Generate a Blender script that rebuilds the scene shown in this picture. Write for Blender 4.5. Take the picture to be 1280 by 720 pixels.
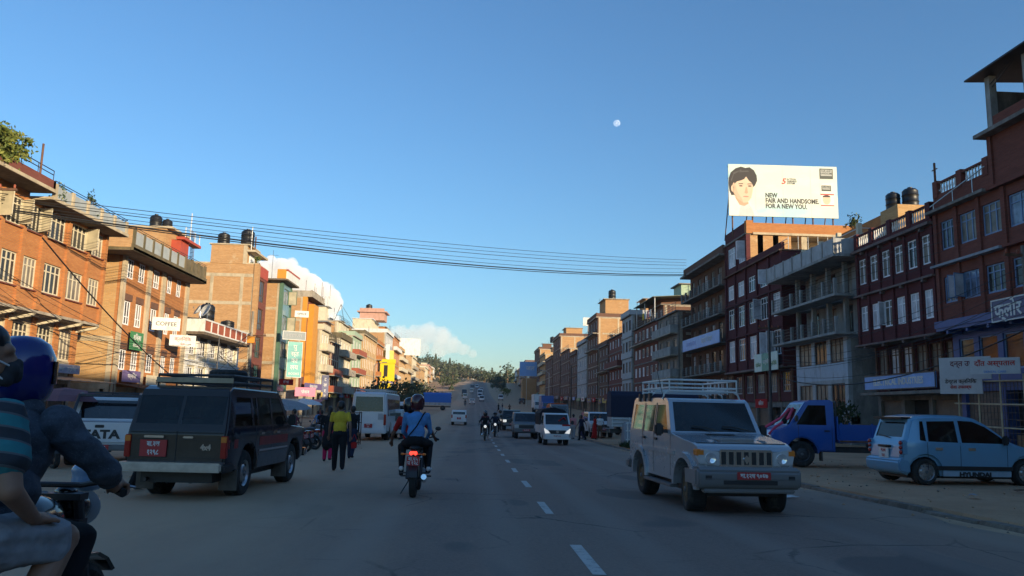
import bpy, bmesh, math, random
import numpy as np
from mathutils import Vector, Matrix
R = math.radians
scene = bpy.context.scene
for o in list(bpy.data.objects): bpy.data.objects.remove(o)
col = scene.collection

# ---------------------------------------------------------------- camera, sky, sun, exposure
CAM_H = 1.40
cam_d = bpy.data.cameras.new('camera'); cam = bpy.data.objects.new('camera', cam_d); col.objects.link(cam)
cam_d.sensor_width = 36.0; cam_d.lens = 36.0 * 995 / 1280
cam_d.clip_start = 0.05; cam_d.clip_end = 60000
_yaw, _pitch, _roll = R(2.533), R(8.745), R(1.3)
cam.matrix_world = Matrix.Translation((0, 0, CAM_H)) @ (Matrix.Rotation(-_yaw, 4, 'Z') @ Matrix.Rotation(math.pi/2 + _pitch, 4, 'X') @ Matrix.Rotation(_roll, 4, 'Z'))
scene.camera = cam

SUN_EL, SUN_AZ = R(10.5), R(138)          # azimuth clockwise from +Y: behind the camera, to the right
world = bpy.data.worlds.new('World'); scene.world = world; world.use_nodes = True
wn = world.node_tree; wn.nodes.clear()
sky = wn.nodes.new('ShaderNodeTexSky'); sky.sky_type = 'NISHITA'; sky.sun_disc = False
sky.sun_elevation = SUN_EL; sky.sun_rotation = SUN_AZ
sky.altitude = 1350; sky.air_density = 1.5; sky.dust_density = 0.8; sky.ozone_density = 5.5
bg = wn.nodes.new('ShaderNodeBackground'); bg.inputs['Strength'].default_value = 0.15
wo = wn.nodes.new('ShaderNodeOutputWorld')
wn.links.new(sky.outputs[0], bg.inputs[0]); wn.links.new(bg.outputs[0], wo.inputs[0])

sun_d = bpy.data.lights.new('sun', 'SUN'); sun = bpy.data.objects.new('sun', sun_d); col.objects.link(sun)
sun_d.energy = 4.8; sun_d.angle = R(0.53); sun_d.color = (1.0, 0.81, 0.54)
_sd = Vector((math.sin(SUN_AZ)*math.cos(SUN_EL), math.cos(SUN_AZ)*math.cos(SUN_EL), math.sin(SUN_EL)))
sun.rotation_euler = _sd.to_track_quat('Z', 'Y').to_euler()
sun.location = (60, -60, 60)

vs = scene.view_settings
vs.view_transform = 'Standard'; vs.look = 'None'; vs.exposure = 0.6; vs.gamma = 1.0; vs.use_curve_mapping = False

# ---------------------------------------------------------------- ground profile along the road
TY = [-300, 0, 45, 60, 77, 120, 180, 240, 350, 520, 800, 1200, 3000]
TZ = [3.6, 0, -.5, -.5, -.25, .3, 1.6, 3.0, 7.5, 19, 31, 33, 25]
_ys = np.arange(-400, 3001, 2.0); _zs = np.interp(_ys, TY, TZ)
_zs = np.convolve(np.pad(_zs, 6, mode='edge'), np.ones(13)/13, 'valid')
def gz(y): return float(np.interp(y, _ys, _zs))

# ---------------------------------------------------------------- materials (all procedural)
M = {}
def _nodes(name):
    m = bpy.data.materials.new(name); m.use_nodes = True
    nt = m.node_tree; b = nt.nodes['Principled BSDF']; M[name] = m
    return m, nt, b
def _pos(nt, scale=(1, 1, 1), obj=False):
    if obj:
        g = nt.nodes.new('ShaderNodeTexCoord'); out = g.outputs['Object']
    else:
        g = nt.nodes.new('ShaderNodeNewGeometry'); out = g.outputs['Position']
    mp = nt.nodes.new('ShaderNodeMapping'); mp.inputs['Scale'].default_value = scale
    nt.links.new(out, mp.inputs['Vector']); return mp.outputs[0]
def _noise(nt, vec, scale, detail=4, rough=.6):
    n = nt.nodes.new('ShaderNodeTexNoise'); n.inputs['Scale'].default_value = scale
    n.inputs['Detail'].default_value = detail; n.inputs['Roughness'].default_value = rough
    nt.links.new(vec, n.inputs['Vector']); return n.outputs['Fac']
def _ramp(nt, fac, p0, p1, c0=(0, 0, 0, 1), c1=(1, 1, 1, 1)):
    r = nt.nodes.new('ShaderNodeValToRGB'); r.color_ramp.elements[0].position = p0; r.color_ramp.elements[1].position = p1
    r.color_ramp.elements[0].color = c0; r.color_ramp.elements[1].color = c1
    nt.links.new(fac, r.inputs[0]); return r.outputs[0]
def _mix(nt, a, b, fac, mode='MIX'):
    n = nt.nodes.new('ShaderNodeMix'); n.data_type = 'RGBA'; n.blend_type = mode
    for s, v in ((n.inputs[6], a), (n.inputs[7], b)):
        if isinstance(v, (tuple, list)): s.default_value = (*v[:3], 1)
        else: nt.links.new(v, s)
    if isinstance(fac, (int, float)): n.inputs[0].default_value = fac
    else: nt.links.new(fac, n.inputs[0])
    return n.outputs[2]
def _bump(nt, b, h, strength, dist=.02):
    n = nt.nodes.new('ShaderNodeBump'); n.inputs['Strength'].default_value = strength; n.inputs['Distance'].default_value = dist
    nt.links.new(h, n.inputs['Height']); nt.links.new(n.outputs[0], b.inputs['Normal'])

def mat(name, c, rough=.7, metal=0., var=.25, scale=2.0, spec=.5, coat=0., dirt=None, dirt_amt=.35, emit=None, obj=False):
    if name in M: return M[name]
    m, nt, b = _nodes(name)
    b.inputs['Roughness'].default_value = rough; b.inputs['Metallic'].default_value = metal
    b.inputs['Specular IOR Level'].default_value = spec; b.inputs['Coat Weight'].default_value = coat
    p = _pos(nt, obj=obj); f = _noise(nt, p, scale, 6, .65)
    lo = tuple(max(0, x*(1-var)) for x in c); hi = tuple(min(1, x*(1+var*.8)) for x in c)
    base = _mix(nt, lo, hi, _ramp(nt, f, .3, .7))
    if dirt:
        g = _noise(nt, _pos(nt, (1.3, 1.3, .5), obj), scale*.6+.3, 8, .7)
        base = _mix(nt, base, dirt, _ramp(nt, g, .62-dirt_amt*.4, .78))
    nt.links.new(base, b.inputs['Base Color'])
    if emit: b.inputs['Emission Color'].default_value = (*c, 1); b.inputs['Emission Strength'].default_value = emit
    return m
def brick(name, c1, c2, mortar=(.30, .26, .21), row=.075, wid=.24, ms=.012, patch=(.5, .4, .28), patch_amt=.3):
    if name in M: return M[name]
    m, nt, b = _nodes(name); b.inputs['Roughness'].default_value = .9; b.inputs['Specular IOR Level'].default_value = .2
    g = nt.nodes.new('ShaderNodeNewGeometry'); s = nt.nodes.new('ShaderNodeSeparateXYZ'); nt.links.new(g.outputs['Position'], s.inputs[0])
    ad = nt.nodes.new('ShaderNodeMath'); nt.links.new(s.outputs[0], ad.inputs[0]); nt.links.new(s.outputs[1], ad.inputs[1])
    cb = nt.nodes.new('ShaderNodeCombineXYZ'); nt.links.new(ad.outputs[0], cb.inputs[0]); nt.links.new(s.outputs[2], cb.inputs[1])
    t = nt.nodes.new('ShaderNodeTexBrick'); nt.links.new(cb.outputs[0], t.inputs['Vector'])
    t.inputs['Scale'].default_value = 1; t.inputs['Brick Width'].default_value = wid; t.inputs['Row Height'].default_value = row
    t.inputs['Mortar Size'].default_value = ms; t.inputs['Mortar'].default_value = (*mortar, 1)
    t.inputs['Color1'].default_value = (*c1, 1); t.inputs['Color2'].default_value = (*c2, 1)
    # rows of bricks from different firings, then pale lime patches
    mp = nt.nodes.new('ShaderNodeMapping'); mp.inputs['Scale'].default_value = (.35, 3.0, 1); nt.links.new(cb.outputs[0], mp.inputs[0])
    rows = _noise(nt, mp.outputs[0], 1.0, 7, .75)
    c = _mix(nt, t.outputs['Color'], (.62, .56, .50), _ramp(nt, rows, .38, .72, (.5, .5, .5, 1), (0, 0, 0, 1)), 'MULTIPLY')
    pn = _noise(nt, cb.outputs[0], .55, 6, .7)
    c = _mix(nt, c, patch, _ramp(nt, pn, .60, .74, (0, 0, 0, 1), (patch_amt*2,)*3+(1,)))
    nt.links.new(c, b.inputs['Base Color']); _bump(nt, b, t.outputs['Fac'], -.4, .01)
    return m
def glass(name, c=(.02, .025, .03), rough=.06, spec=.5, var=.3):
    if name in M: return M[name]
    m, nt, b = _nodes(name); b.inputs['Roughness'].default_value = rough; b.inputs['Specular IOR Level'].default_value = spec
    f = _noise(nt, _pos(nt), 1.1, 3); lo = tuple(x*(1-var) for x in c); hi = tuple(x*(1+var) for x in c)
    nt.links.new(_mix(nt, lo, hi, _ramp(nt, f, .35, .65)), b.inputs['Base Color'])
    _bump(nt, b, _noise(nt, _pos(nt), .9, 2), .05, .05)
    return m

# brickwork
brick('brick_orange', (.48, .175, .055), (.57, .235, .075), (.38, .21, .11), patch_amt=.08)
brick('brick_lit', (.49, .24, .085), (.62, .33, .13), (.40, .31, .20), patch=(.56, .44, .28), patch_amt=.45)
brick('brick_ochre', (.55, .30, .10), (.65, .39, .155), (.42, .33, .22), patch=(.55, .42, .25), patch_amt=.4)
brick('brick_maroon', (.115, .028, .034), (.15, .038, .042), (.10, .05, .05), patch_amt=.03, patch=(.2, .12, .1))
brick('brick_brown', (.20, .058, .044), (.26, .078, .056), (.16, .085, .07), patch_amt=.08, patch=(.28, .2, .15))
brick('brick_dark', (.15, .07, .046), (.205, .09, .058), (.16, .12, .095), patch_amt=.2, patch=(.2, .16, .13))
# plaster, concrete, paint
STAIN = (.09, .075, .06)
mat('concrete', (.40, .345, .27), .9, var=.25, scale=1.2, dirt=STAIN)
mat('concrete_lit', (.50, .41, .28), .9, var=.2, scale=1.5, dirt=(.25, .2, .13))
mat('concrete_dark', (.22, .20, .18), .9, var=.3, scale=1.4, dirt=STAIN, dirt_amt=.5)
mat('concrete_grey', (.33, .33, .32), .9, var=.25, scale=1.1, dirt=(.10, .095, .09), dirt_amt=.45)
mat('mossy', (.17, .13, .075), .95, var=.4, scale=1.6, dirt=(.06, .06, .03), dirt_amt=.6)
mat('plaster_cream', (.62, .55, .40), .85, var=.12, dirt=(.3, .25, .17), dirt_amt=.2)
mat('plaster_white', (.70, .69, .66), .8, var=.1, dirt=(.34, .31, .27), dirt_amt=.25)
mat('plaster_grey', (.40, .41, .42), .85, var=.15, dirt=(.18, .17, .16), dirt_amt=.3)
mat('plaster_green', (.36, .47, .34), .8, var=.1, dirt=(.25, .27, .18))
mat('plaster_pink', (.52, .30, .23), .8, var=.12, dirt=(.3, .15, .1))
mat('plaster_yellow', (.70, .50, .12), .8, var=.1)
mat('paint_orange', (.62, .27, .03), .55, var=.1)
mat('paint_red', (.42, .07, .035), .6, var=.15)
mat('paint_redpanel', (.34, .09, .045), .7, var=.2)
mat('paint_green', (.09, .17, .11), .6, var=.15)
mat('paint_blue', (.035, .075, .24), .5, var=.2)
mat('paint_skyblue', (.30, .46, .68), .6, var=.1)
mat('paint_yellow', (.75, .57, .01), .5, var=.08)
mat('frame_cream', (.62, .55, .40), .6, var=.12, scale=5)
mat('frame_white', (.80, .80, .82), .55, var=.1, scale=5)
mat('frame_blue', (.16, .25, .42), .5, var=.15, scale=5)
mat('frame_brown', (.12, .055, .03), .6, var=.25, scale=5)
mat('frame_grey', (.30, .30, .31), .6, var=.15, scale=5)
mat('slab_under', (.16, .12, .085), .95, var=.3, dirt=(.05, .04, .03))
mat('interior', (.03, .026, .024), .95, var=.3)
mat('cladding_teal', (.16, .25, .26), .25, var=.15, spec=.6)
glass('pane', (.045, .045, .045), .06, .25); glass('pane_curtain', (.20, .175, .145), .35, .2, .35); glass('pane_pale', (.52, .52, .56), .35, .3, .3)
glass('casement_pane', (.55, .48, .33), .4, .3, .2); glass('pane_blue', (.16, .20, .28), .08, .35, .6)
glass('car_glass', (.014, .016, .019), .05, .7, .7); glass('car_glass_tint', (.02, .024, .03), .05, .6)
# metals, rubber, plastics
mat('steel', (.42, .42, .43), .35, .9, var=.2, scale=6)
mat('steel_dark', (.07, .07, .075), .5, .6, var=.3, scale=6)
mat('chrome', (.75, .75, .76), .12, 1.0, var=.05)
mat('rail_white', (.62, .62, .60), .5, .0, var=.15)
mat('rust', (.17, .085, .05), .85, .2, var=.35, scale=5)
mat('shutter_metal', (.17, .135, .11), .6, .4, var=.25, scale=3)
mat('tank_black', (.012, .012, .013), .45, var=.3)
mat('rubber', (.018, .018, .018), .85, var=.3, scale=8, dirt=(.11, .095, .08), dirt_amt=.25)
mat('plastic_black', (.022, .022, .024), .5, var=.25, scale=6)
mat('plastic_grey', (.13, .13, .135), .55, var=.2, scale=6)
mat('wire', (.012, .012, .013), .6)
mat('red_lamp', (.32, .015, .012), .15, spec=.6, var=.1)
mat('amber_lamp', (.62, .19, .03), .15, spec=.6, var=.1)
mat('clear_lamp', (.55, .56, .58), .08, .2, spec=.8, var=.1)
mat('wood', (.26, .16, .085), .8, var=.3, scale=3)
mat('wood_pale', (.45, .36, .24), .8, var=.25, scale=3)
# skin, cloth
mat('skin', (.30, .155, .095), .55, var=.12, scale=9)
mat('skin_dark', (.20, .10, .062), .55, var=.12, scale=9)
mat('hair', (.012, .010, .009), .45, var=.4, scale=30)
def cloth(n, c, var=.18): return mat(n, c, .9, 0, var, 14, .2)
for n, c in dict(cloth_black=(.016, .016, .018), cloth_navy=(.02, .026, .05), cloth_yellow=(.62, .42, .04), cloth_red=(.42, .022, .02), cloth_blue=(.10, .26, .52),
                 cloth_grey=(.30, .30, .31), cloth_pink=(.55, .22, .22), cloth_white=(.68, .67, .65), cloth_brown=(.14, .08, .05), cloth_maroon=(.16, .045, .06),
                 cloth_rose=(.55, .02, .09), cloth_green=(.06, .14, .07), tarp_navy=(.028, .032, .06), tarp_dark=(.02, .02, .025), tarp_blue=(.06, .18, .55), tarp_orange=(.60, .12, .03), cloth_purple=(.10, .08, .16)).items(): cloth(n, c)

# ---------------------------------------------------------------- mesh helpers
class MB:
    def __init__(s): s.v = []; s.f = []; s.m = []
    def add(s, vs_, fs, m=0):
        o = len(s.v); s.v += [tuple(p) for p in vs_]
        for f in fs: s.f.append([i+o for i in f]); s.m.append(m)
    def box(s, x0, x1, y0, y1, z0, z1, m=0):
        if x0 > x1: x0, x1 = x1, x0
        if y0 > y1: y0, y1 = y1, y0
        if z0 > z1: z0, z1 = z1, z0
        s.add([(x0,y0,z0),(x1,y0,z0),(x1,y1,z0),(x0,y1,z0),(x0,y0,z1),(x1,y0,z1),(x1,y1,z1),(x0,y1,z1)],
              [(3,2,1,0),(4,5,6,7),(0,1,5,4),(1,2,6,5),(2,3,7,6),(3,0,4,7)], m)
    def hexa(s, p, m=0):      # 8 corners: bottom ring ccw, top ring ccw
        s.add(p, [(3,2,1,0),(4,5,6,7),(0,1,5,4),(1,2,6,5),(2,3,7,6),(3,0,4,7)], m)
    def cyl(s, p0, p1, r0, r1=None, n=8, m=0, caps=True):
        r1 = r0 if r1 is None else r1
        p0, p1 = Vector(p0), Vector(p1); d = (p1-p0)
        if d.length < 1e-6: return
        q = d.to_track_quat('Z', 'Y'); vs_ = []
        for p, r in ((p0, r0), (p1, r1)):
            for i in range(n):
                a = 2*math.pi*(i+.5)/n; vs_.append(p + q @ Vector((r*math.cos(a), r*math.sin(a), 0)))
        fs = [(i, (i+1) % n, n+(i+1) % n, n+i) for i in range(n)]
        if caps: fs += [tuple(range(n-1, -1, -1)), tuple(range(n, 2*n))]
        s.add(vs_, fs, m)
    def tube(s, pts, r, n=6, m=0):
        for a, b in zip(pts, pts[1:]): s.cyl(a, b, r, r, n, m)
    def lathe(s, prof, c=(0,0,0), axis='Z', n=16, m=0, close=False):
        vs_ = []; k = len(prof)
        for i in range(n):
            a = 2*math.pi*i/n; ca, sa = math.cos(a), math.sin(a)
            for r, h in prof:
                p = {'Z': (r*ca, r*sa, h), 'Y': (r*ca, h, r*sa), 'X': (h, r*ca, r*sa)}[axis]
                vs_.append((p[0]+c[0], p[1]+c[1], p[2]+c[2]))
        fs = []
        for i in range(n):
            j = (i+1) % n
            for q in range(k-1 if not close else k):
                q2 = (q+1) % k; fs.append((i*k+q, j*k+q, j*k+q2, i*k+q2))
        s.add(vs_, fs, m)
    def ball(s, c, r, n=10, k=7, m=0):
        r = (r, r, r) if isinstance(r, (int, float)) else r
        vs_ = [(c[0], c[1], c[2]-r[2])]
        for j in range(1, k):
            t = -math.pi/2 + math.pi*j/k
            for i in range(n):
                a = 2*math.pi*i/n; vs_.append((c[0]+r[0]*math.cos(t)*math.cos(a), c[1]+r[1]*math.cos(t)*math.sin(a), c[2]+r[2]*math.sin(t)))
        vs_.append((c[0], c[1], c[2]+r[2])); fs = []
        for i in range(n): fs.append((0, 1+(i+1) % n, 1+i))
        for j in range(k-2):
            for i in range(n): fs.append((1+j*n+i, 1+j*n+(i+1) % n, 1+(j+1)*n+(i+1) % n, 1+(j+1)*n+i))
        b = 1+(k-2)*n
        for i in range(n): fs.append((b+i, b+(i+1) % n, len(vs_)-1))
        s.add(vs_, fs, m)
    def prism(s, poly, axis, a, b, m=0):   # extrude a 2-D polygon along an axis
        n = len(poly)
        def P(p, h): return {'X': (h, p[0], p[1]), 'Y': (p[0], h, p[1]), 'Z': (p[0], p[1], h)}[axis]
        s.add([P(p, a) for p in poly]+[P(p, b) for p in poly],
              [tuple(range(n-1, -1, -1)), tuple(range(n, 2*n))]+[(i, (i+1) % n, n+(i+1) % n, n+i) for i in range(n)], m)
    def mesh(s, name, mats, smooth=None, bevel=0, recalc=True):
        me = bpy.data.meshes.new(name); me.from_pydata(s.v, [], s.f)
        for m in mats: me.materials.append(M[m])
        me.polygons.foreach_set('material_index', s.m)
        if recalc or bevel:
            bm = bmesh.new(); bm.from_mesh(me)
            if recalc: bmesh.ops.recalc_face_normals(bm, faces=bm.faces)
            if bevel:
                es = [e for e in bm.edges if len(e.link_faces) == 2 and e.calc_face_angle(0) > R(40)]
                bmesh.ops.bevel(bm, geom=es, offset=bevel, segments=2, affect='EDGES', clamp_overlap=True)
            bm.to_mesh(me); bm.free()
        if smooth:
            me.polygons.foreach_set('use_smooth', [True]*len(me.polygons))
            me.set_sharp_from_angle(angle=R(smooth))
        return me
    def build(s, name, mats, parent=None, smooth=None, bevel=0, loc=None, rot=None):
        if isinstance(mats, str): mats = [mats]
        return link(name, s.mesh(name, mats, smooth, bevel), parent, loc, rot)
def link(name, me, parent=None, loc=None, rot=None):
    o = bpy.data.objects.new(name, me); col.objects.link(o)
    if parent: o.parent = parent
    if loc: o.location = loc
    if rot: o.rotation_euler = rot
    return o
def tag(o, label=None, cat=None, group=None, kind=None):
    if label: o['label'] = label
    if cat: o['category'] = cat
    if group: o['group'] = group
    if kind: o['kind'] = kind
    return o
def thing(name, label, cat, loc=(0,0,0), rz=0, group=None):
    o = bpy.data.objects.new(name, None); col.objects.link(o); o.empty_display_size = .3
    o.location = loc; o.rotation_euler = (0, 0, rz)
    return tag(o, label, cat, group)
def copy_tree(o, parent=None):
    c = o.copy(); col.objects.link(c); c.parent = parent
    for ch in list(o.children): copy_tree(ch, c)
    return c
def text_mesh(body, size, extrude=.004, bold=0., xs=1., shear=0., align='CENTER', mat_='cloth_black'):
    c = bpy.data.curves.new('lettering', 'FONT'); c.body = body; c.size = size; c.extrude = extrude; c.offset = bold
    c.align_x = align; c.align_y = 'CENTER'; c.shear = shear; c.resolution_u = 2
    o = bpy.data.objects.new('lettering', c)
    me = bpy.data.meshes.new_from_object(o)
    bpy.data.objects.remove(o); bpy.data.curves.remove(c)
    me.materials.clear(); me.materials.append(M[mat_])
    if xs != 1:
        for v in me.vertices: v.co.x *= xs
    return me
# ---------------------------------------------------------------- ground, road, kerb, pavement
def ground_mats():
    m, nt, b = _nodes('asphalt'); b.inputs['Roughness'].default_value = .85; b.inputs['Specular IOR Level'].default_value = .25
    p = _pos(nt); fine = _noise(nt, p, 22, 5, .8); big = _noise(nt, _pos(nt, (.9, .12, 1)), .8, 6, .65)
    c = _mix(nt, (.172, .122, .098), (.265, .19, .15), _ramp(nt, fine, .3, .7))
    c = _mix(nt, c, (.29, .22, .175), _ramp(nt, big, .48, .75, (0,0,0,1), (.5,.5,.5,1)))
    pt = _noise(nt, _pos(nt, (.5, .22, 1)), .9, 2, .4)
    c = _mix(nt, c, (.10, .09, .085), _ramp(nt, pt, .60, .615, (0,0,0,1), (.55,.55,.55,1)))
    s = nt.nodes.new('ShaderNodeSeparateXYZ'); nt.links.new(p, s.inputs[0])
    # worn wheel tracks, crack network, oil drips
    tr = nt.nodes.new('ShaderNodeMath'); tr.operation = 'MULTIPLY'; tr.inputs[1].default_value = 4.0; nt.links.new(s.outputs[0], tr.inputs[0])
    sn = nt.nodes.new('ShaderNodeMath'); sn.operation = 'SINE'; nt.links.new(tr.outputs[0], sn.inputs[0])
    mu = nt.nodes.new('ShaderNodeMath'); mu.operation = 'MULTIPLY'; nt.links.new(sn.outputs[0], mu.inputs[0]); nt.links.new(_noise(nt, _pos(nt, (.6, .05, 1)), .8, 4, .6), mu.inputs[1])
    c = _mix(nt, c, (.28, .22, .18), _ramp(nt, mu.outputs[0], .12, .6, (0,0,0,1), (.6,.6,.6,1)))
    v = nt.nodes.new('ShaderNodeTexVoronoi'); v.feature = 'DISTANCE_TO_EDGE'; v.inputs['Scale'].default_value = .55
    wv = _mix(nt, p, _noise(nt, p, 1.6, 5, .7), .25, 'ADD'); nt.links.new(wv, v.inputs['Vector'])
    ck = _ramp(nt, v.outputs['Distance'], .004, .014, (1,1,1,1), (0,0,0,1)); cm = _mix(nt, (0, 0, 0), ck, _ramp(nt, _noise(nt, p, .25, 4, .6), .48, .60), 'MIX')
    c = _mix(nt, c, (.045, .042, .04), cm)
    oil = _noise(nt, _pos(nt, (1.2, .5, 1)), 1.3, 6, .75); c = _mix(nt, c, (.05, .048, .048), _ramp(nt, oil, .66, .74, (0,0,0,1), (.7,.7,.7,1)))
    # dust lies thick along the left edge and thin along the kerb
    wob = nt.nodes.new('ShaderNodeMath'); wob.operation = 'MULTIPLY_ADD'; wob.inputs[1].default_value = 3.2
    nt.links.new(_noise(nt, _pos(nt, (1, .35, 1)), .7, 7, .7), wob.inputs[0]); nt.links.new(s.outputs[0], wob.inputs[2])
    mr = nt.nodes.new('ShaderNodeMapRange'); mr.inputs[1].default_value = 1.2; mr.inputs[2].default_value = -2.6; nt.links.new(wob.outputs[0], mr.inputs[0])
    c = _mix(nt, c, (.46, .32, .205), mr.outputs[0])
    mr2 = nt.nodes.new('ShaderNodeMapRange'); mr2.inputs[1].default_value = 6.6; mr2.inputs[2].default_value = 9.6; nt.links.new(wob.outputs[0], mr2.inputs[0])
    mr2.inputs[4].default_value = .75
    c = _mix(nt, c, (.36, .265, .19), mr2.outputs[0])
    nt.links.new(c, b.inputs['Base Color']); _bump(nt, b, fine, .5, .01)
    for name, c0, c1, c2 in (('dirt', (.38, .255, .16), (.50, .35, .225), (.23, .165, .115)), ('pavement', (.40, .24, .14), (.53, .33, .20), (.25, .16, .105))):
        m, nt, b = _nodes(name); b.inputs['Roughness'].default_value = .95; b.inputs['Specular IOR Level'].default_value = .15
        p = _pos(nt); n1 = _noise(nt, p, .5, 8, .7); n2 = _noise(nt, p, 6, 6, .75); n3 = _noise(nt, p, 30, 3, .7)
        c = _mix(nt, c0, c1, _ramp(nt, n1, .35, .65)); c = _mix(nt, c, c2, _ramp(nt, n2, .55, .75, (0,0,0,1), (.7,.7,.7,1)))
        c = _mix(nt, c, (.07, .062, .05), _ramp(nt, n3, .60, .70, (0,0,0,1), (.5,.5,.5,1)))
        nt.links.new(c, b.inputs['Base Color']); _bump(nt, b, n2, .6, .03)
    m, nt, b = _nodes('hill_soil'); b.inputs['Roughness'].default_value = 1
    n1 = _noise(nt, _pos(nt), .05, 8, .7); c = _mix(nt, (.05, .06, .025), (.17, .14, .08), _ramp(nt, n1, .4, .65)); nt.links.new(c, b.inputs['Base Color'])
    m, nt, b = _nodes('road_paint'); b.inputs['Roughness'].default_value = .8
    n1 = _noise(nt, _pos(nt), 9, 8, .75); c = _mix(nt, (.46, .45, .42), (.10, .10, .10), _ramp(nt, n1, .5, .72)); nt.links.new(c, b.inputs['Base Color'])
ground_mats()
YS = list(np.arange(-120, 130, 2.0)) + list(np.arange(130, 560, 10.0)) + list(np.arange(560, 1240, 40.0)) + [1600, 2200, 3000]
def hill(x, y):
    t = min(1, max(0, (y-520)/200)); return t*(-.24*max(-130, min(110, x)))
def sheet(name, xs, dz, m, y0=-130, y1=4000, kind='structure', jit=0):
    mb = MB(); ys = [y for y in YS if y0 <= y <= y1]; rnd = random.Random(5)
    for y in ys:
        for x in xs: mb.v.append((x + (rnd.uniform(-jit, jit) if jit and x in (xs[0], xs[-1]) else 0), y, gz(y)+hill(x, y)+dz))
    n = len(xs)
    for j in range(len(ys)-1):
        for i in range(n-1): mb.f.append([j*n+i, j*n+i+1, (j+1)*n+i+1, (j+1)*n+i]); mb.m.append(0)
    me = mb.mesh(name, [m], recalc=False); o = link(name, me); tag(o, kind=kind); return o
def _ground():
    mb = MB(); xs = [-3000, -1200, -500, -260, -120, -60, -30, -12, -5, 7.7, 12, 26, 60, 120, 260, 500, 1200, 3000]; n = len(xs)
    for y in YS:
        for x in xs: mb.v.append((x, y, gz(y)+hill(x, y)))
    for j in range(len(YS)-1):
        for i in range(n-1): mb.f.append([j*n+i, j*n+i+1, (j+1)*n+i+1, (j+1)*n+i]); mb.m.append(1 if YS[j] >= 520 else 0)
    o = mb.build('ground', ['dirt', 'hill_soil']); tag(o, kind='structure')
_ground()
sheet('road', [-6.4, -5.2, -3, -1, 1.2, 3.4, 5.5, 7.45], .004, 'asphalt', -100, 600, jit=.35)
def _pavement():
    # raised earth-covered footway behind the kerb
    mb = MB(); ys = [y for y in YS if -100 <= y <= 230]; rnd = random.Random(8)
    for y in ys:
        for x, dz in ((7.92, .0), (7.95, .07), (10, .10), (14, .13), (19, .16), (24.2, .2)): mb.v.append((x, y, gz(y)+dz+rnd.uniform(-.008, .008)))
    for j in range(len(ys)-1):
        for i in range(5): mb.f.append([j*6+i, j*6+i+1, (j+1)*6+i+1, (j+1)*6+i]); mb.m.append(0)
    o = mb.build('pavement', ['pavement']); tag(o, kind='structure')
    rnd = random.Random(3); k0 = None
    kerb = thing('kerb', None, None, (7.7, 0, 0)); kerb['kind'] = 'structure'
    y = -6.0; i = 0
    while y < 120:
        L = 1.5 if y < 40 else 6.0
        mb = MB(); a, b = gz(y), gz(y+L); w = .12+rnd.uniform(-.015, .015); h = .068+rnd.uniform(-.03, .02); sx = rnd.uniform(-.03, .03)
        mb.hexa([(-w+sx, y+.012, a-.05), (w+sx, y+.012, a-.05), (w+sx, y+L-.012, b-.05), (-w+sx, y+L-.012, b-.05), (-w*.75+sx, y+.012, a+h), (w+sx, y+.012, a+h), (w+sx, y+L-.012, b+h), (-w*.75+sx, y+L-.012, b+h)])
        mb.build('kerbstone', 'kerb_concrete', kerb, bevel=.015); y += L; i += 1
    rs = bpy.data.objects.new('lane_marking', None)
    rm = thing('lane_marking', None, None, (1.2, 0, 0)); rm['kind'] = 'structure'
    y = 2.85
    rnd = random.Random(2)
    while y < 150:
        mb = MB(); L = 1.75; w = .065
        pts = [(-w+rnd.uniform(-.01,.01), y), (w+rnd.uniform(-.01,.01), y+rnd.uniform(-.05,.05)), (w+rnd.uniform(-.01,.01), y+L), (-w, y+L+rnd.uniform(-.05,.05))]
        mb.add([(px-.0006*(py-8)*10*0, py, gz(py)+.009) for px, py in pts], [(0, 1, 2, 3)])
        mb.build('dash', 'road_paint', rm); y += 4.75
    bpy.data.objects.remove(rs)
mat('kerb_concrete', (.22, .175, .135), .95, var=.35, scale=5, dirt=(.08, .07, .06), dirt_amt=.5)
_pavement()
# ---------------------------------------------------------------- buildings
_wc = {}
def window_meshes(w, h, frame, style, pane):
    k = (round(w, 2), round(h, 2), frame, style, pane)
    if k in _wc: return _wc[k]
    mb = MB(); t = .065 if style != 'fine' else .045; d = .045
    mb.box(-d, d, -w/2, w/2, -t*1.6, 0); mb.box(-d, d, -w/2, w/2, h-t, h)
    mb.box(-d, d, -w/2, -w/2+t, 0, h-t); mb.box(-d, d, w/2-t, w/2, 0, h-t)
    nv = {'two': 1, 'three': 2, 'four': 3, 'fine': 3, 'one': 0, 'trans2': 1, 'trans3': 2, 'trans4': 3}[style]
    tz = h*.72 if style.startswith('trans') else (h*.30 if style in ('three', 'four') else None)
    for i in range(nv):
        y = -w/2+(i+1)*w/(nv+1); mb.box(-d*.9, d*.9, y-t*.55, y+t*.55, 0, h-t)
    if tz: mb.box(-d*.8, d*.8, -w/2+t, w/2-t, tz-t*.45, tz+t*.45)
    fm = mb.mesh('window', [frame])
    mb = MB(); mb.box(-.008, .008, -w/2+.02, w/2-.02, .01, h-.02); pm = mb.mesh('pane', [pane])
    _wc[k] = (fm, pm); return _wc[k]
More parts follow.
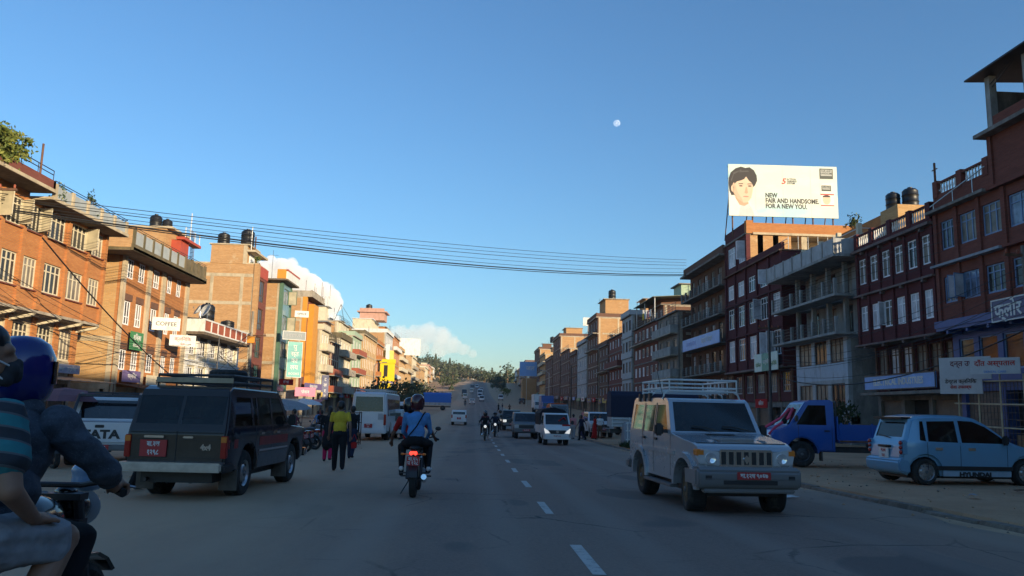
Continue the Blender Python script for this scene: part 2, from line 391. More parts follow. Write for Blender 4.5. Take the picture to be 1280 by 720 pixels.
class Bld:
    def __init__(s, name, label, side, xf, y0, y1, z0=None, cat='building', group=None):
        s.side, s.xf, s.y0, s.y1 = side, xf, y0, y1
        s.zb = z0 if z0 is not None else min(gz(y0), gz(y1)) + .05
        s.o = thing(name, label, cat, (xf, (y0+y1)/2, s.zb), 0, group); s.yc = (y0+y1)/2
        s.wall = MB(); s.wm = []; s.rnd = random.Random(int(abs(xf*7+y0*13)))
    def mi(s, m):
        if m not in s.wm: s.wm.append(m)
        return s.wm.index(m)
    def bx(s, mb, ya, yb, oa, ob, za, zb, m=0):   # along the street, outward from the facade, height above the base
        mb.box(-s.side*oa, -s.side*ob, ya-s.yc, yb-s.yc, za, zb, m)
    def w(s, ya, yb, oa, ob, za, zb, m): s.bx(s.wall, ya, yb, oa, ob, za, zb, s.mi(m))
    def pt(s, y, o, z): return (-s.side*o, y-s.yc, z)
    def part(s, name, mats, fn, smooth=None, bevel=0, parent=None):
        mb = MB(); fn(mb); return mb.build(name, mats, parent or s.o, smooth, bevel)
    def window(s, y, o, z, w, h, frame='frame_white', style='three', pane='pane', sash=None):
        fm, pm = window_meshes(w, h, frame, style, pane)
        a = link('window', fm, s.o, s.pt(y, o, z)); link('pane', pm, a)
        if sash:          # an opened casement leaf swung outwards
            mb = MB(); sw = w*.45; t = .05
            for a0, a1, b0, b1 in ((0, sw, 0, t), (0, sw, h*.95-t, h*.95), (0, t, 0, h*.95), (sw-t, sw, 0, h*.95)): mb.box(-.02, .02, a0, a1, b0, b1)
            mb.box(-.006, .006, t, sw-t, t, h*.95-t, 1)
            ob = mb.build('casement', [frame, 'casement_pane' if s.side < 0 else 'pane_pale'], a, loc=(-s.side*.06, sash*w/2*-1+0, .03))
            ang = R(75)*(1 if s.side < 0 else -1)
            ob.rotation_euler = (0, 0, (math.pi if sash > 0 else 0)+ (-ang if sash < 0 else ang)); ob.location = (-s.side*.06, sash*w/2, .03)
        return a
    def floor(s, z, h, out=0., wall='brick_brown', side_wall=None, n=4, ww=1.2, sill=.9, head=2.3, frame='frame_white', style='three', panes=('pane',), spans=None, ya=None, yb=None, depth=10, pil=None, pil_d=.09, pil_w=.2, recess=.12, opens=(), lintel=None, core=True):
        ya = s.y0 if ya is None else ya; yb = s.y1 if yb is None else yb
        sw = side_wall or wall
        if core: s.w(ya, yb, out-.28, -depth, z, z+h, sw)
        if spans is None:
            g = (yb-ya)/n if n else 0; spans = [(ya+g*(i+.5)-ww/2, ya+g*(i+.5)+ww/2) for i in range(n)]
        e = .003
        s.w(ya-e, yb+e, out-.28+e, out, z, z+sill, wall); s.w(ya-e, yb+e, out-.28+e, out, z+head, z+h, lintel or wall)
        cur = ya-e
        for a, b in spans:
            if a > cur: s.w(cur, a, out-.28+e, out-.001, z+sill, z+head, wall)
            cur = b
        s.w(cur, yb+e, out-.28+e, out-.001, z+sill, z+head, wall)
        for i, (a, b) in enumerate(spans):
            s.window((a+b)/2, out-recess, z+sill+.10, b-a-.01, head-sill-.11, frame, style, s.rnd.choice(panes), sash=dict(opens).get(i))
        if pil:
            ps = [ya+pil_w/2] + [(spans[i][1]+spans[i+1][0])/2 for i in range(len(spans)-1)] + [yb-pil_w/2]
            for y in ps: s.w(y-pil_w/2, y+pil_w/2, out-.05, out+pil_d, z+.004, z+h-.004, pil)
        return spans
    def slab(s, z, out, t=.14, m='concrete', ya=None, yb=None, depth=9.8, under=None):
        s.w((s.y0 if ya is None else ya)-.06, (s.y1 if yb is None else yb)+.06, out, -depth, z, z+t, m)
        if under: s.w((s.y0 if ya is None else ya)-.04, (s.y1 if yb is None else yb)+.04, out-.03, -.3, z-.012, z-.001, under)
    def side_frame(s, zs, ys_o, m='concrete_lit', depth=10, far=False, wd=.16):   # concrete columns and beams showing on the gable
        y = s.y0; zt = zs[-1]
        for o in ys_o: s.w(y-.025, y+.1, o-wd, o+wd, 0, zt-.003, m)
        for z in zs: s.w(y-.028, y+.1, -.2, -depth+.1, z-.16, z+.16, m)
    def balcony(s, z, ya, yb, d, out=0., kind='solid', h=.95, m='concrete', rail='steel_dark', slab_m='concrete', t=.14):
        o = s.part('balcony', [slab_m], lambda mb: s.bx(mb, ya, yb, out-.05, out+d, z, z+t))
        if kind == 'solid':
            def f(mb):
                s.bx(mb, ya, yb, out+d-.1, out+d-.003, z+t, z+t+h); s.bx(mb, ya+.002, ya+.1, out, out+d-.1, z+t, z+t+h); s.bx(mb, yb-.1, yb-.002, out, out+d-.1, z+t, z+t+h)
            s.part('parapet', [m], f, parent=o)
        elif kind in ('rail', 'bars'):
            def f(mb):
                q = 4 if kind == 'rail' else 2
                for k in range(1, q+1): mb.cyl(s.pt(ya+.04, out+d-.05, z+t+h*k/q), s.pt(yb-.04, out+d-.05, z+t+h*k/q), .018, n=5)
                for yy in (ya+.04, yb-.04): mb.cyl(s.pt(yy, out+d-.05, z+t+h), s.pt(yy, out, z+t+h), .018, n=5)
                n = max(1, int((yb-ya)/(1.4 if kind == 'rail' else .14)))
                for k in range(n+1): mb.cyl(s.pt(ya+.04+(yb-ya-.08)*k/n, out+d-.05, z+t), s.pt(ya+.04+(yb-ya-.08)*k/n, out+d-.05, z+t+h), .02 if kind == 'rail' else .009, n=5)
            s.part('railing', [rail], f, parent=o)
        elif kind == 'posts':
            n = max(1, round((yb-ya)/1.9))
            pm = MB(); pm.box(-.09, .09, -.09, .09, 0, h)
            pme = pm.mesh('post', [m])
            for k in range(n+1): link('post', pme, o, s.pt(ya+.1+(yb-ya-.2)*k/n, out+d-.1, z+t))
            def f(mb):
                for q in range(1, 5): mb.cyl(s.pt(ya+.1, out+d-.1, z+t+h*q/4.4), s.pt(yb-.1, out+d-.1, z+t+h*q/4.4), .016, n=5)
                for k in range(int((yb-ya)/.13)): y = ya+.12+k*.13; mb.cyl(s.pt(y, out+d-.1, z+t), s.pt(y, out+d-.1, z+t+h*.9), .008, n=4)
            s.part('railing', [rail], f, parent=o)
        return o
    def balusters(s, z, ya, yb, out, h=.75, m='brick_maroon', bm_='plaster_white', bays=3):
        o = s.part('parapet', [m], lambda mb: (s.bx(mb, ya, yb, out-.2, out, z, z+.14), s.bx(mb, ya, yb, out-.2, out, z+h-.1, z+h)))
        pm = MB(); pm.lathe([(.0, .0), (.05, .0), (.035, .06), (.065, .2), (.03, .36), (.055, .47), (.0, .47)], n=6); pme = pm.mesh('baluster', [bm_], smooth=50)
        for k in range(bays+1):
            y = ya+(yb-ya)*k/bays; y = min(max(y, ya+.2), yb-.2)
            s.part('pier', [m], lambda mb, y=y: s.bx(mb, y-.2, y+.2, out-.24, out+.04, z+.002, z+h+.1), parent=o)
        n = int((yb-ya)/.24)
        for k in range(n):
            y = ya+.12+k*.24
            if min(abs(y-(ya+(yb-ya)*q/bays)) for q in range(bays+1)) < .24: continue
            b = link('baluster', pme, o, s.pt(y, out-.1, z+.15)); b.scale = (1, 1, (h-.26)/.47)
        return o
    def parapet(s, z, h=.8, out=0., m='brick_brown', ya=None, yb=None, depth=10):
        ya = s.y0 if ya is None else ya; yb = s.y1 if yb is None else yb
        def f(mb):
            s.bx(mb, ya, yb, out-.15, out, z, z+h); s.bx(mb, ya, ya+.15, out-.15, -depth+.02, z, z+h-.004); s.bx(mb, yb-.15, yb, out-.15, -depth+.02, z, z+h-.004)
            s.bx(mb, ya-.03, yb+.03, out-.18, out+.03, z+h, z+h+.06)
        return s.part('roof_parapet', [m], f)
    def shutters(s, z, h, ya, yb, n, out=-.02, m='shutter_metal'):
        g = (yb-ya)/n
        for i in range(n):
            a, b = ya+g*i+.12, ya+g*(i+1)-.12
            def f(mb):
                k = 0; zz = z
                while zz < z+h: s.bx(mb, a, b, out-.06, out-(.0 if k % 2 else .022), zz, min(zz+.09, z+h)); zz += .09; k += 1
            s.part('shutter', [m], f)
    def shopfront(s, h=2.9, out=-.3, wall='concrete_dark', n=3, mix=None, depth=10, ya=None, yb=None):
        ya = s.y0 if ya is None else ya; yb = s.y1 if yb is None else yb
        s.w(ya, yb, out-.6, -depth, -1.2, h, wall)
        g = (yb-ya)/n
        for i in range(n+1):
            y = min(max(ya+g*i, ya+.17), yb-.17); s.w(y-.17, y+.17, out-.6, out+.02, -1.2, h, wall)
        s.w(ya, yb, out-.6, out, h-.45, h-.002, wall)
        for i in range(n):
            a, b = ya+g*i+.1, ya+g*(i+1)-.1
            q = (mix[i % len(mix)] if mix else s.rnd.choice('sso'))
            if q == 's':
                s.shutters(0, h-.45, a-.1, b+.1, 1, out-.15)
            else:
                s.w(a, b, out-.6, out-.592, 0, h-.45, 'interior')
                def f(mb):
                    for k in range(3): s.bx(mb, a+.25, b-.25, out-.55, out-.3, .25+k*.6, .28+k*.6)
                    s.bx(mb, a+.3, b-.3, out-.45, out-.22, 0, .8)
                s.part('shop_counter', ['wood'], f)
    def done(s):
        me = s.wall.mesh('wall', s.wm); link('wall', me, s.o); return s.o

def water_tank(x, y, z, label, r=.55, h=1.3, m='tank_black', group=None):
    mb = MB(); mb.lathe([(0, 0), (r, 0), (r, .08), (r*.96, .12), (r*.96, h*.3), (r*1.02, h*.33), (r*.96, h*.36), (r*.96, h*.62), (r*1.02, h*.65), (r*.96, h*.68), (r*.97, h*.86), (r*.7, h*.97), (r*.3, h*1.0), (r*.3, h*1.06), (0, h*1.06)], n=18)
    o = mb.build('water_tank', m, smooth=40, loc=(x, y, z)); tag(o, label, 'water tank', group); return o
def dish(x, y, z, label, r=.5, az=0, group=None):
    t = thing('satellite_dish', label, 'satellite dish', (x, y, z), az, group)
    mb = MB(); mb.cyl((0,0,0), (0,0,.6), .03); mb.build('mast', 'steel', t)
    mb = MB(); mb.lathe([(0, 0), (r*.4, .03), (r*.75, .11), (r, .22), (r+.01, .205), (r*.75, .09), (r*.4, .01), (0, -.02)], n=16)
    d = mb.build('reflector', 'rail_white', t, smooth=40, loc=(0, -.1, .65), rot=(R(60), 0, 0))
    mb = MB(); mb.cyl((0, -r*.8, .18), (0, -.0, .5), .012); mb.box(-.05, .05, -.04, .04, .47, .55); mb.build('feed_arm', 'steel_dark', d)
    return t
def sign(name, label, cx, cy, cz, w, h, rz, mat_, texts=(), t=.06, cat='sign', group=None, border=None):
    """flat board: local +X along its width, faces local -Y"""
    o = MB(); o.box(-w/2, w/2, 0, t, -h/2, h/2); ob = o.build(name, mat_, loc=(cx, cy, cz), rot=(0, 0, rz)); tag(ob, label, cat, group)
    if border:
        mb = MB(); e = .05
        mb.box(-w/2-.01, w/2+.01, -.02, .02, h/2-e, h/2+.01); mb.box(-w/2-.01, w/2+.01, -.02, .02, -h/2-.01, -h/2+e); mb.box(-w/2-.01, -w/2+e, -.02, .02, -h/2+e, h/2-e); mb.box(w/2-e, w/2+.01, -.02, .02, -h/2+e, h/2-e); mb.build('border', border, ob)
    for q in texts:
        body, size, x, z, m = q[:5]; xs = q[5] if len(q) > 5 else 1; bold = q[6] if len(q) > 6 else .012*size
        me = text_mesh(body, size, .006, bold, xs, mat_=m); l = link('lettering', me, ob, (x, -.008, z), (math.pi/2, 0, 0))
    return ob
def plant(name, label, x, y, z, w, h, n, seed, cols=('leaf_a', 'leaf_b'), cat='plant', group=None, leaf=.09, hang=0, spread=None):
    """bush of many small leaf faces on stems"""
    rnd = random.Random(seed); t = thing(name, label, cat, (x, y, z), 0, group); sx, sy = spread or (w, w)
    mb = MB()
    for i in range(7):
        a = rnd.uniform(0, 6.28); mb.cyl((rnd.uniform(-.1, .1)*sx, rnd.uniform(-.1, .1)*sy, 0), (math.cos(a)*sx*.3, math.sin(a)*sy*.3, h*rnd.uniform(.5, .9)), .02*h+.005, .006, 5)
    mb.build('stem', 'wood', t)
    mb = MB(); cl = [(rnd.gauss(0, .22)*sx, rnd.gauss(0, .22)*sy, h*(rnd.random()**.7)) for _ in range(26)]
    for i in range(n):
        c = rnd.choice(cl); p = Vector((c[0]+rnd.gauss(0, .1)*sx, c[1]+rnd.gauss(0, .1)*sy, max(-hang, c[2]+rnd.gauss(0, .1)*h)))
        d = Vector((rnd.gauss(0, 1), rnd.gauss(0, 1), rnd.gauss(0, .7))).normalized(); e = d.orthogonal().normalized(); e.rotate(Matrix.Rotation(rnd.uniform(0, 6.28), 3, d)); q = d.cross(e)
        L = leaf*rnd.uniform(.6, 1.4); mb.add([p-e*L, p+q*L*.45, p+e*L, p-q*L*.45], [(0, 1, 2, 3)], rnd.choice((0, 0, 1)))
    me = mb.mesh('foliage', list(cols), recalc=False); f = link('foliage', me, t); f['kind'] = 'stuff'
    return t
def leafmat(n, c):
    m = mat(n, c, .7, 0, .45, 3, .3); b = m.node_tree.nodes['Principled BSDF']; b.inputs['Subsurface Weight'].default_value = 0
    return m
leafmat('leaf_a', (.10, .13, .025)); leafmat('leaf_b', (.20, .21, .045)); leafmat('leaf_dark', (.028, .05, .018)); leafmat('leaf_mid', (.05, .08, .025)); leafmat('leaf_far', (.045, .065, .03)); leafmat('leaf_far2', (.085, .095, .045))
# ---------------------------------------------------------------- left row (sunlit)
def left_near():
    # orange brick house with overhanging storeys
    b = Bld('brick_house', 'orange brick house with overhanging upper storeys, open cream casements and a roof garden', -1, -22, 29, 47.3, 0)
    b.shopfront(2.75, -1.25, 'concrete', 6, 'osoosx'.replace('x', 's'), depth=11)
    b.floor(2.75, 3.0, -1.2, 'concrete_lit', n=8, ww=1.55, sill=.85, head=2.55, frame='frame_cream', style='trans4', panes=('pane', 'pane_curtain'), depth=11, pil='brick_orange', pil_w=.5)
    b.slab(5.68, .03, .14, 'concrete', depth=10.5, under='slab_under')
    sp = [(29.4, 31.6), (32.1, 34.5), (35.0, 36.7), (37.0, 38.5), (38.85, 40.25), (40.85, 42.62), (43.15, 44.95), (45.5, 46.95)]
    pn = ('pane', 'pane_curtain', 'pane')
    b.floor(5.82, 2.88, 0, 'brick_orange', 'brick_ochre', spans=sp, sill=.95, head=2.5, frame='frame_cream', style='trans4', panes=pn, pil='brick_orange', pil_d=.12, pil_w=.26)
    b.floor(8.70, 2.38, 0, 'brick_orange', 'brick_ochre', spans=sp, sill=.9, head=2.28, frame='frame_cream', style='trans4', panes=pn, pil='brick_orange', pil_d=.12, pil_w=.26, opens=((2, 1), (3, 1), (4, -1), (4, 1), (6, 1)))
    b.w(40.28, 40.55, -.05, .14, 5.83, 11.07, 'brick_orange')
    for sy in sp:   # sills
        for z in (6.77, 9.6): b.w(sy[0]-.05, sy[1]+.05, -.1, .10, z-.07, z-.005, 'brick_brown')
    b.slab(11.10, 1.15, .16, 'concrete_lit', ya=39.0, yb=47.5, under='slab_under')
    b.slab(11.42, 1.25, .16, 'concrete_lit', yb=38.9, under='slab_under')
    b.w(29, 38.9, -.4, .02, 11.08, 11.41, 'brick_orange')
    for y in (31.8, 34.8, 38.7, 40.4, 42.9, 45.2, 47.1):
        b.part('bracket', ['plaster_cream'], lambda mb: mb.hexa([b.pt(y-.09, -1.2, 5.25), b.pt(y+.09, -1.2, 5.25), b.pt(y+.09, -.05, 5.5), b.pt(y-.09, -.05, 5.5), b.pt(y-.09, -1.2, 5.5), b.pt(y+.09, -1.2, 5.5), b.pt(y+.09, .12, 5.66), b.pt(y-.09, .12, 5.66)]))
    # roof terrace railings
    r = b.part('railing', ['steel_dark'], lambda mb: [mb.cyl(b.pt(39.1, 1.05, z), b.pt(47.4, 1.05, z), .022, n=5) for z in (11.98, 12.1)] + [mb.cyl(b.pt(47.4, 1.05, 12.08), b.pt(47.4, -4, 12.08), .022, n=5)])
    ys = [39.2, 40.9, 42.5, 44.1, 45.7, 47.3]
    for y in ys: b.part('post', ['concrete_lit'], lambda mb: b.bx(mb, y-.1, y+.1, .95, 1.13, 11.265, 11.97), parent=r)
    for a, c in zip(ys, ys[1:]): b.part('panel', ['glass_panel'], lambda mb: b.bx(mb, a+.12, c-.12, 1.03, 1.06, 11.27, 11.9), parent=r)
    p = b.part('planter', ['brick_brown'], lambda mb: (b.bx(mb, 29, 38.9, 1.0, 1.2, 11.585, 12.0), b.bx(mb, 38.7, 38.9, -4, 1.2, 11.586, 12.0)))
    b.part('railing', ['steel_dark'], lambda mb: [mb.cyl(b.pt(29, 1.1, z), b.pt(38.8, 1.1, z), .025, n=5) for z in (12.3, 12.5)] + [mb.cyl(b.pt(y, 1.1, 11.98), b.pt(y, 1.1, 12.5), .02, n=5) for y in np.arange(29, 39, 1.4)])
    b.part('lightning_post', ['rust'], lambda mb: mb.cyl(b.pt(37.6, 1.1, 11.9), b.pt(37.6, 1.1, 13.5), .05, n=6))
    b.done()
    plant('creeper_bush', 'yellow green creeper bush spilling over the brick roof planter', -20.9, 34.6, 11.75, 2.0, 1.25, 2200, 4, leaf=.11, hang=.8, spread=(1.1, 3.0))
    plant('roof_plant', 'thin conifer seedling growing behind the rooftop glass railing', -21.2, 43.3, 11.25, .5, 1.4, 160, 6, ('leaf_dark', 'leaf_mid'), leaf=.08)
    plant('potted_plant', 'straggly potted plants along the rooftop railing of the orange house', -21.2, 39.9, 11.25, .8, .9, 260, 7, ('leaf_mid', 'leaf_b'), leaf=.07)
    sign('shop_sign', 'blue grey shop board over the canopy of the orange brick house', -22.9, 46.1, 3.15, 2.9, .5, R(90), 'sign_bluegrey', (('हार्डवेयर', .3, .5, 0, 'plaster_white'), ('सप्लायर्स', .24, -.8, 0, 'plaster_white')))
    def can(label, x0, x1, y0, y1, z0, z1, m, posts=True):
        t = thing('awning', label, 'awning', (x0, (y0+y1)/2, 0)); L = (y1-y0)/2
        mb = MB(); n = 14
        for i in range(n):
            a = -L+2*L*i/n; c = -L+2*L*(i+1)/n; k = .02*(i % 2)
            mb.hexa([(0, a, z0-.03+k), (x1-x0, a, z1-.03+k), (x1-x0, c, z1-.03+k), (0, c, z0-.03+k), (0, a, z0+k), (x1-x0, a, z1+k), (x1-x0, c, z1+k), (0, c, z0+k)])
        mb.build('sheet', m, t)
        if posts:
            for y in (-L+.1, L-.1):
                q = MB(); q.cyl((x1-x0-.1, y, gz(y0)-.1), (x1-x0-.1, y, z1-.02), .035, n=6); q.build('post', 'rust', t)
    can('grey metal awning over the shop of the orange house', -23.2, -20.6, 40, 47.2, 2.72, 2.42, 'steel')
    can('rusty corrugated awning below the purple shop board', -22, -19.6, 49.9, 55.2, 2.55, 2.15, 'rust')
    can('faded red cloth awning beside the ochre gable', -20.5, -18.0, 50.5, 56.0, 1.95, 1.75, 'cloth_pinkred')

    # four-storey brick block with concrete columns
    b = Bld('apartment_block', 'brick apartment block with cream concrete columns, tall white windows and a cantilevered roof terrace', -1, -22, 49.8, 61.1, 0)
    b.shopfront(2.3, -.1, 'concrete_lit', 4, 'ssos', depth=11)
    sp = [(50.35, 51.45), (52.1, 53.2), (54.5, 55.65), (57.0, 57.95), (58.75, 59.75)]
    for z, h, si, he in ((2.3, 2.9, 1.05, 2.35), (5.2, 2.9, .97, 2.5), (8.1, 2.32, 1.0, 2.26)):
        b.floor(z, h, 0, 'brick_orange', 'brick_ochre', spans=sp, sill=si, head=he, frame='frame_white', style='three', panes=('pane', 'pane', 'pane_curtain'), depth=11)
        if z < 8:
            for a, c in sp: b.w(a-.05, c+.05, -.04, .035, z+he+.003, z+he+.42, 'brick_dark')
    for y, wd in ((49.95, .2), (53.75, .28), (56.2, .3), (60.8, .32)): b.w(y-wd, y+wd, -.05, .12, .01, 10.40, 'concrete_lit')
    b.side_frame([2.3, 5.2], [-.3, -5.0, -9.5], depth=11)
    b.w(48.0, 61.2, 1.3, -10.8, 10.44, 10.62, 'mossy'); b.w(47.95, 61.25, 1.3, 1.16, 10.425, 10.82, 'mossy'); b.w(47.95, 61.25, 1.16, -.3, 10.41, 10.428, 'slab_under')
    r = b.part('railing', ['steel_dark'], lambda mb: [mb.cyl(b.pt(48.1, 1.2, z), b.pt(61.1, 1.2, z), .02, n=5) for z in (11.72, 11.84)])
    ys = list(np.linspace(48.2, 61.0, 10))
    for y in ys: b.part('post', ['mossy'], lambda mb: b.bx(mb, y-.09, y+.09, 1.12, 1.27, 10.82, 11.74), parent=r)
    for i, (a, c) in enumerate(zip(ys, ys[1:])): b.part('panel', ['glass_panel' if i < 6 else 'mossy'], lambda mb: b.bx(mb, a+.11, c-.11, 1.18, 1.21, 10.84, 11.64), parent=r)
    ph = b.part('stair_room', ['brick_lit', 'concrete_lit', 'paint_red'], lambda mb: (b.bx(mb, 57.6, 61.0, -.6, -7, 10.62, 13.9, 0), b.bx(mb, 57.5, 61.2, -.2, -7.2, 13.9, 14.05, 1), b.bx(mb, 58.4, 62.0, .4, -.2, 13.3, 13.5, 2), b.bx(mb, 58.6, 60.2, -.6, .1, 10.64, 13.3, 2)))
    b.part('railing', ['rail_white'], lambda mb: [mb.cyl(b.pt(58.8+i*1.0, .3, 13.5), b.pt(58.8+i*1.0, .3, 14.3 if i != 1 else 15.6), .035, n=5) for i in range(4)] + [mb.cyl(b.pt(58.8, .3, z), b.pt(61.8, .3, z), .02, n=5) for z in (13.9, 14.25)], parent=ph)
    b.done()
    water_tank(-24.5, 60.2, 14.05, 'fat black water tank standing beside its twin on the brick stair room roof', .45, 1.4); water_tank(-23.75, 60.5, 14.05, 'shorter black water tank behind the fat one on the brick stair room', .38, 1.15)
    sign('green_sign', 'green shop board with pale lettering hung on the brick apartment block', -21.7, 52.1, 5.25, 1.9, 1.15, R(90), 'sign_green', (('शिक्षा', .45, 0, .2, 'plaster_white'), ('सेवा केन्द्र', .28, 0, -.3, 'plaster_white')))
    sign('white_sign', 'white projecting board above the pink lettered one on brick block', -20.8, 54.3, 6.62, 1.75, .85, R(25), 'plaster_white', (('COFFEE', .38, 0, .0, 'sign_ink'),))
    sign('white_sign', 'white projecting board with faint pink lettering on brick block', -20.7, 57.3, 5.75, 1.75, .8, R(28), 'plaster_white', (('क्लिनिक', .34, 0, .1, 'cloth_pink'), ('सेवा', .2, 0, -.24, 'cloth_pink')))
    sign('purple_sign', 'purple board with white lettering over the rusty awning', -21.6, 51.6, 2.98, 2.6, .72, R(90), 'sign_purple', (('फर्निचर', .4, 0, 0, 'plaster_white'),))
    sign('cream_sign', 'cream and yellow shop board beside the purple one', -21.6, 55.6, 2.75, 3.3, .85, R(90), 'plaster_cream', (('पसल', .45, .3, 0, 'sign_ink'),))

    # low white house with red panel balcony
    b = Bld('white_house', 'low white house with columns and a red panelled roof balcony', -1, -22, 61.5, 75.0, 0)
    b.shopfront(2.2, -.2, 'plaster_cream', 4, 'osos', depth=9)
    sp = [(62.2, 63.6), (64.6, 66.1), (67.3, 68.7), (69.9, 71.4), (72.6, 73.9)]
    b.floor(2.2, 2.3, 0, 'plaster_cream', spans=sp, sill=.75, head=2.0, frame='frame_white', style='three', panes=('pane', 'pane_curtain'), depth=9, pil='plaster_white', pil_w=.5)
    b.floor(4.5, 2.08, 0, 'plaster_cream', 'concrete', spans=sp, sill=.62, head=1.85, frame='frame_white', style='three', panes=('pane', 'pane_curtain'), depth=9, pil='plaster_white', pil_w=.55, lintel='slab_under')
    b.w(61.4, 75.1, .12, -.1, 4.32, 4.6, 'plaster_white'); b.w(61.4, 75.1, .2, -.1, 4.6, 4.72, 'plaster_white')
    b.w(61.3, 74.5, 1.35, -8.9, 6.6, 6.8, 'slab_under')
    bal = b.part('balcony', ['plaster_white'], lambda mb: (b.bx(mb, 61.3, 74.5, 1.2, 1.38, 6.81, 6.91), b.bx(mb, 61.3, 74.5, 1.2, 1.4, 7.68, 7.8), b.bx(mb, 61.3, 61.5, 0, 1.2, 6.81, 7.76)))
    ys = np.linspace(61.4, 74.4, 9)
    for y in ys: b.part('pier', ['plaster_white'], lambda mb: b.bx(mb, y-.09, y+.09, 1.2, 1.385, 6.911, 7.679), parent=bal)
    for a, c in zip(ys, ys[1:]): b.part('panel', ['paint_redpanel'], lambda mb: b.bx(mb, a+.1, c-.1, 1.24, 1.34, 6.912, 7.678), parent=bal)
    b.part('roof_sheet', ['steel'], lambda mb: mb.hexa([b.pt(61.5, -7, 8.1), b.pt(74.4, -7, 8.1), b.pt(74.4, 1.0, 7.81), b.pt(61.5, 1.0, 7.81), b.pt(61.5, -7, 8.15), b.pt(74.4, -7, 8.15), b.pt(74.4, 1.0, 7.86), b.pt(61.5, 1.0, 7.86)]))
    b.done()
    dish(-21.1, 63.2, 7.85, 'white satellite dish on the roof of the low white house', .6, R(-40)); dish(-21.3, 62.2, 7.8, 'smaller leaning satellite dish by the brick wall corner', .42, R(-60))
    water_tank(-22.4, 67.0, 7.9, 'tall black water tank on the low white house roof', .62, 1.7); water_tank(-21.9, 71.0, 7.9, 'squat dark tank behind the red panels on the white house', .6, .75)

    # tall brick gable with concrete frame
    b = Bld('tall_brick_house', 'tall bare brick house with a wide concrete-framed gable and red topped glass front', -1, -22, 79.6, 83.6, 0)
    b.shopfront(2.8, -.1, 'concrete', 2, 'so', depth=10)
    for i in range(4):
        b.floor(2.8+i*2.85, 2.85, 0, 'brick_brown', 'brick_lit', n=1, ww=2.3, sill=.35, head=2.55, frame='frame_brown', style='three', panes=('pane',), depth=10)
    b.floor(14.2, 1.1, .05, 'paint_red', 'brick_lit', n=0, spans=[], sill=.5, head=.6, depth=10)
    b.w(79.5, 80.1, -.3, .16, 8, 15.35, 'brick_lit')
    b.side_frame([2.8, 5.65, 8.5, 11.35, 14.15], [-.25, -1.45, -4.4, -7.5, -9.8], depth=10)
    s = b.part('stair_room', ['brick_lit', 'concrete_lit'], lambda mb: (b.bx(mb, 79.55, 83.4, -1.2, -4.7, 15.3, 17.2, 0), b.bx(mb, 79.5, 84.4, -.3, -1.2, 16.55, 16.75, 1), b.bx(mb, 79.53, 79.8, -1.15, -1.5, 15.3, 17.25, 1), b.bx(mb, 79.45, 83.6, -.9, -4.9, 17.2, 17.32, 1), b.bx(mb, 79.6, 83.4, -.05, -9.9, 15.3, 15.42, 1)))
    b.part('window', ['frame_white'], lambda mb: (b.bx(mb, 80.6, 82.4, -1.2, -1.14, 15.6, 16.5)), parent=s)
    b.part('pole', ['rail_white'], lambda mb: (mb.cyl(b.pt(80, -.9, 16.7), b.pt(80, -.9, 19.2), .05, n=6)))
    b.part('pole', ['rust'], lambda mb: (mb.cyl(b.pt(80, -.5, 16.7), b.pt(80, -.5, 18.2), .07, n=6)))
    b.part('reinforcement', ['rust'], lambda mb: [mb.cyl(b.pt(79.8+k*.25, -6.5-k*.2, 15.4), b.pt(79.8+k*.25, -6.5-k*.2, 17.9+.3*k), .03, n=4) for k in range(4)] + [mb.cyl(b.pt(79.8, -6.5, 16+k*.4), b.pt(80.5, -7.1, 16+k*.4), .02, n=4) for k in range(5)])
    b.done()
    water_tank(-26.0, 81, 17.3, 'black water tank at the left end of the tall brick house stair room', .62, 1.35); water_tank(-23.6, 81, 17.3, 'black water tank at the pole end of the tall brick house stair room', .68, 1.75)
    plant('roof_plant', 'small green plant by the tall brick house parapet', -22.4, 80.5, 15.3, .9, .9, 160, 9, ('leaf_mid', 'leaf_b'), leaf=.1)

    b = Bld('green_clad_house', 'brick house with a green clad narrow front and white topped orange balcony', -1, -22, 90.0, 94.6, 0)
    b.shopfront(3.0, -.1, 'concrete', 2, 'os', depth=9)
    for i in range(4): b.floor(3.0+i*3.05, 3.05, 0, 'cladding_teal', 'brick_lit', spans=[(91.2, 93.6)], sill=.7, head=2.5, frame='paint_green', style='two', panes=('pane_blue',), depth=9, opens=((0, 1),))
    b.w(89.93, 90.5, -.25, .1, 3.0, 15.1, 'paint_green'); b.w(94.2, 94.65, -.25, .1, 3.0, 15.1, 'paint_green')
    b.side_frame([3.0, 6.05, 9.1, 12.15, 15.2], [-.35, -2.6, -5.5, -8.7], depth=9)
    bl = b.part('balcony', ['slab_under'], lambda mb: b.bx(mb, 89.0, 95.2, .75, -8.8, 15.25, 15.42))
    b.part('parapet', ['plaster_white', 'paint_red', 'paint_orange'], lambda mb: (b.bx(mb, 89.1, 95.2, .6, .75, 15.43, 16.3, 0), b.bx(mb, 89.0, 95.2, .58, .79, 16.3, 16.48, 1), b.bx(mb, 89.0, 89.1, -.4, .6, 15.43, 16.48, 2)), parent=bl)
    b.part('antenna', ['steel_dark'], lambda mb: [mb.cyl(b.pt(91, -1.5-k*2.4, 15.4), b.pt(91, -1.5-k*2.4, 19.0-k*.4), .025, n=4) for k in range(2)] + [mb.cyl(b.pt(91, -.9-k*2.4, 18.4-k*.4), b.pt(91, -2.1-k*2.4, 18.4-k*.4), .02, n=4) for k in range(2)])
    b.done()

    b = Bld('orange_strip_house', 'brick house with a bright orange vertical strip on its glazed front', -1, -22, 102.0, 110.6, 0)
    b.shopfront(3.2, -.1, 'concrete', 3, 'oso', depth=9)
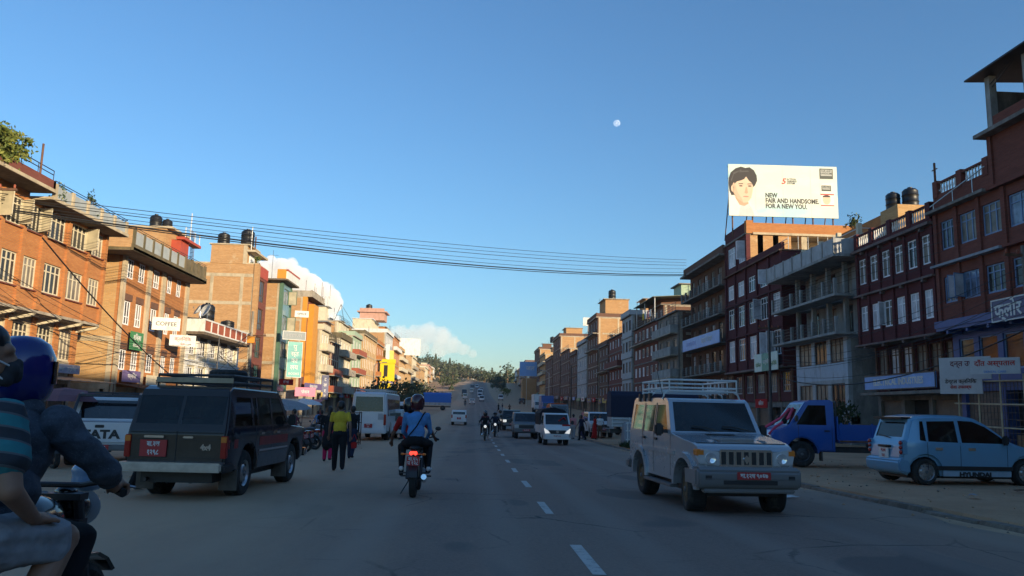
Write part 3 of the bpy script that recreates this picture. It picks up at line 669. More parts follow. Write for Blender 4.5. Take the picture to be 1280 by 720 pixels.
    for i in range(4): b.floor(3.2+i*3.0, 3.0, 0, 'brick_brown', 'brick_lit', spans=[(102.5, 104.0), (108.0, 110.2)], sill=.5, head=2.6, frame='frame_brown', style='three', panes=('pane', 'pane_blue'), depth=9)
    b.w(104.6, 107.6, -.2, .75, 3.6, 14.6, 'paint_orange'); b.w(101.95, 102.5, -.2, .35, 5, 15.2, 'paint_orange')
    b.side_frame([3.2, 6.2, 9.2, 12.2, 15.2], [-.3, -3.2, -6.1, -8.7], depth=9)
    b.slab(15.2, 1.0, .3, 'concrete', depth=8.9, under='slab_under'); b.parapet(15.5, .5, .9, 'concrete')
    b.part('reinforcement', ['rust'], lambda mb: [mb.cyl(b.pt(102.4+k*1.3, -1.2*k % 3, 15.5), b.pt(102.4+k*1.3, -1.2*k % 3, 17.4), .03, n=4) for k in range(6)])
    b.done()
    sign('teal_banner', 'tall teal vertical board with white lettering hung on the green clad house', -20.2, 90.4, 6.5, 1.7, 4.0, R(30), 'sign_teal', (('पु', .7, 0, 1.35, 'plaster_white'), ('स्त', .7, 0, .6, 'plaster_white'), ('का', .7, 0, -.15, 'plaster_white'), ('लय', .7, 0, -.9, 'plaster_white'), ('BOOKS', .36, 0, -1.6, 'plaster_white')), border='plaster_white')
    sign('slate_sign', 'slate coloured tilted board just above the teal banner', -20.2, 89.6, 9.1, 2.6, .95, R(30), 'sign_slate', (('INSTITUTE', .38, 0, 0, 'plaster_grey'),), border='plaster_white')
    sign('white_sign', 'small white board on a bracket between green clad and orange strip houses', -20.6, 94.5, 12.1, 1.6, .75, R(15), 'plaster_white', (('OFFICE', .32, 0, 0, 'sign_ink'),))
    sign('red_sign', 'small red board with white lettering below the teal banner', -20.4, 88.0, 3.9, 1.5, .65, R(20), 'cloth_red', (('EYE', .36, 0, 0, 'plaster_white'),))
    sign('pink_sign', 'pink and white shop board under the orange strip house', -21.0, 101.0, 3.1, 2.6, 1.1, R(30), 'sign_pink', (('फेसन', .5, 0, 0, 'plaster_white'),))
    sign('navy_sign', 'navy vertical board with white characters beside the cream house', -20.8, 113.0, 4.0, .95, 3.4, R(20), 'sign_navy', (('ट', .6, 0, 1.1, 'plaster_white'), ('ल', .6, 0, .3, 'plaster_white'), ('र', .6, 0, -.5, 'plaster_white'), ('स', .5, 0, -1.2, 'plaster_white')))
    sign('purple_awning_sign', 'purple board along the first floor of the orange strip house', -21.0, 106.0, 3.9, 6.0, .8, R(80), 'sign_purple', (('मोबाइल सेन्टर', .5, 0, 0, 'plaster_white'),))

def generic(name, label, side, xf, y0, y1, h, storeys, facade, gable, frame='frame_white', n=None, ww=1.1, style='two', panes=('pane', 'pane_curtain'), out=.7, bal=(), balk='solid', balm='concrete', top=None, topm=None, band='concrete', depth=10, frame_m='concrete_lit', gcols=True, pil=None, roof='parapet', group=None, shop='concrete_dark', bald=.9, spans=None, cat='building'):
    b = Bld(name, label, side, xf, y0, y1, None, cat, group)
    n = n or max(1, int((y1-y0)/2.4)); ns = max(1, min(6, int((y1-y0)/3.2)))
    g = 3.0; fh = (h-g)/max(1, storeys-1)
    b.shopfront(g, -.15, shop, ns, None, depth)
    for i in range(storeys-1):
        z = g+i*fh
        b.floor(z, fh, out, facade, gable, n=n, ww=ww, sill=fh*.31, head=fh*.82, frame=frame, style=style, panes=panes, depth=depth, pil=pil)
        b.w(y0-.05, y1+.05, out+.1, out-.2, z-.08, z+.08, band)
        if i in bal: b.balcony(z, y0+.15, y1-.15, bald, out, balk, .9, balm)
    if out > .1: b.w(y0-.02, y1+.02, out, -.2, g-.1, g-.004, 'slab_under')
    if gcols: b.side_frame([g+i*fh for i in range(storeys)], [out-.35, -depth*.33, -depth*.66, -depth+.3], frame_m, depth)
    b.slab(h, out+.35, .16, band, depth=depth-.1, under='slab_under')
    if roof == 'parapet': b.parapet(h+.16, .7, out+.25, topm or facade)
    elif roof == 'rail':
        b.part('railing', ['steel_dark'], lambda mb: [mb.cyl(b.pt(y0+.1, out+.25, h+.16+k*.3), b.pt(y1-.1, out+.25, h+.16+k*.3), .025, n=4) for k in (1, 2, 3)] + [mb.cyl(b.pt(y, out+.25, h+.16), b.pt(y, out+.25, h+1.1), .03, n=4) for y in np.arange(y0+.1, y1, 1.6)])
    if top:
        ya, yb, oa, th, tm = top
        b.part('stair_room', [tm, band], lambda mb: (b.bx(mb, ya, yb, oa, oa-4.5, h+.16, h+th, 0), b.bx(mb, ya-.3, yb+.3, oa+.4, oa-4.7, h+th, h+th+.15, 1)))
    rq = random.Random(int(y0*7+h*3))
    if group is None and not top and rq.random() < .8:
        ya = y0+rq.uniform(.05, .4)*(y1-y0); yb = ya+min(y1-ya-.2, rq.uniform(2.5, 5)); oa = -rq.uniform(.6, 3); th = rq.uniform(1.6, 2.9); tm = rq.choice(('brick_lit', 'brick_ochre', 'concrete', 'plaster_cream', 'rust'))
        b.part('roof_shed', [tm, 'steel'], lambda mb: (b.bx(mb, ya, yb, oa, oa-rq.uniform(2.5, 4), h+.16, h+th, 0), b.bx(mb, ya-.3, yb+.3, oa+.5, oa-4.2, h+th, h+th+.08, 1)))
    for q in range(rq.randint(0, 3)):
        yy, oo, hh = rq.uniform(y0+.5, y1-.5), -rq.uniform(.3, 4), rq.uniform(1.8, 4.5)
        b.part('roof_aerial', ['steel_dark'], lambda mb: (mb.cyl(b.pt(yy, oo, h+.1), b.pt(yy, oo, h+hh), .035, n=4), mb.cyl(b.pt(yy-.5, oo, h+hh-.3), b.pt(yy+.5, oo, h+hh-.3), .02, n=4), mb.cyl(b.pt(yy-.35, oo, h+hh-.7), b.pt(yy+.35, oo, h+hh-.7), .02, n=4)))
    if group is None and name != 'far_house' and rq.random() < .55: water_tank(xf+side*rq.uniform(2, 5), y1-1.2, b.zb+h+.2, rq.choice(('plain', 'ribbed', 'dusty', 'squat'))+' black tank at the far roof corner of the '+name.replace('_', ' ')+(' near the hill' if name == 'far_house' else ''), .6, 1.5)
    if group is None and y0 < 330:
        rr = random.Random(int(y0*3)); k = 1 if y1-y0 < 9 else 2; L = (y1-y0)/k
        for q in range(k):
            cn, cm, ink = rr.choice((('blue', 'sign_blue', 'plaster_white'), ('red', 'cloth_red', 'plaster_white'), ('green', 'sign_green', 'plaster_white'), ('white', 'board_pale', 'cloth_red'), ('yellow', 'plaster_yellow', 'sign_ink'), ('navy', 'sign_navy', 'paint_yellow')))
            sign('shop_board', cn+' shop board '+('at the near end' if q == 0 else 'at the far end')+' of the '+name.replace('_', ' ')+' ground floor', xf-side*(out+.25), y0+L*(q+.5), b.zb+g-.25, L*rr.uniform(.5, .85), rr.uniform(.6, 1.0), R(90 if side < 0 else -90), cm, ((rr.choice(('मिष्ठान्न', 'कपडा पसल', 'हार्डवेयर', 'मोबाइल', 'फेन्सी स्टोर', 'ट्रेडर्स')), .5, 0, 0, ink),))
    b.done(); return b
def left_far():
    G = generic
    b = G('cream_house', 'narrow cream house with white balconies beside the orange strip house', -1, -22, 111.0, 116.6, 11.6, 4, 'plaster_cream', 'brick_lit', n=3, ww=.9, bal=(1, 2), balm='plaster_cream', balk='solid', shop='plaster_cream')
    G('brown_house', 'brown brick house with red brown balcony panels', -1, -22, 117.0, 125.6, 10.4, 4, 'brick_brown', 'brick_ochre', n=5, ww=.7, frame='frame_brown', bal=(0, 1), balm='paint_redpanel', pil='concrete_lit', roof='rail')
    G('mossy_house', 'ochre house with stained mossy roof slab and small balconies', -1, -22, 126.0, 137.5, 11.6, 4, 'plaster_cream', 'mossy', n=4, bal=(0, 1, 2), balm='concrete', bald=1.1, topm='mossy', band='mossy')
    b = G('gabled_brick_house', 'tall brick house with sloping roofline and rooftop antennas', -1, -24.5, 138.0, 150.0, 15.2, 5, 'plaster_cream', 'brick_lit', n=4, bal=(2, 3), balm='paint_redpanel', frame='frame_white', roof='rail', bald=1.3)
    t = thing('antenna_mast', 'white panel antenna mast on the sloping brick roof', 'antenna', (-26.8, 141, b.zb+15.3))
    for k in range(3):
        mb = MB(); mb.box(-.18+k*.55-.5, .18+k*.55-.5, -.1, .1, 1.2, 4.6); mb.build('panel_antenna', 'rail_white', t, bevel=.03)
    mb = MB(); mb.cyl((0,0,0), (0,0,4.5), .07); mb.box(-1, 1, -.4, .4, 0, .7); mb.tube([(-.6,0,1.5), (.7,0,1.5)], .04); mb.build('mast', 'steel', t)
    t = thing('lattice_frame', 'thin dark lattice frame leaning on the brick roof', 'antenna', (-24.3, 143, b.zb+15.2))
    mb = MB(); mb.tube([(-1.3,0,0), (0,0,3.6), (.7,0,.4), (-1.3,0,0)], .05, 4); mb.tube([(0,0,3.6), (2.6,0,-.2)], .04, 4); mb.tube([(-.7,0,1.6), (.5,0,1.4)], .03, 4); mb.build('frame', 'steel_dark', t)
    G('green_front_house', 'pale green house with a dark red canopy balcony', -1, -22, 139.0, 149.5, 12.8, 4, 'plaster_green', 'concrete_lit', n=3, ww=1.5, bal=(0, 1, 2), balm='paint_redpanel', bald=1.2, frame='frame_white')
    G('ochre_block', 'wide ochre block with rows of tall narrow windows and pilasters', -1, -22, 152.0, 172.0, 14.0, 4, 'brick_ochre', 'brick_lit', n=8, ww=1.0, style='two', pil='concrete_lit', topm='mossy', band='concrete_lit')
    G('yellow_board_house', 'brick house behind the bright yellow vertical boards', -1, -22, 173.5, 186.0, 13.5, 4, 'brick_orange', 'brick_lit', n=4, bal=(1, 2), balm='brick_orange')
    b = G('glass_top_house', 'tall pale blue glazed house with white terrace and pink rooftop room', -1, -22, 190.0, 206.0, 17.2, 5, 'plaster_grey', 'brick_lit', n=5, ww=2.2, style='two', panes=('pane_blue', 'pane'), topm='plaster_white', band='plaster_white', top=(191, 205, -3, 3.2, 'plaster_cream'))
    mb = MB(); mb.box(-3, 3, -3, 3, 0, 1.9); mb.box(-3.6, 3.6, -3.6, 3.6, 1.9, 2.2); mb.box(-3, 3, -3.3, -3.05, 2.2, 2.9); t = mb.build('rooftop_room', 'plaster_pink', loc=(-25.5, 198, b.zb+20.6)); tag(t, 'pink flat roofed room on top of the tall glazed house', 'rooftop room')
    water_tank(-26.5, 196.5, b.zb+22.8, 'black tank on the pink rooftop room', .8, 1.8)
    G('red_brick_terrace', 'red brown terrace with stacked rooftop clutter after the glazed house', -1, -22, 208.0, 224.0, 17.5, 5, 'brick_orange', 'brick_lit', n=5, bal=(1, 3), balm='plaster_white', top=(210, 218, -2, 2.6, 'brick_orange'), roof='rail')
    G('tan_house', 'tan house with cream balconies before the white hoarding', -1, -22, 226.0, 246.0, 15.0, 5, 'brick_ochre', 'brick_lit', n=6, bal=(0, 2, 3), balm='plaster_cream')
    G('peach_house', 'peach brick house with a plain gable far along the lit row', -1, -22, 248.0, 270.0, 15.2, 5, 'brick_ochre', 'brick_ochre', n=6, bal=(2,), balm='concrete_lit')
    G('cream_corner_house', 'cream corner house with red edge sign far along the lit row', -1, -22, 274.0, 292.0, 14.0, 4, 'plaster_cream', 'brick_ochre', n=5, bal=(1, 2))
    G('stepped_house', 'stepped brick house with open terraces near the end of the lit row', -1, -23, 298.0, 320.0, 12.5, 4, 'brick_ochre', 'brick_lit', n=5, bal=(0, 1), top=(302, 312, -2, 2.5, 'plaster_white'))
    G('small_brick_house', 'small brick house just below the wooded hill', -1, -24, 326.0, 346.0, 11.0, 3, 'brick_lit', 'brick_ochre', n=5)
    G('end_house', 'pale brick house with one balcony row towards the trees', -1, -24, 350.0, 374.0, 10.5, 3, 'brick_ochre', 'brick_ochre', n=6, bal=(0,))
    for k, (ya, yb, h, fm, lb) in enumerate(((376, 398, 11, 'plaster_cream', 'cream house after the last balcony row of the lit side'), (400, 424, 10, 'brick_lit', 'brick house next to the cream one near the hill foot'), (426, 450, 11, 'plaster_pink', 'pink house at the hill foot on the lit side'), (454, 480, 9.5, 'brick_ochre', 'ochre house at the very end of the lit side'), (484, 512, 9, 'plaster_white', 'white house where the lit row meets the woods'))):
        G('far_house', lb, -1, -24-k*.6, ya, yb, h, 3, fm, 'brick_ochre', n=6, bal=(k % 2,))
    # yellow boards
    t = thing('yellow_board', 'bright yellow two-part vertical shop board on the brick house', 'sign', (-20.6, 176.5, gz(176)))
    for z0, z1, x1 in ((5.6, 10.4, 3.0), (2.2, 5.2, 2.2)):
        mb = MB(); mb.box(-.2, x1, 0, .5, z0, z1); mb.box(-.35, x1+.15, -.15, .65, z1-.9, z1); q = mb.build('panel', 'paint_yellow', t, bevel=.05)
        mb = MB(); mb.box(.7, 1.5, -.05, .04, z0+1.0, z1-1.3); mb.build('letter_block', 'sign_ink', q)
    sign('yellow_disc_sign', 'pale yellow round topped sign by the glazed house', -20.5, 188, 13.6, 3.0, 2.2, R(20), 'plaster_yellow')
    sign('white_hoarding', 'blank white hoarding above the tan houses', -22, 240, 19.6, 11, 5, R(12), 'plaster_white')
    sign('purple_vertical_sign', 'dark purple vertical board below the glazed house', -20, 190, 8.2, 1.6, 6.5, R(15), 'sign_purple', (('बैंक', .9, 0, 1.8, 'plaster_white'),))
    sign('white_post_sign', 'white vertical post board before the glazed house', -20.4, 187, 11.5, .9, 9, R(10), 'plaster_white')
for n, c in dict(board_pale=(.55, .54, .52), glass_panel=(.36, .38, .37), sign_bluegrey=(.25, .28, .38), sign_green=(.05, .22, .08), sign_purple=(.16, .12, .26), sign_teal=(.05, .33, .32), sign_slate=(.10, .14, .17), sign_pink=(.55, .10, .22), sign_navy=(.05, .06, .16), sign_ink=(.02, .02, .025), cloth_pinkred=(.50, .16, .13), sign_blue=(.11, .26, .62)).items(): mat(n, c, .45, var=.15)
left_near(); left_far()
# ---------------------------------------------------------------- right row (in shade)
def right_near():
    # big brown brick block at the near end, blue painted first floor, tin roof on the tall part
    b = Bld('brown_brick_block', 'brown brick block with blue painted lower floor and a dark tin roof shelter', 1, 24, 14, 39.9, 0)
    b.shopfront(3.3, -.9, 'paint_blue', 8, 'ossosoos', depth=10)
    sp_low = [(38.2, 39.4), (36.4, 37.8), (34.6, 36.0)]; more = [(31.9, 34.1), (28.8, 31.2), (25.8, 28.2), (22.8, 25.2), (19.8, 22.2), (16.8, 19.2)]
    sp = sorted(sp_low+more)
    b.floor(3.3, 2.6, -.6, 'paint_blue', 'brick_brown', spans=sp, sill=.5, head=2.2, frame='frame_blue', style='one', panes=('pane',))
    b.w(14, 39.9, .25, -.6, 5.9, 6.05, 'paint_blue'); b.w(14, 39.95, .3, .12, 6.05, 6.4, 'paint_blue')
    for y in np.arange(15, 40, 1.6): b.part('bracket', ['paint_blue'], lambda mb: b.bx(mb, y-.08, y+.08, -.55, .22, 5.72, 5.898))
    kw = dict(frame='frame_blue', panes=('pane_blue', 'pane', 'pane_curtain'), pil='brick_brown', pil_w=.28, pil_d=.1)
    b.floor(6.41, 2.79, 0, 'brick_brown', spans=sp, sill=.9, head=2.25, style='trans3', opens=((8, -1), (7, 1)), **kw)
    b.w(34.4, 39.9, .38, -.1, 9.2, 9.32, 'paint_skyblue_grey'); b.w(14, 34.3, .3, -.1, 9.2, 9.32, 'brick_brown')
    b.floor(9.33, 2.75, 0, 'brick_brown', spans=sp, sill=.75, head=2.25, style='trans3', **kw)
    b.w(35.2, 39.95, .45, -9.9, 12.08, 12.22, 'concrete_dark'); b.w(14, 35.15, .3, -9.9, 12.08, 12.22, 'brick_brown')
    b.w(35.2, 39.9, -.2, .0, 12.22, 12.95, 'brick_brown')
    b.balusters(12.95, 35.3, 39.85, .0, .8, 'brick_brown', 'plaster_white', 2)
    b.part('handrail', ['steel'], lambda mb: (mb.cyl(b.pt(35.2, .25, 13.3), b.pt(39.8, .25, 12.5), .03), [mb.cyl(b.pt(y, .25, 12.1), b.pt(y, .25, 13.3-(y-35.2)*.174), .02, n=5) for y in (36.2, 37.8, 39.5)]))
    b.floor(12.23, 2.45, 0, 'brick_brown', spans=more, ya=14, yb=35.15, sill=.45, head=1.95, style='trans2', **kw)
    b.w(13.9, 35.45, .55, -9.9, 14.68, 14.86, 'concrete_dark')
    b.w(14, 35.1, -.2, .0, 14.86, 15.6, 'brick_brown')
    b.w(34.95, 35.12, -.02, -9.0, 14.87, 16.95, 'concrete_dark')
    for y in (34.9, 32.3, 29.6, 26.5, 23): b.part('column', ['concrete_grey'], lambda mb: b.bx(mb, y-.17, y+.17, -.3, .04, 14.87, 17.62))
    b.part('back_wall', ['concrete_dark'], lambda mb: b.bx(mb, 14, 35.0, -4.6, -4.4, 14.87, 17.2))
    b.part('roof_sheet', ['tin_dark'], lambda mb: mb.hexa([b.pt(13, -9, 18.0), b.pt(35.6, -9, 18.0), b.pt(35.6, .7, 17.62), b.pt(13, .7, 17.62), b.pt(13, -9, 18.08), b.pt(35.6, -9, 18.08), b.pt(35.6, .7, 17.7), b.pt(13, .7, 17.7)]))
    b.part('strut', ['steel_dark'], lambda mb: (mb.cyl(b.pt(35.0, .0, 17.0), b.pt(35.0, .0, 17.64), .04), mb.cyl(b.pt(35.0, .0, 17.1), b.pt(33.4, .0, 17.64), .025), mb.cyl(b.pt(34.6, .0, 17.0), b.pt(33.0, .0, 17.64), .025)))
    # security grille and poles before the ground floor
    def gr(mb):
        for k in range(26): mb.cyl(b.pt(32.0+k*.25, -.45, .2), b.pt(32.0+k*.25, -.45, 3.2), .014, n=4)
        for k in range(10): mb.cyl(b.pt(32.0, -.45, .3+k*.3), b.pt(38.25, -.45, .3+k*.3), .014, n=4)
    b.part('grille', ['steel_dark'], gr)
    b.done()
    sign('blue_name_board', 'dark blue board with large white characters on the brown brick block', 23.55, 33.4, 6.35, 3.4, 1.0, R(-90), 'sign_navy', (('फ्लोर', .85, -.6, -.05, 'plaster_white', 1, .02),), border='plaster_white')
    sign('clinic_sign', 'white projecting board with red characters beside the blue painted floor', 21.9, 32.7, 3.72, 1.9, .68, R(-50), 'board_grey', (('दाँत अस्पताल', .30, 0, .1, 'cloth_red'), ('DENTAL CARE', .13, 0, -.25, 'sign_blue')))
    sign('clinic_sign', 'white board with dark red characters mounted behind the longer clinic board', 22.1, 35.1, 3.75, 2.3, 1.0, R(-60), 'board_grey', (('दन्त उपचार', .34, .1, .2, 'cloth_maroon'),))
    sign('clinic_sign', 'small white board with an arrow below the two clinic boards', 22.0, 35.3, 2.95, 1.9, .7, R(-60), 'board_grey', (('डेन्टल क्लिनिक', .24, 0, .2, 'sign_ink'), ('सेवा उपलब्ध', .2, 0, -.05, 'cloth_red')))
    t = thing('scaffold_frame', 'thin bamboo scaffold poles standing before the brown block', 'scaffold', (22.6, 34, .1))
    for i in range(4):
        mb = MB(); mb.cyl((0, -2+i*1.5, 0), (.1, -2+i*1.5+.1, 3.3+.3*(i % 2)), .045, .035, 6); mb.build('upright', 'wood_pale', t)
    for z in (1.0, 2.0, 3.0):
        mb = MB(); mb.cyl((.07, -2.3, z), (.07, 2.9, z+.1), .035, n=6); mb.build('ledger', 'wood_pale', t)

    # maroon brick house with white windows
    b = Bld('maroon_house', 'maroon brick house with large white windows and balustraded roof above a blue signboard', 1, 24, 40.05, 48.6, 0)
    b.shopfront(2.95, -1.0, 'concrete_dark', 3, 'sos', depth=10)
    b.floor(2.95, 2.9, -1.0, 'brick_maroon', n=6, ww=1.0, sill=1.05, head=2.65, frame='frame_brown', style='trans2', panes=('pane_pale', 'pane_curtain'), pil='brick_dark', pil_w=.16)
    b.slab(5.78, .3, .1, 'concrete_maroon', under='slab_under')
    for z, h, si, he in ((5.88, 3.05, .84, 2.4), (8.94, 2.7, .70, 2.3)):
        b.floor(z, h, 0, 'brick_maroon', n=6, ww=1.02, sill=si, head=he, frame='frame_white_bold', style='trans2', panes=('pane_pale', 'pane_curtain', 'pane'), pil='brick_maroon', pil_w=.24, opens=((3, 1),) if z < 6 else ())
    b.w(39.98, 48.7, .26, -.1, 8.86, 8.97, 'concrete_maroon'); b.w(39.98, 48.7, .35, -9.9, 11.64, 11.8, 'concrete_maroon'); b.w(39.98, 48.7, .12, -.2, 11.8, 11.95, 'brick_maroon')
    for z in (5.62, 8.7, 11.46):
        for y in (41.0, 43.2, 45.4, 47.6): b.part('bracket', ['concrete_maroon'], lambda mb: b.bx(mb, y-.1, y+.1, -.05, .24, z, z+.155))
    b.balusters(11.95, 40.1, 48.6, .1, .85, 'brick_maroon', 'plaster_white', 4)
    b.part('canopy', ['concrete_dark'], lambda mb: b.bx(mb, 39.6, 48.4, -1.0, .25, 2.78, 2.95))
    b.done()
    sign('blue_sign', 'long sky blue shop board under the maroon house windows', 23.85, 44.2, 3.5, 7.6, .85, R(-90), 'sign_sky', (('ELECTRICAL INDUSTRIES', .52, 0, 0, 'plaster_white', .92, .02),), border='steel_dark')
    for i, (y, l) in enumerate(((44.0, 'white painted bench before the closed shutters'), (42.2, 'tilted white stall counter before the closed shutters'))):
        t = thing('bench', l, 'bench', (22.4, y, gz(y)+.18), R(6*i))
        mb = MB(); mb.box(-.25, .25, -.9, .9, .42, .48); mb.build('seat', 'plaster_white', t); mb = MB(); mb.box(.22, .27, -.9, .9, .55, .95); mb.build('backrest', 'plaster_white', t)
        for yy in (-.8, .8):
            mb = MB(); mb.box(-.2, .24, yy-.03, yy+.03, 0, .42); mb.build('leg', 'steel_dark', t)

    # grey concrete house with open galleries
    b = Bld('grey_gallery_house', 'grey concrete house with open post-and-rail galleries and a roof terrace', 1, 24, 50.4, 58.6, 0)
    b.shopfront(1.5, -.1, 'concrete_grey', 3, 'oso', depth=9)
    sp = [(50.9, 52.9), (53.4, 55.4), (55.9, 58.1)]
    b.floor(1.5, 2.4, 0, 'plaster_grey', 'concrete_grey', spans=sp, sill=.45, head=2.15, frame='frame_brown', style='three', panes=('pane_curtain', 'pane'), depth=9)
    b.floor(3.9, 2.78, 0, 'plaster_bluewhite', 'concrete_grey', spans=sp, sill=1.12, head=2.74, frame='frame_brown', style='trans3', panes=('pane_curtain', 'pane'), depth=9)
    for z in (6.84, 9.3):
        b.floor(z, 2.3, -.9, 'concrete_grey', 'concrete_grey', spans=[(51.2, 52.6), (53.6, 55.0), (56.4, 57.8)], sill=.15, head=2.1, frame='frame_brown', style='trans2', panes=('pane', 'pane_curtain'), depth=9)
        b.balcony(z-.16, 49.3, 60.2, 1.25, -.05, 'posts', .98, 'concrete_grey', 'steel_dark', 'concrete_grey', .16)
        for y in (50.6, 53.1, 55.6, 58.3): b.part('column', ['concrete_grey'], lambda mb: b.bx(mb, y-.14, y+.14, -.3, -.02, z, z+2.3))
    b.w(50.4, 58.6, -.3, -8.9, 6.7, 6.84, 'concrete_grey'); b.w(50.4, 58.6, -.3, -8.9, 9.14, 9.3, 'concrete_grey')
    tb = b.part('balcony', ['concrete_grey'], lambda mb: b.bx(mb, 48.9, 60.6, 1.35, -8.9, 11.62, 11.8))
    ys = np.linspace(48.9, 60.6, 8)
    for a, c in zip(ys, ys[1:]): b.part('panel', ['plaster_grey'], lambda mb: b.bx(mb, a+.08, c-.08, 1.22, 1.32, 11.81, 12.8), parent=tb)
    for y in ys: b.part('post', ['concrete_grey'], lambda mb: b.bx(mb, y-.08, y+.08, 1.2, 1.36, 11.805, 12.85), parent=tb)
    b.part('panel', ['plaster_grey'], lambda mb: b.bx(mb, 48.93, 49.0, -3.4, 1.2, 11.81, 12.8), parent=tb)
    for y, o in ((49.3, -.6), (49.3, -2.6), (49.3, -4.6), (52.2, -.6), (55, -.6), (58, -.6)): b.part('column', ['plaster_cream'], lambda mb: b.bx(mb, y-.14, y+.14, o-.14, o+.14, 11.8, 13.9), parent=tb)
    b.part('railing', ['rail_white'], lambda mb: [mb.cyl(b.pt(49.3, -.6, z), b.pt(49.3, -8, z), .03, n=5) for z in (12.9, 13.25, 13.6)] + [mb.cyl(b.pt(49.3, -.6, z), b.pt(58, -.6, z), .03, n=5) for z in (12.9, 13.25, 13.6)], parent=tb)
    b.part('roof_room', ['brick_orange', 'concrete_lit', 'slab_under'], lambda mb: (b.bx(mb, 50.2, 58.6, -3.3, -9, 13.95, 15.1, 0), b.bx(mb, 50.1, 58.6, -3.2, -9, 13.7, 13.95, 1), b.bx(mb, 50.4, 50.8, -4.6, -5.0, 11.8, 13.7, 1), b.bx(mb, 52.5, 58.5, -4.3, -9, 11.8, 13.7, 2)))
    b.done()
    plant('terrace_plant', 'green shrub in the corner of the grey terrace parapet', 24.2, 57.6, 12.0, 1.6, 1.2, 420, 11, ('leaf_mid', 'leaf_b'), leaf=.11)
    plant('roof_plant', 'spiky plant growing on the orange roof room', 27.9, 56.5, 15.1, 1.1, 1.1, 260, 12, ('leaf_dark', 'leaf_b'), leaf=.12)
    plant('yard_shrub', 'dark shrub growing against the grey gallery house wall', 22.8, 49.2, .1, 2.0, 2.1, 900, 13, ('leaf_dark', 'leaf_mid'), leaf=.12)
    water_tank(27.1, 47.5, 14.5, 'ribbed black water tank with a lit side above the maroon roof', .5, 1.3); water_tank(26.3, 48.1, 14.5, 'dark water tank half hidden beside the ribbed one above the maroon roof', .45, 1.15)
    t = MB(); t.box(-1.0, 1.3, -1.1, 1.0, 0, 2.7); o = t.build('tank_platform', 'brick_ochre', loc=(26.7, 47.6, 11.8)); tag(o, 'pale brick platform carrying the two black tanks', 'tank stand')
    mb = MB(); mb.cyl((0,0,0), (0,0,3.4), .06); mb.box(-.02, .02, -.25, .25, 3.0, 3.05); o = mb.build('roof_pole', 'rust', loc=(24.6, 40.6, 11.8)); tag(o, 'rusty thin pole on the maroon roof by the balustrade', 'pole')

    # purple-brown house carrying the hoarding
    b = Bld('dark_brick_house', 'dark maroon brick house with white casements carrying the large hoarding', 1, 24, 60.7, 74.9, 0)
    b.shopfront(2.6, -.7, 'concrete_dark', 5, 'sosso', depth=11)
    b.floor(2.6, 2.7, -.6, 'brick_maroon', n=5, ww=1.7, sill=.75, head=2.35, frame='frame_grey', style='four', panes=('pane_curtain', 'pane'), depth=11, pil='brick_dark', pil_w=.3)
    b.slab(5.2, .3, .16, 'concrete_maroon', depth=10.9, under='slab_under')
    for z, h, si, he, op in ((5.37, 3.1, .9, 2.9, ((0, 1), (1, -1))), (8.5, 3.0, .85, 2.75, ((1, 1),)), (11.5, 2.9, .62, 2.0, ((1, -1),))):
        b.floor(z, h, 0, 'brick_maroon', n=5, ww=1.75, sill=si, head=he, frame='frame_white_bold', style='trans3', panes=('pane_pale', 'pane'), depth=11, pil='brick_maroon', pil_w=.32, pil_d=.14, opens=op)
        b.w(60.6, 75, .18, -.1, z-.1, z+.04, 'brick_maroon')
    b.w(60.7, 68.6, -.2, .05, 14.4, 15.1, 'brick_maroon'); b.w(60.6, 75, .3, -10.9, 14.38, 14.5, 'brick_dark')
    b.floor(14.5, 3.0, 0, 'brick_maroon', 'brick_lit', ya=68.7, yb=74.9, spans=[(69.3, 71.2), (72.0, 74.2)], sill=.7, head=2.6, frame='frame_white_bold', style='trans3', panes=('pane_pale',), depth=4, pil='brick_maroon', opens=((0, -1),))
    b.w(68.65, 75, .15, -10.9, 17.5, 17.65, 'concrete_dark'); b.w(68.7, 74.9, -.2, .0, 17.65, 18.7, 'brick_maroon')
    p = b.part('penthouse_band', ['brick_orange', 'concrete_lit'], lambda mb: (b.bx(mb, 68.62, 68.9, .02, -12.5, 17.66, 18.55, 0), b.bx(mb, 68.55, 69.1, .1, -.5, 17.55, 18.75, 0), b.bx(mb, 68.5, 69.3, -.5, -12, 17.45, 17.65, 1)))
    for o, mt in ((-1.2, 'concrete_lit'), (-2.6, 'plaster_cream'), (-5.2, 'concrete_lit')): b.part('column', [mt], lambda mb: b.bx(mb, 68.7, 69.1, o-.25, o+.25, 14.5, 17.45))
    b.part('terrace_wall', ['plaster_cream'], lambda mb: b.bx(mb, 71.2, 71.4, -4.02, -10.9, 14.5, 17.48))
    b.part('terrace_railing', ['rail_white'], lambda mb: [mb.cyl(b.pt(61.0, -.6, z), b.pt(68.6, -.6, z), .025, n=5) for z in (15.1, 15.45)] + [mb.cyl(b.pt(60.9, -.6-k*.8, 14.5), b.pt(60.9, -.6-k*.8, 15.6), .025, n=5) for k in range(6)])
    b.done()
    sign('green_white_sign', 'green and white three-part board on the dark brick house', 23.5, 63.6, 5.75, 5.2, 1.45, R(-90), 'plaster_mint', (('मेडिकल', .42, -1.7, -.2, 'sign_green'), ('फार्मेसी', .42, 0, 0, 'plaster_white'), ('क्लिनिक', .42, 1.7, -.2, 'sign_green')))
    mb = MB(); mb.box(-.85, .85, -.006, .0, -.72, .72); mb.build('panel', 'sign_tealgreen', bpy.data.objects['green_white_sign'], loc=(0, -.002, 0))
    sign('red_sign', 'red and yellow shop board at street level of the dark brick house', 22.9, 69.3, 2.45, 4.2, .75, R(-90), 'cloth_red', (('कोल्ड स्टोर', .45, 0, 0, 'paint_yellow'),))
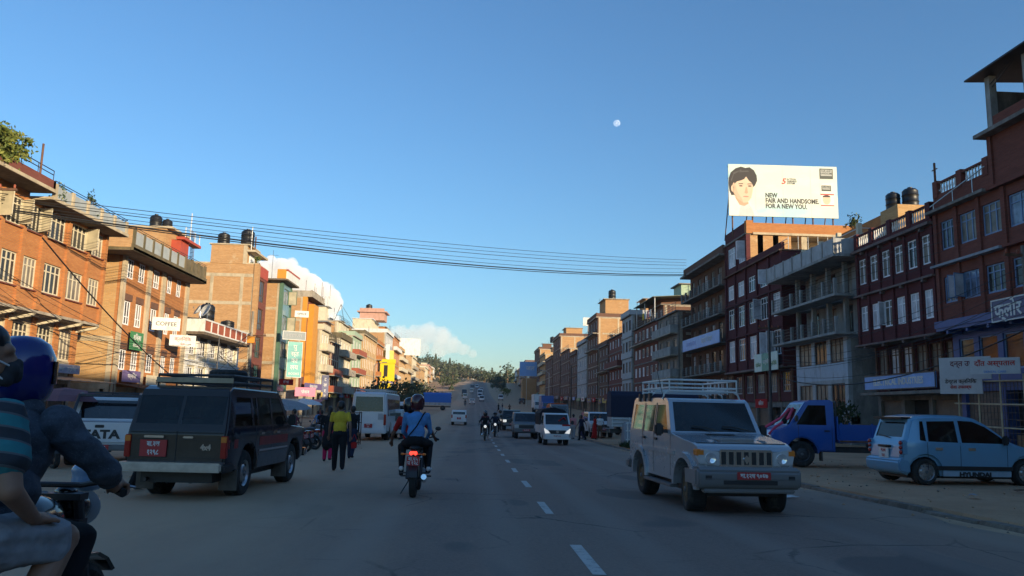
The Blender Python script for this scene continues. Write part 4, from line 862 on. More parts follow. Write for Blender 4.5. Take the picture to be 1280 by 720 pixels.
    sign('red_sign', 'red topped stall board beside the pole before the dark brick house', 22.9, 63.2, 2.4, 2.6, .7, R(-90), 'cloth_red', (('किराना', .42, 0, 0, 'plaster_white'),))

    # dark house with narrow balconies
    b = Bld('balcony_house', 'dark narrow house with stacked pillared balconies and a long blue banner', 1, 24, 75.1, 89.8, 0)
    b.shopfront(2.8, -.5, 'concrete_dark', 5, 'osoos', depth=10)
    for i in range(5):
        z = 2.8+i*2.8
        b.floor(z, 2.8, -.6, 'brick_dark', 'brick_dark', n=6, ww=1.2, sill=.2, head=2.3, frame='frame_brown', style='trans2', panes=('pane', 'pane_pale', 'pane_curtain'), depth=10)
        if i: b.balcony(z-.14, 75.3, 89.6, 1.1, -.5, 'posts', .95, 'concrete_grey', 'steel_dark', 'concrete_dark', .14)
    b.slab(16.8, .6, .2, 'concrete_dark', depth=9.9); b.parapet(17.0, .8, .2, 'brick_dark'); b.done()
    sign('blue_banner', 'long sky blue and white banner across the pillared balconies', 23.2, 81.5, 8.9, 13.5, 1.25, R(-90), 'sign_sky', (('सहकारी संस्था', .7, 2.5, 0, 'plaster_white'), ('COOPERATIVE', .6, -3.3, 0, 'sign_blue')))
def right_far():
    G = generic
    dk = dict(shop='concrete_dark', band='concrete_dark', frame_m='concrete')
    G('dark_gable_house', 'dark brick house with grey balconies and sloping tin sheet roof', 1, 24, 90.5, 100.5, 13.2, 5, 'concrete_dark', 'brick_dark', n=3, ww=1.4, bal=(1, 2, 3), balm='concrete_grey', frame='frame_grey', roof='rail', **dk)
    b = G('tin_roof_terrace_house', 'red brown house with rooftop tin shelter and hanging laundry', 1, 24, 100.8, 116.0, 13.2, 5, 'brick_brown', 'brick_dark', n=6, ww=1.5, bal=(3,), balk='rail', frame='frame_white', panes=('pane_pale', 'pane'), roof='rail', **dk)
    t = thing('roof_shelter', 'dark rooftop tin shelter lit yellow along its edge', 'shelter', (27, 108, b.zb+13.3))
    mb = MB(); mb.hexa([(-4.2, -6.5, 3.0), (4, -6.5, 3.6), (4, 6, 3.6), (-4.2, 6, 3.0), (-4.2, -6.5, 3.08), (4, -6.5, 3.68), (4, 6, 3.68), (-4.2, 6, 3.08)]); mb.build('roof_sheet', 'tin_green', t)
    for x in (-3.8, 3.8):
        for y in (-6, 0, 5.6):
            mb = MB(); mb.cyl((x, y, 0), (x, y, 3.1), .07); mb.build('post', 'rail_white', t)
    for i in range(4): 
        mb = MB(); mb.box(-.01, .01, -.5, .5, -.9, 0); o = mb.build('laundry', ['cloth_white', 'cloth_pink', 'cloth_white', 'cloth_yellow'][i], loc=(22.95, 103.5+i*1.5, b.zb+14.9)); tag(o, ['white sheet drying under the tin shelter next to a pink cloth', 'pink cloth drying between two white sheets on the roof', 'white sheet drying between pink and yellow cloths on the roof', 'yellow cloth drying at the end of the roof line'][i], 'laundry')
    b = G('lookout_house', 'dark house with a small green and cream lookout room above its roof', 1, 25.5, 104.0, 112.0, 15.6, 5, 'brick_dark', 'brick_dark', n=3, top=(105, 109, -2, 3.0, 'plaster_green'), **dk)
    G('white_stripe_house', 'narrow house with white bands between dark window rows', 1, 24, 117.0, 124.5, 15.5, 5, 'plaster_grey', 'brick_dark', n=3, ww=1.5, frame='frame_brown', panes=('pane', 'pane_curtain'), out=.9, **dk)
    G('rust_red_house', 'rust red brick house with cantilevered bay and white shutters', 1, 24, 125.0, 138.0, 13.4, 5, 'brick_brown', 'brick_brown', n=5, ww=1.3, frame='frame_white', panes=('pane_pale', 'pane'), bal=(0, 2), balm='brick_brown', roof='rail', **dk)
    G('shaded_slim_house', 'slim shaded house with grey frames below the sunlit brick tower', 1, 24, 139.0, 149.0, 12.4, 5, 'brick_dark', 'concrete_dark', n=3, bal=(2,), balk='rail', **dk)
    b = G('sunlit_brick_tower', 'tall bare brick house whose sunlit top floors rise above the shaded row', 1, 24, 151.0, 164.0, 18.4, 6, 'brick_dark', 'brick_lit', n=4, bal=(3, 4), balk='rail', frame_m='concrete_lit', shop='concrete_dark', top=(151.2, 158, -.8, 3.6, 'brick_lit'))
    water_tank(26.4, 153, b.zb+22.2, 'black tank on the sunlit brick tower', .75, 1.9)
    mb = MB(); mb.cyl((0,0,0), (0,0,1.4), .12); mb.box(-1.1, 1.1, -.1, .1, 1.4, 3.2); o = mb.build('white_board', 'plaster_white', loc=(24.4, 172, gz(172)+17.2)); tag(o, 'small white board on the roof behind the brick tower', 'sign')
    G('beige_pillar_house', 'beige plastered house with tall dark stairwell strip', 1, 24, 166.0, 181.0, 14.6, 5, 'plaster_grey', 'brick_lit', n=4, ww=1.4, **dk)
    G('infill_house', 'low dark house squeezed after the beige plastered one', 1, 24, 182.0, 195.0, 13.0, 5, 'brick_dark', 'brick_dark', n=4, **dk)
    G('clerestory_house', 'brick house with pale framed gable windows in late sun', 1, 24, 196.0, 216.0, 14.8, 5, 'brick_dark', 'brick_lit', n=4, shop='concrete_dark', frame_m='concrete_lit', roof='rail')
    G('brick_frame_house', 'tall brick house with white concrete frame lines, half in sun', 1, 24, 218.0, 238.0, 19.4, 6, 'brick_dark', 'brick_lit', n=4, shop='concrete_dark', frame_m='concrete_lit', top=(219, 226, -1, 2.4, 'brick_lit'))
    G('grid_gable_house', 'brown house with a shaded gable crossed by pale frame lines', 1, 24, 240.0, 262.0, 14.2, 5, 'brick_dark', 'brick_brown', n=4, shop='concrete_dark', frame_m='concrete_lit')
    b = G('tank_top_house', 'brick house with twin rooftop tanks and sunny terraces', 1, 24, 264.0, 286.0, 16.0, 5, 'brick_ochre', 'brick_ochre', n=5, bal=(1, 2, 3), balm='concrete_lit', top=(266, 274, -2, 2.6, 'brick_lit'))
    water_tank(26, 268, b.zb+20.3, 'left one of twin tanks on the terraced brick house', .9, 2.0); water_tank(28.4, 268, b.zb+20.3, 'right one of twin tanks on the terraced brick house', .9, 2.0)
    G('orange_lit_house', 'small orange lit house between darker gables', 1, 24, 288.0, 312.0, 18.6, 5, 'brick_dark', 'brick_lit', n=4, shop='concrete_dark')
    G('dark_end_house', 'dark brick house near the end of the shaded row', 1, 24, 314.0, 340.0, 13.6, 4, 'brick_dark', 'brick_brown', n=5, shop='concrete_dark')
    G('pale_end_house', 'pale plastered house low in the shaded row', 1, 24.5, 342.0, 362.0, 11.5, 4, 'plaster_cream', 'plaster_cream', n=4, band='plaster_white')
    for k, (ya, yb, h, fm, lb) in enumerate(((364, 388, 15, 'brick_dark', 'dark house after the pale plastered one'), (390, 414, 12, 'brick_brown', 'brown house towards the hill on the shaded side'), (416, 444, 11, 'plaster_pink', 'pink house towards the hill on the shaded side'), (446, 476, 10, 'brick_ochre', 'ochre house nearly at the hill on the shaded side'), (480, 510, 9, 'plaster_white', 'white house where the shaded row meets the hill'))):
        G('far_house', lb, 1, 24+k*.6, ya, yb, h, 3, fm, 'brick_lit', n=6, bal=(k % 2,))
    # the row goes on behind the camera and keeps the street in shade
    hs = [15.5, 13.8, 15.0, 14.2, 15.8, 14.0, 15.2, 14.4]; y = -112.0
    for i, h in enumerate(hs):
        G('shade_house', ['brown', 'grey', 'cream', 'maroon', 'ochre', 'dark', 'red', 'pale'][i]+' brick house of the shaded row beside the road', 1, 24, y, y+15.4, h, 5, 'brick_brown' if i % 2 else 'brick_dark', 'brick_brown', n=5, group='houses of the shaded row behind the viewpoint', **dk); y += 15.6

def hoarding():
    t = thing('hoarding', 'large white billboard with a dark haired portrait and slogan above the dark brick house', 'billboard', (28.15, 70.6, 18.9), R(-1.5))
    W, H2, z0 = 10.2, 4.95, .75
    mb = MB(); mb.box(-W/2, W/2, -.06, .06, z0, z0+H2); board = mb.build('panel', 'board_print', t)
    fr = MB()
    for x in np.linspace(-W/2+.4, W/2-.4, 6): fr.cyl((x, .25, -1.2), (x, .25, z0+H2-.1), .07, n=6); fr.cyl((x, .3, z0+H2-.4), (x, 2.8, -1.0), .05, n=6)
    for z in np.linspace(z0+.2, z0+H2-.2, 5): fr.cyl((-W/2, .16, z), (W/2, .16, z), .05, n=6)
    fr.build('support_frame', 'rust', t)
    yf = -.068
    def flat(name, pts, m, k=0, par=board):
        q = MB(); q.prism(pts, 'Y', yf-.004*k-.003, yf-.004*k); return q.build(name, m, par)
    def blob(cx, cz, rx, rz, n=24, a0=0, a1=360): return [(cx+rx*math.cos(R(a0+(a1-a0)*i/n)), cz+rz*math.sin(R(a0+(a1-a0)*i/n))) for i in range(n if a1-a0 >= 360 else n+1)]
    cx, cz = -3.75, z0+2.95
    # generic portrait print: shirt, neck, face, hair
    flat('shirt_print', [(-W/2+.02, z0+.03), (-2.4, z0+.03), (-2.75, z0+.9), (-3.25, z0+1.45), (-4.35, z0+1.6), (-5.0, z0+2.2), (-W/2+.02, z0+2.5)], 'print_shirt', 0)
    flat('tee_print', [(-4.2, z0+.04), (-2.7, z0+.04), (-3.0, z0+.8), (-3.35, z0+1.3), (-4.0, z0+.95)], 'print_tee', 1)
    flat('neck_print', [(-4.5, z0+1.75), (-3.35, z0+1.6), (-3.25, z0+1.2), (-3.65, z0+.95), (-4.1, z0+1.05)], 'print_skin_dark', 2)
    hair = [(-4.85, z0+1.95), (-5.0, z0+2.4), (-5.07, z0+3.0), (-5.05, z0+3.6), (-4.85, z0+4.15), (-4.4, z0+4.55), (-3.9, z0+4.72), (-3.5, z0+4.60), (-3.1, z0+4.68), (-2.7, z0+4.4), (-2.45, z0+3.9), (-2.42, z0+3.4), (-2.62, z0+2.95), (-2.85, z0+2.7), (-4.55, z0+2.0)]
    flat('hair_print', hair, 'print_hair', 3)
    flat('face_print', [(-4.60, z0+2.9), (-4.58, z0+2.2), (-4.25, z0+1.6), (-3.75, z0+1.25), (-3.35, z0+1.3), (-3.0, z0+1.75), (-2.85, z0+2.4), (-2.80, z0+2.85), (-2.92, z0+3.15), (-3.2, z0+3.40), (-3.45, z0+3.78), (-3.62, z0+3.52), (-3.95, z0+3.38), (-4.3, z0+3.28), (-4.48, z0+3.1)], 'print_skin', 4)
    flat('ear_print', blob(-4.72, z0+2.6, .15, .32), 'print_skin', 5)
    flat('cheek_shade', [(-4.66, z0+2.2), (-4.3, z0+1.6), (-3.75, z0+1.25), (-3.9, z0+1.7), (-4.25, z0+2.2), (-4.45, z0+2.9), (-4.6, z0+3.2), (-4.72, z0+3.0)], 'print_skin_mid', 5)
    for q in ((-4.7, 4.1, -3.9, 4.45), (-4.2, 4.3, -3.2, 4.35), (-4.9, 3.4, -4.65, 4.0)): flat('hair_sheen', [(q[0], z0+q[1]), (q[2], z0+q[3]), (q[2]+.05, z0+q[3]-.1), (q[0]+.1, z0+q[1]-.15)], 'print_hair_sheen', 5)
    for x in (-2.6, 0.0, 2.6): flat('sheet_seam', [(x-.012, z0+.02), (x+.012, z0+.02), (x+.012, z0+H2-.02), (x-.012, z0+H2-.02)], 'print_seam', -1)
    for ex in (-3.95, -3.12): flat('eye_print', blob(ex, z0+2.86, .17, .06), 'print_hair', 6); flat('brow_print', [(ex-.24, z0+3.02), (ex+.22, z0+3.04), (ex+.2, z0+3.11), (ex-.2, z0+3.09)], 'print_hair', 6)
    flat('nose_print', [(-3.5, z0+2.75), (-3.38, z0+2.75), (-3.3, z0+2.2), (-3.45, z0+2.12), (-3.62, z0+2.2)], 'print_skin_dark', 5); flat('mouth_print', blob(-3.5, z0+1.85, .27, .06), 'print_lip', 5)
    for q, (body, z) in enumerate((('NEW', 2.02), ('FAIR AND HANDSOME.', 1.52), ('FOR A NEW YOU.', 1.0))):
        me = text_mesh(body, .60, .002, .02, .80, align='LEFT', mat_='print_ink'); link('lettering', me, board, (-1.68, yf, z0+z), (math.pi/2, 0, 0))
    me = text_mesh('5', .75, .002, .02, 1.1, .25, mat_='print_red'); link('lettering', me, board, (.05, yf, z0+3.4), (math.pi/2, 0, 0))
    for i, body in enumerate(('ACTION', 'FAIRNESS', 'SYSTEM')): link('lettering', text_mesh(body, .24, .002, .005, .9, .1, 'LEFT', 'print_ink'), board, (.38, yf, z0+3.62-i*.2), (math.pi/2, 0, 0))
    for w, x, z, h, n in ((1.25, 4.1, 3.95, 1.0, 'logo_box'), (.9, 4.05, 2.55, .55, 'logo_box')):
        flat(n, [(x-w/2, z0+z-h/2+.3), (x+w/2, z0+z-h/2+.3), (x+w/2, z0+z+h/2+.3), (x-w/2, z0+z+h/2+.3)], 'print_dark', 1); flat('logo_face', [(x-w*.42, z0+z-h*.2+.3), (x+w*.42, z0+z-h*.2+.3), (x+w*.42, z0+z+h*.4+.3), (x-w*.42, z0+z+h*.4+.3)], 'print_grey', 2)
        for dz, bd in ((.16, 'FAIR AND'), (-.04, 'HANDSOME')): link('lettering', text_mesh(bd, h*.27, .002, .004, .68*w/h/1.1, mat_='print_dark'), board, (x, yf-.014, z0+z+h*dz*1.2+.36), (math.pi/2, 0, 0))
    flat('carton_print', [(3.5, z0+.95), (4.75, z0+1.05), (4.75, z0+3.4), (3.5, z0+3.3)], 'print_shirt', 0)
    flat('carton_band', [(3.5, z0+2.2), (4.75, z0+2.2), (4.75, z0+2.32), (3.5, z0+2.32)], 'print_red', 2); flat('carton_band', [(3.5, z0+1.15), (4.75, z0+1.15), (4.75, z0+1.25), (3.5, z0+1.25)], 'print_red', 2)
    flat('carton_face', blob(4.05, z0+1.75, .36, .45), 'print_skin', 1); flat('carton_hair', blob(4.05, z0+2.0, .38, .2, 16, 0, 180), 'print_hair', 3)
mat('board_grey', (.46, .46, .47), .6, var=.12); mat('tin_dark', (.03, .03, .035), .6, .3); mat('tin_green', (.12, .13, .08), .6, .2); mat('paint_skyblue_grey', (.27, .29, .33), .8); mat('concrete_maroon', (.17, .12, .11), .9, var=.3)
mat('frame_white_bold', (.86, .86, .90), .5, var=.06, scale=5); mat('plaster_bluewhite', (.46, .52, .60), .8, var=.08, dirt=(.2, .2, .2), dirt_amt=.2); mat('sign_sky', (.20, .38, .72), .5, var=.12); mat('plaster_mint', (.55, .68, .62), .5, var=.08); mat('sign_tealgreen', (.05, .28, .22), .5)
for n, c in dict(print_skin_mid=(.62, .41, .28), print_hair_sheen=(.07, .065, .065), print_seam=(.62, .62, .56), print_shirt=(.80, .78, .68), print_tee=(.56, .57, .56), print_skin=(.72, .50, .35), print_skin_dark=(.55, .34, .22), print_hair=(.025, .02, .02), print_lip=(.5, .23, .17), print_ink=(.035, .035, .035), print_red=(.6, .06, .04), print_dark=(.06, .07, .06), print_grey=(.42, .43, .40)).items(): mat(n, c, .6, var=.06)
def _board():
    m, nt, b = _nodes('board_print'); b.inputs['Roughness'].default_value = .6
    f = _noise(nt, _pos(nt, (.25, .25, .8)), .9, 3, .5); c = _mix(nt, (.70, .72, .60), (.42, .66, .67), _ramp(nt, f, .45, .68)); nt.links.new(c, b.inputs['Base Color'])
_board()
right_near(); right_far(); hoarding()
# ---------------------------------------------------------------- vehicle kit (local +X forward, +Y left, origin on the ground)
def carpaint(name, c, rough=.3, dust=(.20, .17, .14), dust_amt=.3, metal=0.):
    if name in M: return
    m, nt, b = _nodes(name); b.inputs['Roughness'].default_value = rough; b.inputs['Metallic'].default_value = metal; b.inputs['Coat Weight'].default_value = .4; b.inputs['Coat Roughness'].default_value = .12
    tc = nt.nodes.new('ShaderNodeTexCoord'); s = nt.nodes.new('ShaderNodeSeparateXYZ'); nt.links.new(tc.outputs['Object'], s.inputs[0])
    n = _noise(nt, tc.outputs['Object'], 2.6, 8, .72)
    # road dust sits on the lower panels in uneven patches
    ma = nt.nodes.new('ShaderNodeMath'); ma.operation = 'MULTIPLY_ADD'; ma.inputs[1].default_value = 1.2; nt.links.new(n, ma.inputs[0])
    mz = nt.nodes.new('ShaderNodeMath'); mz.operation = 'MULTIPLY'; mz.inputs[1].default_value = -.62; nt.links.new(s.outputs[2], mz.inputs[0]); nt.links.new(mz.outputs[0], ma.inputs[2])
    f = _ramp(nt, ma.outputs[0], .08, .75, (0,0,0,1), (dust_amt,)*3+(1,))
    fl = _mix(nt, tuple(x*.9 for x in c), tuple(min(1, x*1.1) for x in c), n)
    gb = nt.nodes.new('ShaderNodeNewGeometry'); nt.links.new(_mix(nt, _mix(nt, fl, dust, f), (.045, .043, .042), gb.outputs['Backfacing']), b.inputs['Base Color'])
    rr = nt.nodes.new('ShaderNodeMapRange'); rr.inputs[3].default_value = rough; rr.inputs[4].default_value = .8; nt.links.new(f, rr.inputs[0]); nt.links.new(rr.outputs[0], b.inputs['Roughness'])
carpaint('car_navy', (.008, .010, .020), .12, dust_amt=.2); carpaint('car_brownblack', (.024, .017, .014), .30, dust_amt=.25); carpaint('car_silver', (.42, .44, .47), .26, dust=(.26, .24, .22), dust_amt=.3, metal=.45)
carpaint('car_white', (.62, .63, .64), .3, dust_amt=.3); carpaint('car_lightblue', (.15, .33, .50), .28, dust_amt=.3, metal=.15); carpaint('truck_blue', (.008, .075, .33), .35, dust_amt=.3)
carpaint('car_black', (.015, .015, .017), .3, dust_amt=.3); carpaint('car_grey', (.16, .17, .18), .35, dust_amt=.35); carpaint('bumper_dusty', (.17, .17, .175), .5, (.20, .165, .13), .7); carpaint('car_red', (.30, .03, .02), .35); carpaint('car_blue', (.03, .10, .34), .35)
mat('mud_flap', (.12, .105, .09), .9, var=.3, scale=5); mat('plate_red', (.40, .03, .03), .5, var=.1); mat('plate_white', (.62, .62, .60), .5, var=.1); mat('seat_pale', (.62, .64, .68), .8); mat('stripe_red', (.28, .03, .03), .4)
def auto_glass():
    m, nt, b = _nodes('auto_glass'); out = nt.nodes['Material Output']; nt.nodes.remove(b)
    tr = nt.nodes.new('ShaderNodeBsdfTransparent'); f = _noise(nt, _pos(nt, obj=True), 5, 6, .7); nt.links.new(_mix(nt, (.42, .46, .46), (.30, .33, .33), f), tr.inputs[0])
    gl = nt.nodes.new('ShaderNodeBsdfGlossy'); gl.inputs['Roughness'].default_value = .03; df = nt.nodes.new('ShaderNodeBsdfDiffuse'); df.inputs[0].default_value = (.2, .18, .15, 1)
    fr = nt.nodes.new('ShaderNodeFresnel'); fr.inputs[0].default_value = 1.55; mx = nt.nodes.new('ShaderNodeMixShader'); nt.links.new(fr.outputs[0], mx.inputs[0]); nt.links.new(tr.outputs[0], mx.inputs[1]); nt.links.new(gl.outputs[0], mx.inputs[2])
    m2 = nt.nodes.new('ShaderNodeMixShader'); nt.links.new(_ramp(nt, _noise(nt, _pos(nt, obj=True), 2.2, 8, .75), .45, .8, (.02,)*3+(1,), (.14,)*3+(1,)), m2.inputs[0]); nt.links.new(mx.outputs[0], m2.inputs[1]); nt.links.new(df.outputs[0], m2.inputs[2]); nt.links.new(m2.outputs[0], out.inputs[0])
auto_glass(); mat('seat_grey', (.11, .11, .12), .85)
def arch(cx, r, n=9, zc=None):
    zc = r*.92 if zc is None else zc
    return [(cx+r*math.cos(a), zc+r*math.sin(a)) for a in np.linspace(math.pi, 0, n)]
class Car:
    def __init__(s, name, label, cat, loc, rz, group=None, scale=1.0):
        s.o = thing(name, label, cat, loc, rz, group); s.o.scale = (scale,)*3; s.cut = False; s.body = None
    def shell(s, name, prof, hw, wf, mats, bevel=.04, dx=.12, dz=.12, parent=None, matf=None):
        bm = bmesh.new()
        a = [bm.verts.new((x, -hw, z)) for x, z in prof]; f = bm.faces.new(a)
        r = bmesh.ops.extrude_face_region(bm, geom=[f]); vs_ = [v for v in r['geom'] if isinstance(v, bmesh.types.BMVert)]
        bmesh.ops.translate(bm, vec=(0, 2*hw, 0), verts=vs_); bmesh.ops.recalc_face_normals(bm, faces=bm.faces)
        if bevel:
            es = [e for e in bm.edges if abs(e.verts[0].co.y-e.verts[1].co.y) < 1e-6]
            bmesh.ops.bevel(bm, geom=es, offset=bevel, segments=3, affect='EDGES', clamp_overlap=True)
        xs = [p[0] for p in prof]; zs = [p[1] for p in prof]
        for x in np.arange(min(xs)+dx, max(xs), dx): bmesh.ops.bisect_plane(bm, geom=bm.verts[:]+bm.edges[:]+bm.faces[:], plane_co=(x, 0, 0), plane_no=(1, 0, 0))
        for z in np.arange(min(zs)+dz, max(zs), dz): bmesh.ops.bisect_plane(bm, geom=bm.verts[:]+bm.edges[:]+bm.faces[:], plane_co=(0, 0, z), plane_no=(0, 0, 1))
        for v in bm.verts: v.co.y *= wf(v.co.x, v.co.z)/hw
        me = bpy.data.meshes.new(name); bm.normal_update()
        if matf:
            for f in bm.faces: f.material_index = matf(f.calc_center_median(), f.normal)
        bm.to_mesh(me); bm.free()
        for m in mats: me.materials.append(M[m])
        me.polygons.foreach_set('use_smooth', [True]*len(me.polygons)); me.set_sharp_from_angle(angle=R(38))
        s.wf = wf; o = link(name, me, parent or s.o)
        if getattr(s, 'body', None) is None: s.body = o
        return o
    def _open(s, planes, inside):
        bm = bmesh.new(); bm.from_mesh(s.body.data)
        for co, no in planes: bmesh.ops.bisect_plane(bm, geom=bm.verts[:]+bm.edges[:]+bm.faces[:], plane_co=co, plane_no=no, dist=1e-5)
        bm.normal_update()
        bmesh.ops.delete(bm, geom=[f for f in bm.faces if inside(f.calc_center_median(), f.normal)], context='FACES')
        bm.to_mesh(s.body.data); bm.free()
    def open_side(s, poly):
        n = len(poly); pl = []
        for i in range(n):
            (x0, z0), (x1, z1) = poly[i], poly[(i+1) % n]; pl.append(((x0, 0, z0), (z1-z0, 0, x0-x1)))
        def inp(p):
            c = False
            for i in range(n):
                (x0, z0), (x1, z1) = poly[i], poly[i-1]
                if (z0 > p.z) != (z1 > p.z) and p.x < (x1-x0)*(p.z-z0)/(z1-z0)+x0: c = not c
            return c
        s._open(pl, lambda p, nn: abs(nn.y) > .5 and inp(p))
    def open_across(s, p0, p1, y00, y01, y10, y11):
        d = Vector((p1[0]-p0[0], 0, p1[1]-p0[1])); L = d.length; d.normalize(); nr = Vector((-d.z, 0, d.x))
        a0, a1, b0, b1 = Vector((p0[0], y00, p0[1])), Vector((p1[0], y10, p1[1])), Vector((p0[0], y01, p0[1])), Vector((p1[0], y11, p1[1]))
        pl = [((p0[0], 0, p0[1]), tuple(d)), ((p1[0], 0, p1[1]), tuple(d)), (tuple(a0), tuple((a1-a0).cross(nr))), (tuple(b0), tuple((b1-b0).cross(nr)))]
        P0 = Vector((p0[0], 0, p0[1]))
        def ins(p, nn):
            q = p-P0; t = q.dot(d)/L; yl = y00+(y10-y00)*t; yh = y01+(y11-y01)*t
            return 0 < t < 1 and abs(q.x*nr.x+q.z*nr.z) < .04 and yl < p.y < yh and abs(nn.y) < .6
        s._open(pl, ins)
    def cabin(s, x0, x1, zf, zb, hw, seats, dash, m='seat_grey'):
        s.box('cabin_floor', x0, x1, -hw, hw, zf, zf+.05, 'interior'); q = s.box('dashboard', dash, dash+.3, -hw*.95, hw*.95, zb-.22, zb-.02, 'plastic_black', .04)
        mb = MB(); mb.lathe([(.17, -.012), (.195, -.012), (.195, .012), (.17, .012)], (0, 0, 0), 'X', 20, close=True); mb.box(-.01, .01, -.18, .18, -.02, .02); mb.build('steering_wheel', 'plastic_black', q, loc=(dash-.1, -hw*.48, zb+.02), rot=(0, R(-25), 0))
        for x, ys in seats:
            for y in ys:
                w = .24 if len(ys) == 2 else hw*.85
                st = s.box('seat', x-.25, x+.25, y-w, y+w, zf+.2, zf+.36, m, .05); s.box('seat_back', x-.33, x-.2, y-w, y+w, zf+.34, zb+.12, m, .05, parent=st)
                for hy in ((0,) if len(ys) == 2 else (-w*.55, w*.55)): s.box('headrest', x-.33, x-.23, y+hy-.13, y+hy+.13, zb+.15, zb+.32, m, .04, parent=st)
    def side(s, name, poly, m, off=.008, th=.012, both=True, parent=None, dz=.12, sides=(1, -1)):
        out = []
        if s.cut and name == 'window': s.open_side(poly); m = 'auto_glass'; off, th = -.006, .006
        for sg in sides:
            bm = bmesh.new(); vs_ = [bm.verts.new((x, 0, z)) for x, z in poly]; f = bm.faces.new(vs_)
            for z in np.arange(min(p[1] for p in poly)+dz, max(p[1] for p in poly), dz): bmesh.ops.bisect_plane(bm, geom=bm.verts[:]+bm.edges[:]+bm.faces[:], plane_co=(0, 0, z), plane_no=(0, 0, 1))
            for x in np.arange(min(p[0] for p in poly)+.25, max(p[0] for p in poly), .25): bmesh.ops.bisect_plane(bm, geom=bm.verts[:]+bm.edges[:]+bm.faces[:], plane_co=(x, 0, 0), plane_no=(1, 0, 0))
            r = bmesh.ops.extrude_face_region(bm, geom=bm.faces[:]); nv = set(v for v in r['geom'] if isinstance(v, bmesh.types.BMVert))
            for v in bm.verts: v.co.y = sg*(s.wf(v.co.x, v.co.z)+(off if v in nv else off-th))
            bmesh.ops.recalc_face_normals(bm, faces=bm.faces); me = bpy.data.meshes.new(name); bm.to_mesh(me); bm.free(); me.materials.append(M[m])
            out.append(link(name, me, parent or s.o))
        return out
    def across(s, name, p0, p1, m, k=.9, off=.008, parent=None, y0=None, y1=None, inset=0.):
        """panel over the front, roof or rear between two profile points; y from -k*w to k*w or given"""
        p0, p1 = Vector((p0[0], 0, p0[1])), Vector((p1[0], 0, p1[1])); d = (p1-p0).normalized(); nrm = Vector((-d.z, 0, d.x))
        if nrm.x*(p0.x+p1.x) < 0 and abs(nrm.x) > .3: nrm = -nrm
        elif abs(nrm.x) <= .3 and nrm.z < 0: nrm = -nrm
        mb = MB(); q = []
        for p in (p0, p1):
            w = s.wf(p.x, p.z); a, b = (-k*w, k*w) if y0 is None else (y0, y1)
            q.append([p+Vector((0, a, 0)), p+Vector((0, b, 0))])
        lo = [q[0][0], q[0][1], q[1][1], q[1][0]]
        if s.cut and name in ('windscreen', 'rear_window') and off < .01:
            s.open_across((p0.x, p0.z), (p1.x, p1.z), q[0][0].y, q[0][1].y, q[1][0].y, q[1][1].y); m = 'auto_glass'; off = -.004
        mb.hexa([v+nrm*(off-(.006 if m == 'auto_glass' else .015)) for v in lo]+[v+nrm*off for v in lo])
        return mb.build(name, m, parent or s.o)
    def wheel(s, x, y, r, w=.2, rim='steel', style='disc', rr=.6):
        sg = 1 if y > 0 else -1; n = 28
        mb = MB(); R0 = r*rr
        mb.lathe([(R0*.2, 0), (R0*.25, .035), (R0*.55, .03), (R0*.72, -.005), (R0*.86, -.01), (R0*.95, .03), (R0, .04), (R0, -w*.8), (R0*.2, -w*.6)], axis='Y', n=n)
        if style == 'holes':
            for i in range(8): a = i*math.pi/4; mb.cyl((R0*.72*math.cos(a), -.02, R0*.72*math.sin(a)), (R0*.72*math.cos(a), .006, R0*.72*math.sin(a)), R0*.13, n=8, m=1)
        elif style == 'spokes':
            mb.lathe([(R0*.3, -.03), (R0*.93, -.03), (R0*.93, -.035), (R0*.3, -.035)], axis='Y', n=n, m=1)
            for i in range(9):
                a = i*2*math.pi/9; c, q = math.cos(a), math.sin(a); t = .02
                mb.hexa([(R0*.2*c-t*q, -.02, R0*.2*q+t*c), (R0*.93*c-t*q, -.02, R0*.93*q+t*c), (R0*.93*c+t*q, -.02, R0*.93*q-t*c), (R0*.2*c+t*q, -.02, R0*.2*q-t*c), (R0*.2*c-t*q, .045, R0*.2*q+t*c), (R0*.93*c-t*q, .03, R0*.93*q+t*c), (R0*.93*c+t*q, .03, R0*.93*q-t*c), (R0*.2*c+t*q, .045, R0*.2*q-t*c)])
        mb.lathe([(0, .06), (R0*.16, .055), (R0*.2, .03), (R0*.2, 0)], axis='Y', n=12, m=2)
        wh = mb.build('wheel', [rim, 'plastic_black', 'plastic_grey'], s.o, smooth=35, loc=(x, y, r), rot=(0, 0, 0 if sg > 0 else math.pi))
        mb = MB(); h = .05
        mb.lathe([(R0*.98, h*.6), (r*.80, h), (r*.92, h*.8), (r*.985, h*.1), (r, -w*.2), (r, -w*.7), (r*.985, -w*.95), (r*.9, -w*1.1), (R0*.98, -w)], axis='Y', n=n)
        for i in range(36):    # tread blocks
            a = 2*math.pi*i/36; c, q = math.cos(a), math.sin(a); t = r*.055
            for y0 in (-.02-w*.45, -w*.95):
                mb.hexa([(r*.98*c-t*q, y0, r*.98*q+t*c), (r*1.008*c-t*q, y0, r*1.008*q+t*c), (r*1.008*c+t*q, y0, r*1.008*q-t*c), (r*.98*c+t*q, y0, r*.98*q-t*c), (r*.98*c-t*q, y0+w*.42, r*.98*q+t*c), (r*1.008*c-t*q, y0+w*.42, r*1.008*q+t*c), (r*1.008*c+t*q, y0+w*.42, r*1.008*q-t*c), (r*.98*c+t*q, y0+w*.42, r*.98*q-t*c)])
        mb.build('tyre', 'rubber', wh, smooth=45); return wh
    def box(s, name, x0, x1, y0, y1, z0, z1, m, bevel=.0, parent=None, smooth=None):
        mb = MB(); mb.box(x0, x1, y0, y1, z0, z1); return mb.build(name, m, parent or s.o, smooth or (40 if bevel else None), bevel)
